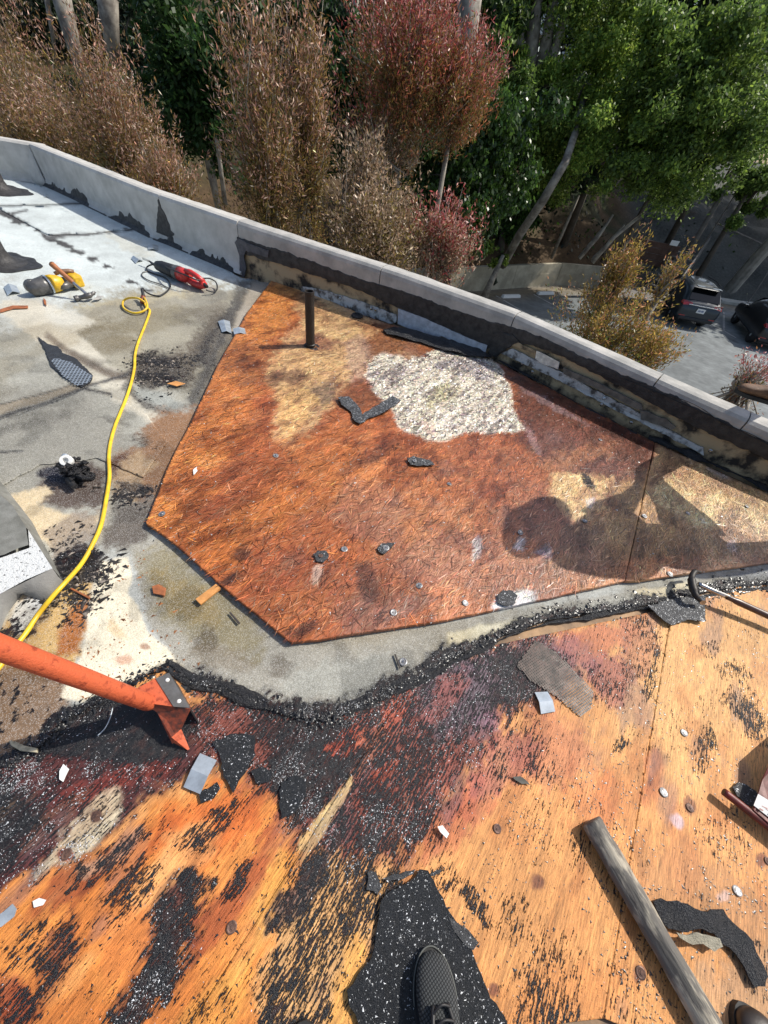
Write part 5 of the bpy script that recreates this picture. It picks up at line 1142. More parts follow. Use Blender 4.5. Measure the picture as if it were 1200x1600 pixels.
# ---- grey wooden pole
t = thing('wooden_pole', 'weathered grey wooden pole lying on the yellow plywood at lower right', 'pole', G(1015, 1430, 0))
A = G(922, 1280, .028); B = G(1130, 1640, .028); b = MB(); V = []; ax = (B - A); Ln = np.linalg.norm(ax); ax /= Ln; sx = np.array([-ax[1], ax[0], 0]); n_ = 60; seg = 14
for i in range(n_):
    u = i / (n_ - 1); c = A + ax * Ln * u
    if i == 0: c = c + ax * .004
    for k in range(seg):
        a = 2 * math.pi * k / seg; e = 1.0 if i else .82
        rr = .0265 * e * (1 + .10 * nz1(u * 9 + k * .9, 1, 44 + k % 3)) * (1 + .12 * math.cos(4 * a))
        V.append(c + sx * math.cos(a) * rr * 1.15 + np.array([0, 0, math.sin(a) * rr]))
b.add(V, [(i * seg + k, i * seg + (k + 1) % seg, (i + 1) * seg + (k + 1) % seg, (i + 1) * seg + k) for i in range(n_ - 1) for k in range(seg)] + [tuple(range(seg))[::-1], tuple((n_ - 1) * seg + k for k in range(seg))])
M_POLE = bpy.data.materials.new('weathered_grey_wood'); tt_, pp_ = nodes(M_POLE)
va = grain_vec(tt_, 10, 90, math.atan2(ax[1], ax[0])); n1_ = noise(tt_, va, 1, 5, .65); n2_ = noise(tt_, grain_vec(tt_, 9, 24, math.atan2(ax[1], ax[0])), 1, 4, .6)
cc = mixc(tt_, ramp(tt_, n2_, .46, .56), (.13, .12, .105), (.46, .41, .32)); cc = mixc(tt_, ramp(tt_, n1_, .35, .65), mixc(tt_, .35, cc, (.05, .045, .04)), cc)
tt_.links.new(cc, pp_.inputs['Base Color']); pp_.inputs['Roughness'].default_value = .8; bump(tt_, pp_, math_n(tt_, 'ADD', n1_, n2_), .8, .005)
b.build('shaft', M_POLE, t, smooth=True)

# ---- dark red tube frame at the right edge
t = thing('red_tool_frame', 'dark red steel tool frame with round tube and white label at right', 'tool', G(1190, 1260, 0))
tA = G(1131, 1237, .035); tB = G(1215, 1303, .035); tube_part('tube', [tA, tA * .5 + tB * .5, tB, tB + (tB - tA) * .8], .0115, M_DKRED, t, 14)
rot = Vector(tB - tA).normalized().to_track_quat('Z', 'Y').to_matrix()
MB().lathe([(.0085, -.0006), (.002, -.0004)], 14, tuple(tA), rot).build('tube_bore', M_RUBBER, t)
hz = .07
MB().slab([G(1176, 1266, .05), G(1192, 1218, .06), G(1212, 1170, .09), G(1290, 1110, .12), G(1290, 1330, .07), G(1215, 1300, .05)], (.012, .006, -.012)).build('guard_plate', M_DKRED, t, bevel=.004)
lab_ = MB().slab([np.array(q) + [-.001, -.001, .0022] for q in [G(1177, 1258, .052), G(1184, 1240, .060), G(1213, 1258, .066), G(1213, 1286, .055)]], (0, 0, -.001)).build('label', M_WHITE, t)
b = MB()
for (x, y, l) in [(1187, 1250, 7), (1190, 1257, 9), (1186, 1262, 6), (1196, 1262, 7), (1200, 1270, 6)]:
    b.slab([np.array(q) + [-.001, -.001, .0032] for q in [G(x, y, .056), G(x + l, y + l * .55, .058), G(x + l - 1, y + l * .55 + 2, .058), G(x - 1, y + 2, .056)]], (0, 0, -.0005))
b.build('label_print', mat('faded_print', (.35, .18, .16), .6), lab_)

# =================================================================== PEOPLE
M_SKIN = mat('skin', (.42, .23, .15), .5, 0, .1, 30, bstr=.05)
M_JEAN = mat('dark_work_trousers', (.05, .055, .07), .85, 0, .3, 60, bstr=.3)
M_SHIRT = mat('grey_work_shirt', (.25, .25, .24), .85, 0, .2, 60, bstr=.3)
M_TAN = mat('tan_leather', (.20, .105, .05), .6, 0, .45, 28, bstr=.4, fine=160, col2=(.09, .045, .025))
M_DKL = mat('dark_leather', (.035, .025, .02), .45, 0, .4, 30, bstr=.3)
M_SOLE = mat('dark_sole', (.02, .02, .02), .7)
def skin_mesh(name, pts, edges, rad, mt, parent, sub=2):
    me = bpy.data.meshes.new(name); off = np.array(parent.location)
    me.from_pydata([tuple(np.array(p) - off) for p in pts], edges, []); o = link_mesh(name, me, mt, parent)
    s = o.modifiers.new('skin', 'SKIN'); s.use_smooth_shade = True
    ly = me.skin_vertices[0].data if me.skin_vertices else None
    if ly is None:
        bm = bmesh.new(); bm.from_mesh(me); bm.verts.layers.skin.verify(); bm.to_mesh(me); bm.free(); ly = me.skin_vertices[0].data
    for i, r in enumerate(rad): ly[i].radius = (r, r) if not isinstance(r, tuple) else r
    ly[0].use_root = True
    m = o.modifiers.new('sub', 'SUBSURF'); m.levels = sub; m.render_levels = sub
    return o
def boot(parent, toe, heel, wid=.10, hgt=.10, shaft=.16, mt=M_TAN, low=False, names=('upper', 'sole'), tilt=0):
    toe = np.array(toe); heel = np.array(heel); ax = toe - heel; L = np.linalg.norm(ax); ax /= L; sx = np.array([-ax[1], ax[0], 0]); sx /= np.linalg.norm(sx); up = np.cross(ax, sx); 
    if up[2] < 0: up = -up
    st = [(0, .30, .55), (.03, .36, .9), (.12, .40, 1.0), (.25, .42, 1.05), (.38, .40, .95), (.52, .43, .78), (.66, .49, .66), (.80, .50, .58), (.90, .43, .52), (.96, .32, .44), (1.0, .12, .28)]
    seg = 16; V = []
    for u, w_, hh in st:
        for k in range(seg):
            a = math.pi * 2 * k / seg; ca, sa = math.cos(a), math.sin(a)
            cx_ = np.sign(ca) * abs(ca) ** .8 * w_ * wid; z_ = (sa * .5 + .5) ** (1.0 if sa < 0 else .8) * hh * hgt
            V.append(heel + ax * L * u + sx * cx_ + up * (z_ + .008))
    n = len(st); b = MB(); b.add(V, [(i * seg + k, i * seg + (k + 1) % seg, (i + 1) * seg + (k + 1) % seg, (i + 1) * seg + k) for i in range(n - 1) for k in range(seg)] + [tuple(range(seg))[::-1], tuple((n - 1) * seg + k for k in range(seg))])
    if not low: b.tube([heel + ax * L * .18 + up * hgt * .5, heel + ax * L * .17 + up * (hgt + shaft * .4), heel + ax * L * .17 + up * (hgt + shaft)], [wid * .42, wid * .44, wid * .52], 16)
    b.build(names[0], mt, parent, smooth=True, sub=1)
    P = [];
    for k in range(28):
        a = 2 * math.pi * k / 28; u = .5 + .5 * math.cos(a); w_ = np.interp(u, [s[0] for s in st], [s[1] for s in st]) * 1.08
        sgn = 1 if math.sin(a) >= 0 else -1
        P.append(heel + ax * L * (u * 1.03 - .01) + sx * sgn * w_ * wid * (abs(math.sin(a)) ** .3))
    MB().slab([p + up * .018 for p in P], -up * .022).build(names[1], M_SOLE, parent)
    return ax, sx, up, L
def hand(name, parent, wrist, d, palm_n, mt):
    d = np.array(d, float); d /= np.linalg.norm(d); pn = np.array(palm_n, float); pn -= d * (pn @ d); pn /= np.linalg.norm(pn); s = np.cross(d, pn)
    wrist = np.array(wrist)
    return wrist, d, pn, s
def worker(name, label, J, hat=True, boots=None, face=(-1, 0, -.3)):
    """J: joints dict -> a full figure, one continuous body, clothes and boots as parts"""
    t = thing(name, label, 'person', (J['hip'][0], J['hip'][1], 0))
    J = {k: np.array(v, float) for k, v in J.items()}
    pts = []; rad = []; edges = []
    def add(p, r, par_=None):
        pts.append(np.array(p)); rad.append(r)
        if par_ is not None: edges.append((par_, len(pts) - 1))
        return len(pts) - 1
    hip = add(J['hip'], .13); waist = add(J['hip'] * .6 + J['neck'] * .4, .125, hip); chest = add(J['hip'] * .25 + J['neck'] * .75, .15, waist); neck = add(J['neck'], .065, chest)
    hd = add(J['head'] - (J['head'] - J['neck']) * .15, .085, neck); hd2 = add(J['head'] + (J['head'] - J['neck']) * .25, .095, hd); hd3 = add(J['head'] + (J['head'] - J['neck']) * .7, .06, hd2)
    fv = np.array(face, float); fv /= np.linalg.norm(fv); add(J['head'] + fv * .105 - np.array([0, 0, .0]), .014, hd2)
    for sd_ in 'lr':
        sh = add(J['sh' + sd_], .062, chest); elb = add(J['el' + sd_], .045, sh); wr = add(J['wr' + sd_], .030, elb)
        d = J['wr' + sd_] - J['el' + sd_]; d /= np.linalg.norm(d); sv = np.cross(d, [0, 0, 1.]); sv /= np.linalg.norm(sv) + 1e-9; dn = np.cross(sv, d)
        pm = add(J['wr' + sd_] + d * .06, (.036, .02), wr)
        for fi, (o_, ln) in enumerate([(-.03, .065), (-.010, .078), (.010, .074), (.03, .058)]):
            f1 = add(J['wr' + sd_] + d * (.06 + ln * .55) + sv * o_, .009, pm); add(J['wr' + sd_] + d * (.06 + ln) + sv * o_ - dn * .022, .008, f1)
        th = add(J['wr' + sd_] + d * .04 + sv * -.045 - dn * .01, .011, wr); add(J['wr' + sd_] + d * .075 + sv * -.055 - dn * .025, .009, th)
        kn = J['kn' + sd_]; an = J['an' + sd_]; hp = J['hip'] + (np.array(J['hp' + sd_]) - J['hip']) 
        h1 = add(hp, .085, hip); k1 = add(kn, .058, h1); cf = add(kn * .65 + an * .35, .055, k1); a1 = add(an, .04, cf)
    skin_mesh('body', pts, edges, rad, M_SKIN, t, 2)
    # clothes
    P = []; Rr = []; E_ = []
    def ad(p, r, q=None):
        P.append(np.array(p)); Rr.append(r)
        if q is not None: E_.append((q, len(P) - 1))
        return len(P) - 1
    h0 = ad(J['hip'], .15); ad(J['hip'] * .72 + J['neck'] * .28, .15, h0)
    for sd_ in 'lr':
        a = ad(J['hp' + sd_], .105, h0); b_ = ad(J['kn' + sd_], .078, a); ad(J['kn' + sd_] * .5 + J['an' + sd_] * .5, .075, b_) if False else None; ad(J['an' + sd_] + np.array([0, 0, .07]), .068, b_)
    skin_mesh('trousers', P, E_, Rr, M_JEAN, t, 2)
    P = []; Rr = []; E_ = []
    w0 = ad(J['hip'] * .7 + J['neck'] * .3, .185); c0_ = ad(J['hip'] * .25 + J['neck'] * .75, .225, w0); ad(J['neck'] * .97 + J['hip'] * .03, .12, c0_)
    for sd_ in 'lr':
        a = ad(J['sh' + sd_], .082, c0_); ad(J['sh' + sd_] * .25 + J['el' + sd_] * .75, .062, a)
    skin_mesh('shirt', P, E_, Rr, M_SHIRT, t, 2)
    if hat:
        up = J['head'] - J['neck']; up /= np.linalg.norm(up); rot = Vector(up).to_track_quat('Z', 'Y').to_matrix(); c = tuple(J['head'] + up * .05 - np.array(t.location))
        MB().lathe([(.222, -.022), (.226, -.016), (.13, .005), (.115, .04), (.095, .085), (.05, .11), (.002, .115)], 24, c, rot).build('brimmed_hat', mat('straw_hat', (.45, .38, .24), .8), t, world=False, smooth=True)
    for bt in (boots or []): boot(t, *bt[0], **bt[1])
    return t
tr = G(1157, 601, .40); dv = np.array([1.0, -.42, 0]) ; dv /= np.linalg.norm(dv)
toeR = np.array([tr[0], tr[1], .355]); heelR = toeR + dv * .29
worker('person', 'worker off at the right resting a brown boot on the parapet', dict(hip=(2.33, 1.76, .90), neck=(1.99, 1.80, 1.27), head=(1.93, 1.90, 1.41), shl=(1.84, 1.64, 1.19), shr=(2.14, 1.98, 1.25), ell=(1.98, 1.52, .95), elr=(2.24, 2.20, 1.00), wrl=(2.12, 1.72, .80), wrr=(2.20, 2.26, .92),
    hpl=(2.36, 1.68, .86), hpr=(2.34, 1.86, .86), knl=(2.42, 1.66, .47), knr=(2.16, 2.28, .82), anl=(2.50, 1.66, .10), anr=(heelR[0] - .05, heelR[1] + .02, .45)), True,
    [((toeR, heelR), dict(wid=.105, hgt=.10, mt=M_TAN)), (((2.34, 1.64, .035), (2.61, 1.68, .035)), dict(wid=.105, hgt=.10, mt=M_TAN))])
# second worker: boot toe in the lower right corner
t1 = G(1163, 1572, .03); dr = np.array([.30, -1.0, 0]); dr /= np.linalg.norm(dr); h1_ = t1 + dr * .29; t1[2] = 0.0; h1_[2] = 0.0
hx = h1_ + np.array([.12, -.02, 0])
worker('person', 'worker standing at the lower right corner in dark brown boots', dict(hip=(hx[0], hx[1] - .02, .92), neck=(hx[0] + .02, hx[1], 1.42), head=(hx[0] + .02, hx[1] + .02, 1.56), shl=(hx[0] - .17, hx[1], 1.36), shr=(hx[0] + .2, hx[1], 1.36), ell=(hx[0] - .22, hx[1] - .02, 1.10), elr=(hx[0] + .25, hx[1] - .02, 1.10), wrl=(hx[0] - .18, hx[1] - .06, .88), wrr=(hx[0] + .24, hx[1] + .06, .88),
    hpl=(hx[0] - .09, hx[1], .88), hpr=(hx[0] + .1, hx[1], .88), knl=(hx[0] - .11, hx[1] - .01, .48), knr=(hx[0] + .12, hx[1], .48), anl=(h1_[0], h1_[1] + .05, .09), anr=(hx[0] + .14, hx[1] + .04, .09)), True,
    [((t1, h1_), dict(wid=.10, hgt=.09, mt=M_DKL)), (((hx[0] + .10, hx[1] + .25, 0), (hx[0] + .14, hx[1] - .02, 0)), dict(wid=.10, hgt=.09, mt=M_DKL))])
# photographer: dark knit shoe in the foreground
M_KNIT = bpy.data.materials.new('grey_knit'); tk, pk = nodes(M_KNIT)
gv = grain_vec(tk, 1, 1, R(-47)); sxv = tk.nodes.new('ShaderNodeSeparateXYZ'); tk.links.new(gv, sxv.inputs[0])
wv = [math_n(tk, 'ABSOLUTE', math_n(tk, 'SINE', math_n(tk, 'MULTIPLY', sxv.outputs[i], 560.0))) for i in (0, 1)]
grid = math_n(tk, 'MULTIPLY', wv[0], wv[1]); fz = noise(tk, grain_vec(tk, 900, 900), 1, 2)
tk.links.new(mixc(tk, ramp(tk, grid, .25, .55), (.012, .014, .015), (.060, .064, .066)), pk.inputs['Base Color']); pk.inputs['Roughness'].default_value = .9
bump(tk, pk, math_n(tk, 'ADD', grid, fz), .5, .002)
toe = G(671, 1484, .03); toe[2] = .010; hl = G(690, 1640, .03); axd = (hl - toe); axd[2] = 0; axd /= np.linalg.norm(axd); hl = toe + axd * .285
ph = thing('person', 'photographer standing on the black sheet, only a dark grey knit shoe in view', 'person', (hl[0], hl[1], 0))
ax, sx, up, L = boot(ph, toe, hl, wid=.094, hgt=.088, mt=M_KNIT, low=True, names=('shoe_upper', 'shoe_sole'))
# pale foxing line round the toe
rim = []
for k in range(15):
    a = math.pi * (-.5 + k / 14.0); u = .72 + .30 * math.cos(a); w_ = np.interp(min(u, 1), [.66, .80, .90, .96, 1.0], [.50, .50, .43, .32, .14]) * 1.08
    rim.append(hl + ax * L * u + sx * math.sin(a) * .50 * .094 * 1.06 * (1 if abs(math.sin(a)) > .9 else 1) + up * .020)
tube_part('toe_rim', rim, .0018, mat('grey_rim', (.11, .115, .105), .7), ph, 6, 3)
for j, (u, w2) in enumerate([(.70, .020), (.63, .025), (.56, .029), (.49, .032)]):
    c = hl + ax * L * u; zt_ = np.interp(u, [.38, .52, .66, .80], [.95, .78, .66, .58]) * .088 + .020
    tube_part('lace', [c + sx * w2 + up * (zt_ - .004), c + ax * .012 + up * (zt_ + .004), c - sx * w2 + ax * .006 + up * (zt_ - .004)], .0028, M_RUBBER, ph, 6, 4)
for sg in (-1, 1):
    tube_part('eyestay', [hl + ax * L * .74 + sx * sg * .016 + up * (.068), hl + ax * L * .58 + sx * sg * .027 + up * .080, hl + ax * L * .38 + sx * sg * .034 + up * .10], .005, M_RUBBER, ph, 6, 4)
ank = hl + ax * L * .2
leg = [ank + [0, 0, .10], ank + [0, -.01, .30], ank + [.0, -.02, .48], ank + [0, -.06, .88]]
tube_part('trouser_leg', leg, [.052] * 6 + [.062] * 6 + [.078] * 7, M_JEAN, ph, 14)
# other leg, body behind the camera
o2 = ank + np.array([-.30, -.12, 0])
tube_part('trouser_leg', [o2 + [0, 0, .05], o2 + [0, 0, .30], o2 + [.02, .0, .48], o2 + [.12, .03, .88]], [.052] * 6 + [.062] * 6 + [.078] * 7, M_JEAN, ph, 14)
boot(ph, o2 + np.array([-.02, .2, -ank[2]]), o2 + np.array([0, -.07, -ank[2]]), wid=.094, hgt=.088, mt=M_KNIT, low=True, names=('shoe_upper', 'shoe_sole'))
bd = ank + np.array([-.1, -.10, 0])
skin_mesh('torso', [bd + [0, 0, .92], bd + [0, -.03, 1.15], bd + [0, -.05, 1.35], bd + [0, -.05, 1.47], bd + [.2, -.05, 1.38], bd + [-.2, -.05, 1.38], bd + [.24, -.05, 1.1], bd + [-.24, -.05, 1.1]], [(0, 1), (1, 2), (2, 3), (2, 4), (2, 5), (4, 6), (5, 7)], [.15, .15, .17, .07, .08, .08, .055, .055], M_SHIRT, ph, 2)
skin_mesh('head', [bd + [0, -.05, 1.48], bd + [0, -.04, 1.58], bd + [0, -.04, 1.68], bd + [0, -.04, 1.76]], [(0, 1), (1, 2), (2, 3)], [.06, .09, .10, .06], M_SKIN, ph, 2)

# =================================================================== BEYOND THE ROOF
LOT = -4.85
WL = np.array([(-60, -8), (-20, 5.5), (-6, 15.5), (1.8, 21.5), (7.3, 25.7), (13.5, 27.9), (20.7, 28.9), (45, 31), (80, 32)])
def wd_(X, Y):                                   # distance beyond the foot of the bank
    best = np.full(X.shape, 1e9); sg = np.ones(X.shape)
    for i in range(len(WL) - 1):
        x0, y0 = WL[i]; x1, y1 = WL[i + 1]; dx, dy = x1 - x0, y1 - y0; L = math.hypot(dx, dy)
        t = np.clip(((X - x0) * dx + (Y - y0) * dy) / L ** 2, 0, 1); d = np.hypot(X - x0 - t * dx, Y - y0 - t * dy)
        s = np.sign(dx * (Y - y0) - dy * (X - x0)); m = d < best; best[m] = d[m]; sg[m] = s[m]
    return best * sg
def hz(X, Y):
    X = np.asarray(X, float); Y = np.asarray(Y, float); d = wd_(X, Y)
    wallh = np.where(X < 10, 1.0, np.clip(1.0 - (X - 10) * .4, .1, 1)); 
    s = np.where(X < 10, .62, .50)
    top = np.clip(11.0 - (X + 5) * .18, 5.5, 12)
    z = LOT + np.where(d > .15, wallh + top * (1 - np.exp(-np.clip(d, 0, 80) * s / top)) , 0)
    return z + np.where(d > .3, (fbm(X * .5, Y * .5, 3, 4) - .5) * np.clip(d * .3, 0, 1.2), 0)
# lot
M_ASPH = attr_surface('worn_asphalt', 1.2, 1.2, 1.5, 1.5, rough=.85, var=(.7, 1.2), bstr=.3, tarcol=(.03, .03, .032), spec=.25)
xs = np.arange(-40, 70, .5); ys = np.arange(-6, 40, .5); X, Y = np.meshgrid(xs, ys); nx, ny = len(xs), len(ys)
V = np.stack([X.ravel(), Y.ravel(), np.full(X.size, LOT)], 1); i = np.arange(nx * ny).reshape(ny, nx)
Q = np.stack([i[:-1, :-1].ravel(), i[:-1, 1:].ravel(), i[1:, 1:].ravel(), i[1:, :-1].ravel()], 1)
g_ = fbm(V[:, 0] * .25, V[:, 1] * .25, 8, 4); cc = np.array(srgb(136, 141, 142)) * (.65 + .6 * g_[:, None]); dn = np.clip(1 - np.abs(wd_(V[:, 0], V[:, 1]) + .6) / 1.4, 0, 1)[:, None]; cc = cc * (1 - dn * .7) + np.array(srgb(150, 130, 98)) * dn * .7
o = np_mesh('parking_lot', V, Q, cc, M_ASPH, None, attrs={'tar': np.clip(g_ - .45, 0, 1) * 1.6}); tag(o, kind='structure')
# far ground sheet out to the horizon
b = MB(); b.add([(-400, -300, LOT - .6), (400, -300, LOT - .6), (400, 500, LOT - .6), (-400, 500, LOT - .6)], [(0, 1, 2, 3)]); tag(b.build('ground', mat('dry_ground', (.10, .08, .05), .9, 0, .4, .3)), kind='structure')
# hillside
xs = np.arange(-60, 80, .6); ys = np.arange(-10, 110, .6); X, Y = np.meshgrid(xs, ys); nx, ny = len(xs), len(ys); D = wd_(X, Y); Z = hz(X, Y)
V = np.stack([X.ravel(), Y.ravel(), Z.ravel()], 1); i = np.arange(nx * ny).reshape(ny, nx)
Q = np.stack([i[:-1, :-1].ravel(), i[:-1, 1:].ravel(), i[1:, 1:].ravel(), i[1:, :-1].ravel()], 1)
Dr = D.ravel(); ok = (Dr > .2)[Q].any(1); Q = Q[ok]
gx_ = (wd_(V[:, 0] + .05, V[:, 1]) - Dr) / .05; gy_ = (wd_(V[:, 0], V[:, 1] + .05) - Dr) / .05; lo_ = (Dr < .2) & (Dr > -1.2)
V[lo_, 0] += gx_[lo_] * (.2 - Dr[lo_]); V[lo_, 1] += gy_[lo_] * (.2 - Dr[lo_]); V[lo_, 2] = LOT + np.where(V[lo_, 0] < 10, 1.0, np.clip(1.0 - (V[lo_, 0] - 10) * .4, .1, 1))
n1 = fbm(V[:, 0] * .5, V[:, 1] * .5, 12, 4); n2 = fbm(V[:, 0] * 1.3, V[:, 1] * 1.3, 15, 4)
litter = np.array([.085, .055, .030]); green = np.array([.022, .035, .012]); conc = np.array([.085, .088, .08])
cc = litter * (.5 + n2[:, None]) ; m = (sm(n1, .45, .6) * sm(Dr + n2 * 3, 3.5, 6))[:, None]; cc = cc * (1 - m) + green * (.5 + n2[:, None]) * m
m = (sm(V[:, 0], 11, 14) * sm(n2 + .5, .55, .8))[:, None]; cc = cc * (1 - m) + conc * (.55 + .7 * n2[:, None]) * m
o = np_mesh('hillside', V, Q, cc, attr_surface('hillside_soil', 6, 6, 5, 5, rough=.9, bstr=.8, spec=.2), None, smooth=True, attrs={'tar': np.zeros(len(V))}); tag(o, kind='structure')

# building below the parapet (outer face)
b = MB(); V = []
for s in np.linspace(0, cum[-1], 60):
    p, k, h = wall_at(s); V += [(p[0] + k[0] * (TW - .005), p[1] + k[1] * (TW - .005), h - .12), (p[0] + k[0] * (TW - .005), p[1] + k[1] * (TW - .005), LOT)]
b.add(V, [(2 * i, 2 * i + 2, 2 * i + 3, 2 * i + 1) for i in range(59)]); 
e_ = cn + ldir * 6.2 + lnn * (TW - .005); b.add([(V[0][0], V[0][1], .3), (e_[0], e_[1], .3), (e_[0], e_[1], LOT), (V[0][0], V[0][1], LOT)], [(0, 1, 2, 3)])
b.build('outer_wall', mat('stucco', (.35, .33, .29), .9, 0, .2, 5), par)

# retaining wall with a drain stain, cap line
M_RW = mat('stained_concrete', (.48, .43, .32), .85, 0, .4, 1.2, bstr=.3, fine=20, col2=(.30, .27, .20), lo=.4, hi=.6)
t = thing('retaining_wall', 'low stained concrete retaining wall at the back of the car park', 'wall', (1.8, 21.5, LOT))
rwp = [WL[1], WL[2], WL[3], WL[4], (10.4, 26.8)]
for i in range(len(rwp) - 1):
    a = np.array(rwp[i]); b_ = np.array(rwp[i + 1]); L_ = np.linalg.norm(b_ - a); n = max(1, int(L_ / 2.4)); d = (b_ - a) / L_; nn = np.array([-d[1], d[0]])
    for k in range(n):
        p0 = a + d * (L_ * k / n + .01); p1 = a + d * (L_ * (k + 1) / n - .01)
        MB().slab([(*p0, LOT), (*p1, LOT), (*(p1 + nn * .2), LOT), (*(p0 + nn * .2), LOT)], (0, 0, .62)).build('wall_panel', M_RW, t)
        MB().slab([(*(p0 + nn * .02), LOT + .62), (*(p1 + nn * .02), LOT + .62), (*(p1 + nn * .22), LOT + .62), (*(p0 + nn * .22), LOT + .62)], (0, 0, .46)).build('wall_panel', M_RW, t)
p = G(773, 440, LOT + .5); b = MB(); b.rock((p[0], p[1] - .1, p[2]), .16, rnd, 1); tag(b.build('weed', mat('dark_weed', (.02, .03, .01), .9)), 'dark weed tuft growing from the retaining wall joint', 'weed')
# stall lines and wheel stops
M_LINE = mat('worn_road_paint', (.42, .42, .40), .8, 0, .4, 3, col2=(.16, .16, .16), lo=.35, hi=.5)
b = MB()
for (a0, a1) in [((775, 462), (850, 506)), ((834, 460), (892, 491)), ((1131, 488), (1131, 516)), ((716, 468), (735, 482)), ((1128, 515), (1150, 528))]:
    p0, p1 = G(*a0, LOT + .004), G(*a1, LOT + .004); d = (p1 - p0)[:2]; d /= np.linalg.norm(d); nn = np.array([-d[1], d[0]]) * .05
    b.add([(*(p0[:2] - nn), LOT + .006), (*(p1[:2] - nn), LOT + .006), (*(p1[:2] + nn), LOT + .006), (*(p0[:2] + nn), LOT + .006)], [(0, 1, 2, 3)])
tag(b.build('stall_lines', M_LINE), kind='structure')
def wstop(x, y, lab):
    p = G(x, y, LOT); a = math.atan2(.6, 1.0); t = thing('wheel_stop', lab, 'wheel stop', p, a, 'white wheel stops of the parking stalls')
    MB().box((0, 0, .07), (1.15, .2, .14), taper=.9).build('kerb_block', M_WHITE, t, world=False, bevel=.02)
for x, y, lab in [(798, 465, 'white concrete wheel stop in the stall nearest the parapet crack'), (852, 460, 'white concrete wheel stop just left of the golden shrub'), (745, 469, 'white concrete wheel stop mostly hidden by the parapet')]: wstop(x, y, lab)
p = G(1147, 470, LOT) - np.array([0, .9, 0]); tt2 = thing('concrete_kerb', 'pale concrete kerb slab between the two parked cars', 'kerb', p, .05)
MB().box((0, .5, .09), (3.0, 1.5, .18)).build('slab', mat('pale_concrete', (.46, .45, .40), .85, 0, .3, 2), tt2, world=False, bevel=.03)

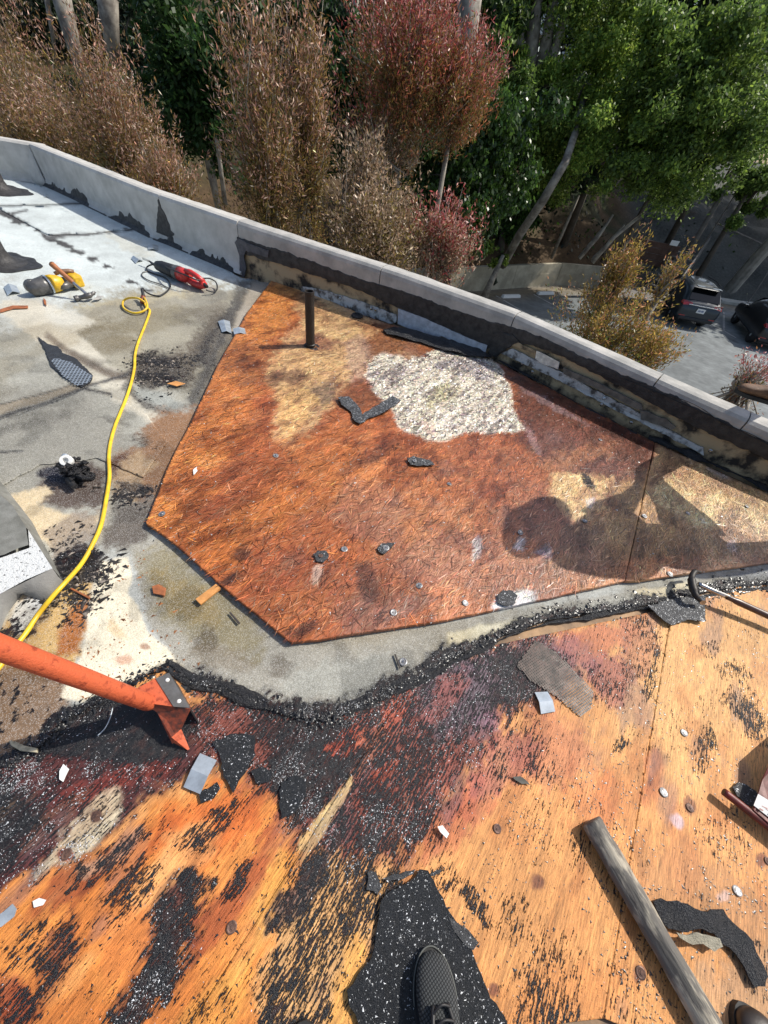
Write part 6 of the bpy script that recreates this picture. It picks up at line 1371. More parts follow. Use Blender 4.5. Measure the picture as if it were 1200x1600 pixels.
# ---- cars
M_PAINT1 = mat('dark_blue_grey_paint', (.018, .027, .036), .4, .2, .1, 1, bstr=.0, coat=.5)
M_PAINT2 = mat('black_car_paint', (.007, .008, .011), .4, .1, .1, 1, bstr=.0, coat=.5)
M_GLASS = mat('dark_car_glass', (.004, .005, .006), .10, 0, .1, 1, bstr=.0, spec=.45)
M_TAIL = mat('red_tail_lamp', (.35, .01, .012), .2, 0, .2, 8, bstr=.0, coat=1)
M_CHROME = mat('chrome', (.7, .72, .74), .15, 1, .1, 3, bstr=0)
def car(label, loc, rz, paint, L=4.6, W=.93):
    t = thing('parked_car', label, 'car', loc, rz, 'dark cars parked nose-in below the slope')
    st = [(0, .45, .72, .55, .86), (.06, .30, .98, .80, .96), (.14, .28, 1.06, .86, .99), (.30, .28, 1.18, .84, 1.0), (.62, .28, 1.50, .80, 1.0), (.95, .28, 1.64, .76, 1.0), (1.5, .28, 1.69, .75, 1.0), (2.1, .28, 1.68, .75, 1.0), (2.7, .28, 1.60, .73, 1.0), (3.05, .28, 1.36, .77, 1.0), (3.35, .28, 1.10, .84, .99), (3.8, .28, 1.04, .84, .98), (4.3, .30, .92, .80, .93), (4.55, .36, .74, .66, .84), (4.6, .45, .6, .5, .74)]
    def ring(s):
        x, zb, zt_, wt, wf = s; w_ = W * wf; belt = min(1.0, zt_ - .03); wt_ = W * wt
        half = [(0, zb), (w_ * .8, zb), (w_ * .98, zb + .12), (w_ * 1.0, .62 if zt_ > .8 else (zb + zt_) / 2), (w_ * .985, belt), (w_ * .985 * .2 + wt_ * .8, belt * .25 + (zt_ - .05) * .75), (wt_ * .93, zt_ - .015), (wt_ * .5, zt_ + .012), (0, zt_ + .02)]
        return [(x, y, z) for y, z in half] + [(x, -y, z) for y, z in half[-2:0:-1]]
    rg = [ring(s) for s in st]; m = len(rg[0]); V = [v for r_ in rg for v in r_]
    F_ = [(i * m + k, i * m + (k + 1) % m, (i + 1) * m + (k + 1) % m, (i + 1) * m + k) for i in range(len(rg) - 1) for k in range(m)] + [tuple(range(m))[::-1], tuple((len(rg) - 1) * m + k for k in range(m))]
    b = MB(); b.add(V, F_); o = b.build('body', paint, t, world=False, smooth=True, sub=1)
    for p_ in o.data.polygons: p_.use_smooth = True
    def patch(cells, name, mt, inset=.06, off=.012, ins_v=.06):
        for (i0, i1, k0, k1) in cells:
            a, b2, c, d = [Vector(rg[i][k % m]) for i, k in ((i0, k0), (i1, k0), (i1, k1), (i0, k1))]
            ctr = (a + b2 + c + d) / 4; nrm = (b2 - a).cross(d - a).normalized()
            if nrm.dot(ctr - Vector((ctr.x, 0, .7))) < 0: nrm = -nrm
            q = [v + (ctr - v) * inset + nrm * off for v in (a, b2, c, d)]
            MB().slab([tuple(v) for v in q], tuple(-nrm * .01)).build(name, mt, t, world=False)
    def poly_patch(pts, name, mt, off=.014):
        P = [Vector(p_) for p_ in pts]; ctr = sum(P, Vector()) / len(P); nrm = (P[1] - P[0]).cross(P[2] - P[0]).normalized()
        if nrm.dot(ctr - Vector((2.0, 0, .7))) < 0: nrm = -nrm
        MB().slab([tuple(p_ + nrm * off) for p_ in P], tuple(-nrm * .02)).build(name, mt, t, world=False, bevel=.004)
    # rear glass, windscreen
    poly_patch([(.24, .70, 1.13), (.24, -.70, 1.13), (.66, -.60, 1.53), (.66, .60, 1.53)], 'rear_window', M_GLASS, .03)
    poly_patch([(3.30, .72, 1.12), (3.30, -.72, 1.12), (2.78, -.60, 1.57), (2.78, .60, 1.57)], 'windscreen', M_GLASS, .03)
    patch([(5, 6, 4, 5), (6, 7, 4, 5), (7, 8, 4, 5), (5, 6, m - 4, m - 5), (6, 7, m - 4, m - 5), (7, 8, m - 4, m - 5)], 'side_window', M_GLASS, .12, -.045)
    for sg in (1, -1):
        poly_patch([(.07, sg * .86, .93), (.30, sg * .93, .98), (.22, sg * .90, 1.09), (.10, sg * .50, 1.06), (.06, sg * .48, .97)], 'tail_light', M_TAIL, .02)
        MB().box((.02, sg * .68, .52), (.04, .26, .04)).build('reflector', M_TAIL, t, world=False)
        w_ = MB().box((2.95, sg * 1.02, 1.04), (.14, .22, .15)); w_.build('wing_mirror', paint, t, world=False, bevel=.03)
        for xw in (.85, 3.65):
            rot = Matrix.Rotation(R(90), 3, 'X')
            ty = MB().lathe([(.20, -.11), (.32, -.11), (.345, -.07), (.345, .07), (.32, .11), (.20, .11)], 24, (xw, sg * .76, .345), rot).build('wheel', M_RUBBER, t, world=False)
            MB().lathe([(.02, sg * -.115), (.19, sg * -.10), (.205, sg * -.06)], 16, (xw, sg * .76, .345), rot).build('rim', M_GALV, ty, world=False)
        MB().tube([(.95, sg * .60, 1.70), (1.6, sg * .61, 1.75), (2.5, sg * .60, 1.70)], .018, 6).build('roof_rail', M_RUBBER, t, world=False)
    np_ = MB().box((-.012, 0, .80), (.02, .36, .18)).build('number_plate', M_WHITE, t, world=False)
    b = MB(); [b.box((-.024, y_, .80), (.004, .028, .07)) for y_ in (-.11, -.07, -.03, .03, .07, .11)]; b.build('plate_marks', mat('plate_blue', (.12, .16, .3), .5), np_, world=False)
    MB().box((.045, 0, .985), (.03, 1.3, .035)).build('chrome_strip', M_CHROME, t, world=False, bevel=.008)
    MB().box((.01, 0, .42), (.10, 1.6, .16)).build('rear_bumper', M_RUBBER, t, world=False, bevel=.05)
    MB().box((.55, 0, 1.63), (.28, 1.1, .03)).build('spoiler', paint, t, world=False, bevel=.01)
    return t
c1_ = G(1076, 514, LOT); car('dark blue-grey car with a white rear plate parked left of the kerb slab', c1_, R(86), M_PAINT1).scale = (1.07, 1.07, 1.07)
c2 = G(1195, 552, LOT); car('black car cut by the right frame edge, red tail lamps', (c2[0] + .35, c2[1] + .25, LOT), R(78), M_PAINT2)

# ---- timber stairs and landing up the slope
M_TIM = mat('dark_weathered_timber', (.10, .075, .06), .8, 0, .4, 3, bstr=.3)
M_TIML = mat('grey_weathered_timber', (.20, .18, .16), .8, 0, .4, 3, bstr=.3)
A = AT(1012, 452, 24.8); Bt = AT(1055, 392, 27.2); t = thing('timber_stairs', 'weathered timber stairs climbing the slope behind the golden shrub', 'stairs', (A[0], A[1], A[2]))
dv = Bt - A; hv = dv[:2] / np.linalg.norm(dv[:2]); sv = np.array([hv[1], -hv[0]]); NS = 9
for k in range(NS):
    c = A + dv * (k / (NS - 1)); MB().box((c[0] + sv[0] * .6, c[1] + sv[1] * .6, c[2]), (1.2, .26, .05), math.atan2(sv[1], sv[0])).build('tread', M_TIML, t)
for o_ in (0, 1.2):
    s0 = np.array([*(A[:2] + sv * o_), A[2] - .12]); s1 = np.array([*(Bt[:2] + sv * o_), Bt[2] - .12]); MB().tube([s0, s1], .07, 4).build('stringer', M_TIML, t)
    if o_:
        for u in (0.05, .5, .95):
            q = s0 * (1 - u) + s1 * u; MB().box((q[0], q[1], q[2] + .5), (.09, .09, 1.1)).build('rail_post', M_TIML, t)
        MB().tube([s0 + [0, 0, 1.05], s1 + [0, 0, 1.05]], .05, 4).build('handrail', M_TIML, t)
lp = AT(960, 452, 24.0); t = thing('timber_landing', 'dark plank landing at the foot of the timber stairs', 'landing', (lp[0], lp[1], lp[2]))
for k in range(8):
    MB().box((lp[0] + .9 + k * .02, lp[1] - .9 + k * .27, lp[2]), (3.0, .24, .05), R(8)).build('plank', M_TIML, t)
for dx in (-.4, 2.2): MB().box((lp[0] + dx, lp[1], lp[2] - .8), (.12, .12, 1.6)).build('post', M_TIM, t)
wp = AT(1018, 392, 27.0); t = thing('timber_screen', 'brown timber retaining screen above the stairs landing', 'fence', (wp[0], wp[1], wp[2] - .6))
for k in range(4): MB().box((wp[0], wp[1], wp[2] - .5 + k * .27), (2.6, .06, .25), R(-8)).build('board', mat('brown_boards', (.12, .065, .045), .8, 0, .3, 3), t)
for dx in (-1.2, 1.2): MB().box((wp[0] + dx, wp[1] - .05, wp[2] - .4), (.1, .1, 1.5)).build('post', M_TIM, t)
sp = AT(1054, 380, 26.5); t = thing('small_sign', 'small white sign plate on a stake above the stairs', 'sign', (sp[0], sp[1], sp[2] - 1.0))
MB().box((sp[0], sp[1], sp[2]), (.42, .03, .22)).build('plate', M_WHITE, t); MB().box((sp[0], sp[1] + .03, sp[2] - .5), (.05, .05, 1.1)).build('stake', M_TIM, t)
def pole(label, a, b_, r, mt, cat, name):
    t = thing(name, label, cat, tuple(a)); MB().tube([a, np.array(a) * .5 + np.array(b_) * .5 + rs.normal(0, .03, 3), b_], [r, r * .95, r * .85], 10).build('pole' if cat != 'cable' else 'cable', mt, t); return t
M_BARK = mat('pale_bark', (.30, .27, .22), .85, 0, .4, 3, bstr=.5, col2=(.13, .11, .09), lo=.4, hi=.6)
M_BARKD = mat('dark_bark', (.10, .08, .06), .9, 0, .4, 3, bstr=.6)
pole('pale leaning timber brace rising behind the gap between the cars', AT(1141, 452, 26.6), AT(1230, 352, 25.2), .34, mat('pale_timber', (.34, .32, .28), .8, 0, .4, 3, bstr=.3), 'post', 'timber_brace')
pole('tall slim timber post rising right of the stairs', AT(1075, 395, 27.5), AT(1170, 230, 28.0), .13, M_TIML, 'post', 'timber_post')
pole('thin taut cable running parallel to the slim post', AT(1088, 400, 27.3), AT(1199, 222, 27.8), .035, M_TIML, 'cable', 'guy_cable')
pole('thin cable crossing the bare slope at the right', AT(1118, 348, 27.5), AT(1230, 400, 28.5), .03, M_TIML, 'cable', 'guy_cable')
pole('short cable rising from behind the black car', AT(1165, 478, 27.2), AT(1215, 400, 28), .03, M_TIML, 'cable', 'guy_cable')

# pale house glimpsed on the hill
M_HOUSE = mat('sunlit_white_wall', (.75, .74, .70), .8, 0, .1, 1)
def house(x, y, dist, wdt, dep, hgt, label):
    p = AT(x, y, dist); t = thing('hillside_house', label, 'house', (p[0], p[1], p[2] - hgt / 2))
    MB().box((p[0], p[1], p[2]), (wdt, dep, hgt), R(-18)).build('wall', M_HOUSE, t)
    MB().box((p[0], p[1], p[2] + hgt / 2 + .1), (wdt + .8, dep + .8, .2), R(-18)).build('roof', mat('grey_roof', (.2, .2, .2), .8), t)
    rm = Matrix.Rotation(R(-18), 3, 'Z')
    for k in range(int(wdt // 3)):
        q = rm @ Vector((-wdt / 2 + 1.8 + k * 3, -dep / 2 - .02, 0)); w_ = MB().box((p[0] + q[0], p[1] + q[1], p[2]), (1.1, .06, hgt * .4), R(-18)).build('window', M_GLASS, t)
house(965, 62, 48, 7, 5, 3.0, 'pale house wall glimpsed through the trees at top right')
house(1205, 84, 46, 10, 5, 3.2, 'bright white house wall at the upper right edge behind branches')
house(905, 0, 60, 14, 6, 5, 'bright pale building seen through the trunks at the top')

# =================================================================== TREES
M_LEAF = leaf_mat('foliage', .40, .38, .5)
M_LEAFG = leaf_mat('glossy_foliage', .42, .5, .3)
def leaves(c, d, nrm, L, W, col, name, parent, mt=M_LEAF):
    n = len(c); u = d / (np.linalg.norm(d, axis=1, keepdims=True) + 1e-9); v = np.cross(u, nrm); v /= (np.linalg.norm(v, axis=1, keepdims=True) + 1e-9)
    L = L[:, None]; W = W[:, None]
    vv = np.stack([c, c + u * L * .45 + v * W / 2, c + u * L, c + u * L * .45 - v * W / 2], 1)
    return np_mesh(name, vv.reshape(-1, 3), np.arange(4 * n).reshape(n, 4), np.repeat(col, 4, 0), mt, parent)
def palette(cols, n, var=.25):
    P = np.array(cols); i = rs.randint(0, len(P), n); return np.clip(P[i] * np.exp(rs.normal(0, var, n))[:, None], 0, 1)
def trunk_mesh(paths, mt, parent, name='trunk'):
    b = MB()
    for pts, r in paths: b.tube(pts, r, 7)
    return b.build(name, mt, parent, smooth=True)
def shrub(label, cx, cy, rx, ry, dist, ptop, pbot, nsh=420, nl=34, leaf=(.066, .014), lean=0, dens=1.0, group='reddish shrubs growing beside the building'):
    """upright shrub: many rising shoots, narrow leaves"""
    c = AT(cx, cy, dist); cam_z = ((c - [0, 0, CAMH]) @ M3)[2]; rx_ = rx * cam_z / F; rz_ = ry * cam_z / F * .90; rx_ *= 1.12
    base = np.array([c[0], c[1], LOT]); t = thing('shrub', label, 'shrub', base, 0, group)
    n = nsh; th = rs.uniform(0, 2 * np.pi, n); ph_ = rs.uniform(-1, 1, n); rr = rs.uniform(.12, 1, n) ** .6
    lump = 1 + .26 * np.sin(3 * th + cx) + .22 * np.sin(5 * th + 5 * ph_ + cy) + .16 * np.sin(9 * ph_ + 2 * th + cx)
    tip = np.stack([np.cos(th) * np.sqrt(1 - ph_ ** 2) * rx_ * rr * lump, np.sin(th) * np.sqrt(1 - ph_ ** 2) * rx_ * .85 * rr * lump, ph_ * rz_ * rr * lump], 1)
    up = np.array([0, 0, 1.]); ln = rs.uniform(.25, 1.0, n) ** 1.3 * 1.1 * max(.6, min(1.3, rz_)) + .12
    dirs = tip / (np.linalg.norm(tip, axis=1, keepdims=True) + 1e-6) * .55 + up * 1.0 + rs.normal(0, .18, (n, 3)); dirs /= np.linalg.norm(dirs, axis=1, keepdims=True)
    root = tip - dirs * ln[:, None] * .6
    m = nl; tt = np.sort(rs.uniform(0, 1.0, (n, m)), 1); P = c + root[:, None, :] + dirs[:, None, :] * (tt * ln[:, None])[..., None]
    P = P + rs.normal(0, .035, P.shape); ld = dirs[:, None, :] * .8 + rs.normal(0, .55, P.shape); nr = rs.normal(0, 1, P.shape)
    P = P.reshape(-1, 3); ld = ld.reshape(-1, 3); nr = nr.reshape(-1, 3); N_ = len(P)
    hgt = np.clip((P[:, 2] - c[2]) / rz_ * .5 + .5 + (tt.ravel() - .5) * .5 + (fbm(P[:, 0] * 2, P[:, 2] * 2, 5, 3) - .5) * .9 - .18, 0, 1)
    a = palette(ptop, N_, .40) * 1.08; b_ = palette(pbot, N_, .40) * .95; k = (rs.rand(N_) < hgt)[:, None]; col = np.where(k, a, b_)
    leaves(P, ld, nr, rs.uniform(.6, 1.2, N_) * leaf[0], rs.uniform(.7, 1.2, N_) * leaf[1], col, 'crown', t)
    paths = [([base, base * .4 + (c - [0, 0, rz_ * .6]) * .6 + rs.normal(0, .06, 3), c - [0, 0, rz_ * .4]], [.06, .05, .035])]
    for i in rs.choice(n, min(n, 46), replace=False):
        paths.append(([c - [0, 0, rz_ * .55] + rs.normal(0, .05, 3), c + root[i] * .6 - [0, 0, .1], c + root[i], c + root[i] + dirs[i] * ln[i] * .9], [.022, .012, .006, .002]))
    trunk_mesh(paths, M_BARK, t, 'stems'); return t
def tree(label, crowns, dist, trunks, pal, leaf=(.16, .09), n=14000, bark=M_BARK, droop=0, name='tree', group='trees on the bank behind the car park', gloss=True, clump=.50, base_z=None, light=None):
    """crowns: photo ellipses (x, y, rx, ry, dd) ; trunks: photo poly-lines with radius"""
    c0 = AT(crowns[0][0], crowns[0][1], dist); gz = float(hz(c0[0], c0[1])); t = thing(name, label, 'tree', (c0[0], c0[1], gz), 0, group)
    tot = sum(c[2] * c[3] for c in crowns); PP = []; CC = []
    for (x, y, rx, ry, dd) in crowns:
        c = AT(x, y, dist + dd); cz_ = ((c - [0, 0, CAMH]) @ M3)[2]; a = rx * cz_ / F * .92; b_ = ry * cz_ / F * .92
        k = max(10, int(40 * rx * ry / 6000)); nn = int(n * rx * ry / tot)
        cl = np.clip(rs.normal(0, .58, (k, 3)), -1.25, 1.25) * np.array([a, a * .7, b_]); cr = clump * min(a, b_) * rs.uniform(.22, 1.0, k) ** 1.2
        i = rs.choice(k, nn, p=cr ** 2 / (cr ** 2).sum()); d = rs.normal(0, 1, (nn, 3)); d /= np.linalg.norm(d, axis=1, keepdims=True); rad = rs.uniform(0, 1, (nn, 1)) ** .4
        P = c + cl[i] + d * rad * cr[i][:, None] * np.array([1.1, 1, .8]) + rs.normal(0, .12 * min(a, b_), (nn, 3)) * (rs.rand(nn, 1) < .25); PP.append(P); tint = rs.uniform(.7, 1.35, k)[i]
        CC.append(palette(pal, nn, .25) * tint[:, None])
    P = np.concatenate(PP); col = np.clip(np.concatenate(CC), 0, 1); N_ = len(P)
    ld = rs.normal(0, 1, (N_, 3)) + np.array([0, 0, -droop]); nr = rs.normal(0, .7, (N_, 3)) + np.array([0, 0, 1.0 if not droop else 0])
    leaves(P, ld, nr, rs.uniform(.6, 1.3, N_) * leaf[0], rs.uniform(.6, 1.2, N_) * leaf[1], col, 'crown', t, M_LEAFG if gloss else M_LEAF)
    paths = []
    for pl, r in trunks:
        q = [AT(p[0], p[1], dist + (p[2] if len(p) > 2 else 0)) for p in pl]
        q[-1] = q[-1].copy()
        paths.append((q, [r * (1 - .45 * j / max(1, len(q) - 1)) for j in range(len(q))][::1]))
    if not paths: paths = [([np.array([c0[0], c0[1], gz - .3]), c0 + rs.normal(0, .3, 3)], [.22, .08])]
    for pp_ in paths: trunk_mesh([pp_], bark, t)
    lp_ = []
    for (x, y, rx, ry, dd) in crowns[:3]:
        c = AT(x, y, dist + dd); q_ = ((c - [0, 0, CAMH]) @ M3)[2] / F * .6
        for j in range(4):
            e = rs.normal(0, 1, 3); e /= np.linalg.norm(e); lp_.append(([c - [0, 0, ry * q_ * .9], c + e * np.array([rx, rx * .6, ry]) * q_ * .45 + rs.normal(0, .1, 3), c + e * np.array([rx, rx * .6, ry]) * q_], [.05, .03, .01]))
    if sum(c[2] for c in crowns) > 30:
        for l_ in lp_: trunk_mesh([l_], M_BARKD, t, 'limb')
    return t
S = srgb
pink = [S(190, 150, 132), S(206, 176, 156), S(160, 112, 92), S(150, 118, 76), S(134, 110, 60)]; olive = [S(150, 132, 66), S(128, 116, 60), S(150, 120, 76), S(120, 104, 58), S(134, 100, 70)]
red = [S(176, 84, 86), S(190, 122, 116), S(152, 74, 66), S(204, 158, 148), S(140, 98, 62)]; redb = [S(154, 112, 66), S(130, 112, 58), S(164, 98, 70), S(110, 100, 50)]
dry = [S(180, 154, 130), S(196, 174, 148), S(150, 122, 98), S(120, 104, 66)]; gold = [S(186, 156, 84), S(164, 138, 62), S(132, 120, 52), S(196, 140, 104), S(150, 130, 70)]
G1 = [(.03, .07, .018), (.045, .09, .02), (.02, .045, .014)]; G2 = [(.23, .32, .05), (.32, .40, .08), (.13, .22, .04)]; G3 = [(.12, .19, .04), (.18, .26, .055), (.075, .125, .03)]; GD = [(.010, .018, .008), (.016, .026, .010), (.02, .03, .014)]
IV = [(.04, .085, .015), (.06, .115, .02), (.025, .055, .012)]
shrub('olive-brown shrub with pink tips at the far left of the frame', 20, 150, 80, 120, 9.5, pink, olive, 520, 40)
shrub('low pinkish brown shrub behind the far roof corner', 90, 215, 60, 60, 8.6, pink, olive, 300, 38)
shrub('pink-tipped brown shrub leaning over the left end of the parapet', 185, 220, 62, 125, 7.8, pink, olive, 560, 40)
shrub('low brown shrub behind the pale parapet left of the bare stems', 262, 292, 40, 50, 7.0, pink, olive, 240, 36)
shrub('tall olive shrub with a pinkish spire behind the vent pipe', 418, 250, 48, 170, 6.2, pink, olive, 480, 42)
shrub('right-hand spire of olive and pink shoots beside the tall shrub', 482, 225, 32, 150, 6.6, pink, olive, 320, 40)
shrub('large wine-red shrub with the highest crown in the middle', 640, 100, 84, 105, 8.2, red, redb, 700, 40)
shrub('wine-red shrub crown spreading right towards the green trees', 715, 140, 58, 62, 8.4, red, redb, 420, 38)
shrub('sparse red-brown shoots hanging below the large wine-red shrub', 600, 215, 60, 40, 8.0, redb + red[:1], dry, 160, 34)
shrub('thin dried shrub tops with grey stems left of the ivy', 570, 270, 34, 46, 6.4, dry, dry, 110, 30, (.055, .018))
shrub('dried brown shrub just above the middle of the parapet', 590, 365, 70, 66, 6.0, dry, dry + olive[:2], 460, 38, (.055, .018))
shrub('red-leaved low shrub right of the dried brown one', 695, 378, 46, 42, 6.3, red, dry + red[:1], 240, 34, (.06, .016))
shrub('golden olive shrub below the parapet in front of the parked cars', 955, 520, 74, 66, 6.6, gold, gold + olive + G3[:1] * 2, 330, 40, (.055, .016))
shrub('right-hand golden shoots spreading over the car park', 1020, 548, 30, 32, 6.4, gold, gold, 130, 34, (.06, .017))
shrub('thin upper shoots of the golden shrub reaching towards the stairs', 966, 430, 20, 50, 6.9, gold, gold, 120, 34, (.06, .017))
shrub('slim golden shoot leaning right in front of the dark car', 1046, 436, 14, 36, 6.9, gold, gold, 26, 30, (.06, .017))
shrub('small red-tipped sprig beside the brown boot on the parapet', 1178, 592, 26, 20, 3.6, red, redb, 60, 24, (.035, .010))
tree('dense dark green tree behind the tall olive shrub', [(310, 90, 95, 110, 0), (330, 190, 70, 70, 0), (260, 40, 50, 60, 1)], 12.5, [([(318, 190), (328, 260), (342, 330)], .14)], [G1[0], G1[1], (.03, .07, .02)], (.13, .08), 26000)
tree('slim pale bare stem beside the dense dark tree', [(345, 200, 14, 14, 0)], 11.5, [([(352, 320), (342, 240), (335, 200)], .06)], G1, (.1, .06), 300)
tree('dark tree with a pale slanting trunk at the top left', [(70, 40, 110, 60, 4), (170, 90, 50, 90, 6)], 18, [([(92, -20), (112, 60), (132, 130)], .28), ([(70, -20), (88, 90)], .08)], GD, (.2, .1), 14000)
tree('grey-barked tree left of the dense dark green one', [(200, 70, 40, 60, 3), (180, 10, 60, 20, 3)], 17, [([(165, -20), (172, 40), (178, 100)], .30)], [(.03, .05, .03), (.05, .07, .04)], (.2, .08), 6000)
tree('dark tree with fine foliage at the top left of centre', [(440, 20, 80, 40, 2), (500, 90, 50, 60, 6), (400, 60, 40, 50, 6)], 22, [([(556, -10), (556, 60)], .12), ([(415, 0), (418, 60)], .08)], G1 + GD, (.2, .1), 12000)
tree('dark tree hidden behind the wine-red shrub', [(600, 200, 90, 90, 0), (540, 160, 50, 80, 0), (640, 300, 60, 60, 0)], 15, [], G1, (.15, .09), 14000)
tree('ivy-hung tree right of the wine-red shrub', [(770, 240, 66, 80, 0), (732, 330, 50, 62, -1), (700, 270, 44, 60, -1), (800, 300, 30, 60, 1)], 16, [([(735, 0), (725, 120), (735, 230)], .3)], IV, (.14, .09), 34000, droop=1.6, gloss=False)
tree('airy green tree above the ivy at the top', [(760, 60, 60, 70, 0), (830, 10, 60, 30, 0), (700, 20, 30, 40, 0)], 22, [([(722, -10), (726, 70)], .25)], G3 + G1, (.2, .09), 9000)
tree('bright green tree with a leaning pale trunk in the upper right', [(900, 150, 75, 80, 0), (960, 210, 90, 65, -1), (870, 250, 50, 55, 0), (1015, 190, 45, 45, -1), (940, 80, 60, 60, 1), (830, 170, 40, 60, 0)], 21.5, [([(786, 414, .3), (812, 366, -1.5), (850, 310, -3.2), (884, 252, -3.0), (900, 205, -1.5), (910, 160, 0)], .19), ([(862, 402, 2.5), (885, 350, 0), (905, 305, 0)], .08)], G2 + G3[:1], (.13, .075), 52000)
tree('green tree filling the right side above the cars', [(1080, 200, 90, 80, 0), (985, 265, 60, 36, -1), (1120, 90, 70, 70, 1), (1060, 130, 80, 60, 0), (1110, 240, 60, 40, -1)], 20, [([(1022, 205), (1045, 150), (1062, 100)], .07), ([(925, 410), (960, 370), (1010, 330)], .10), ([(905, 404), (935, 370), (958, 335)], .08)], G2[:1] + G3 + G3, (.15, .085), 48000)
tree('tree with ragged crown at the top right corner', [(1170, 160, 60, 80, 0), (1190, 40, 60, 50, 2), (1150, 250, 50, 50, 0)], 24, [([(1205, 160), (1190, 210)], .3)], G3, (.22, .12), 12000)
for (xx, yy, x2, y2, r_, lab) in [(812, 20, 806, 130, .28, 'leftmost pale trunk of the cluster at top'), (838, 10, 822, 135, .30, 'broad pale trunk in the cluster at top'), (862, 15, 840, 135, .24, 'third pale trunk of the cluster at top'), (884, 20, 850, 135, .2, 'rightmost pale trunk of the cluster at top')]:
    tree(lab, [(xx + 5, yy - 40, 36, 20, 0)], 22, [([(x2, y2), ((xx + x2) / 2, (yy + y2) / 2), (xx, yy), (xx + 8, yy - 40)], r_)], G3, (.22, .1), 1500, group='pale trunks standing together at the top')
for k, (x, y, rx, ry, dd, lab) in enumerate([(-60, 20, 120, 100, 34, 'far dark tree beyond the left frame edge'), (60, 0, 110, 60, 36, 'far dark tree behind the slanting trunk'), (230, -10, 110, 70, 34, 'far dark tree behind the grey bark'), (380, 10, 110, 80, 36, 'far dark tree left of the top centre'), (520, 0, 100, 70, 38, 'far dark tree behind the wine-red crown'), (660, 0, 90, 60, 40, 'far dark tree right of the wine-red crown'),
    (760, 110, 80, 90, 30, 'shaded tree deep behind the ivy'), (960, 60, 70, 60, 36, 'far tree behind the bright green crown'), (1060, 20, 90, 60, 36, 'far tree above the right green crown'), (1160, -10, 70, 50, 40, 'far tree at the top right corner'), (850, 210, 80, 60, 26, 'shaded tree below the pale trunks'), (150, 160, 90, 80, 28, 'shaded tree deep behind the left shrubs'), (430, 150, 80, 80, 30, 'shaded tree deep behind the tall olive shrub')]):
    tree(lab, [(x, y, rx, ry, 0)], dd, [], GD + G1[:1], (.32, .18), 7000, bark=M_BARKD, clump=.7)
for (x, y, rx, ry, dd, lab, pl_, dr_) in [(700, 260, 60, 90, 19, 'vine-covered dark trunk behind the dried shrub', IV, 1.2), (800, 330, 40, 50, 24, 'hanging ivy mass beside the leaning trunk', IV, 1.4), (760, 170, 70, 60, 20, 'leafy tree joining the ivy and the bright green crown', G3, 0), (1040, 240, 70, 60, 25, 'dark fill tree between the two bright crowns', G1 + G3[:1], 0), (1185, 290, 36, 40, 27, 'thin leafy tree over the bare right slope', G3, 0), (1190, 120, 60, 60, 30, 'tree far up the slope at the right edge', G3, 0), (980, 130, 70, 70, 27, 'leafy tree filling behind the bright crown', G3 + G1[:1], 0), (545, 110, 40, 90, 17, 'dark tree seen between the spire and the wine-red shrub', G1 + GD, 0), (140, 110, 60, 60, 22, 'dark tree behind the slanting left trunk', GD + G1[:1], 0)]:
    tree(lab, [(x, y, rx, ry, 0), (x + rx * .5, y + ry * .5, rx * .6, ry * .6, .5), (x - rx * .5, y - ry * .4, rx * .6, ry * .6, .5)], dd, [], pl_, (.17, .09), 15000, bark=M_BARKD, droop=dr_)
tree('low bright green bush at the foot of the leaning trunk', [(772, 398, 18, 14, 0)], 20.6, [], G2, (.12, .07), 1200, name='bush')
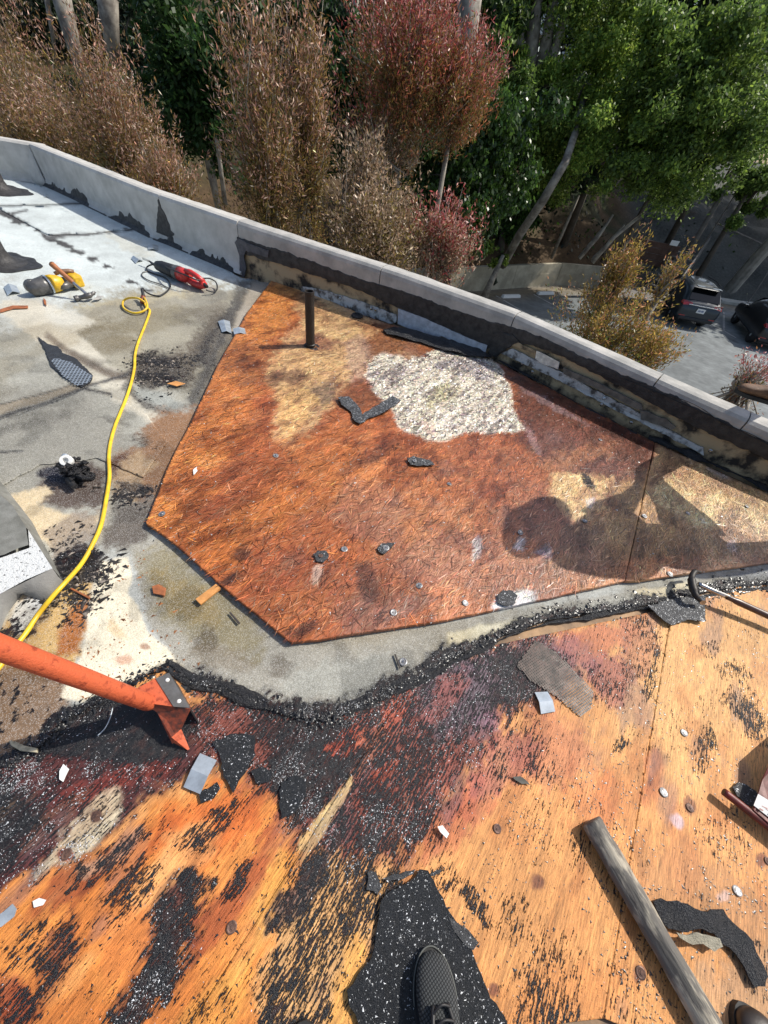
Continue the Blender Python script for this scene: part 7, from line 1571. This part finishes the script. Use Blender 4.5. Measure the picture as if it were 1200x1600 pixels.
for (x, y, z, r_, lab) in [(25, 31, 4, 5, 'broad unseen tree added for shade right of the parked cars, beyond the frame'), (31, 36, 12, 7, 'tall unseen tree added for shade on the bank beyond the right frame edge'), (36, 42, 18, 8, 'tallest unseen tree, added for shade up the slope beyond the right frame edge'), (24, 40, 15, 6, 'tall unseen tree added for shade high on the slope at the right')]:  # unseen trees, added to shade the right slope and car park
    gz = float(hz(x, y)); t = thing('tree', lab, 'tree', (x, y, gz), 0, 'trees on the bank behind the car park'); n_ = 16000
    k = 40; cl = rs.normal(0, 1, (k, 3)); cl /= np.linalg.norm(cl, axis=1, keepdims=True); cl *= rs.uniform(.2, 1, (k, 1)) * np.array([r_, r_, r_ * .8]); i = rs.randint(0, k, n_); d = rs.normal(0, 1, (n_, 3)); d /= np.linalg.norm(d, axis=1, keepdims=True)
    P = np.array([x, y, z]) + cl[i] + d * rs.uniform(.3, 1, (n_, 1)) * r_ * .35
    leaves(P, rs.normal(0, 1, (n_, 3)), rs.normal(0, 1, (n_, 3)), rs.uniform(.2, .5, n_), rs.uniform(.12, .3, n_), palette(G3, n_, .3), 'crown', t, M_LEAFG)
    trunk_mesh([([np.array([x, y, gz - .3]), np.array([x + .3, y, (gz + z) / 2]), np.array([x, y, z])], [.35, .28, .12])], M_BARK, t)
# saplings and leaning stems on the bank
for (a0, a1, lab) in [((905, 402), (952, 345), 'thin leaning bare stem nearest the retaining wall'), ((925, 405), (975, 352), 'leaning bare stem just right of its twin'), ((700, 418), (702, 380), 'short upright stake at the wall')]:
    pole(lab, AT(*a0, 24), AT(*a1, 25), .07, M_BARK, 'stem', 'bare_stem')
# ground cover on the bank
n = 70000; X = rs.uniform(-35, 45, n); Y = rs.uniform(8, 60, n); D = wd_(X, Y); k = (D > .4) & (fbm(X * .4, Y * .4, 77, 3) > .43) & (X < 14 + rs.normal(0, 3, n)); X, Y = X[k], Y[k]
P = np.stack([X, Y, hz(X, Y) + rs.uniform(0, .5, len(X)) ** 2], 1); m = len(P)
tag(leaves(P, rs.normal(0, 1, (m, 3)), rs.normal(0, .6, (m, 3)) + [0, 0, 1], rs.uniform(.1, .3, m), rs.uniform(.07, .2, m), palette(IV + GD + [(.09, .06, .03)], m, .3), 'ground_cover', None), 'ivy and leaf litter covering the bank under the trees', 'ground cover', kind='stuff')
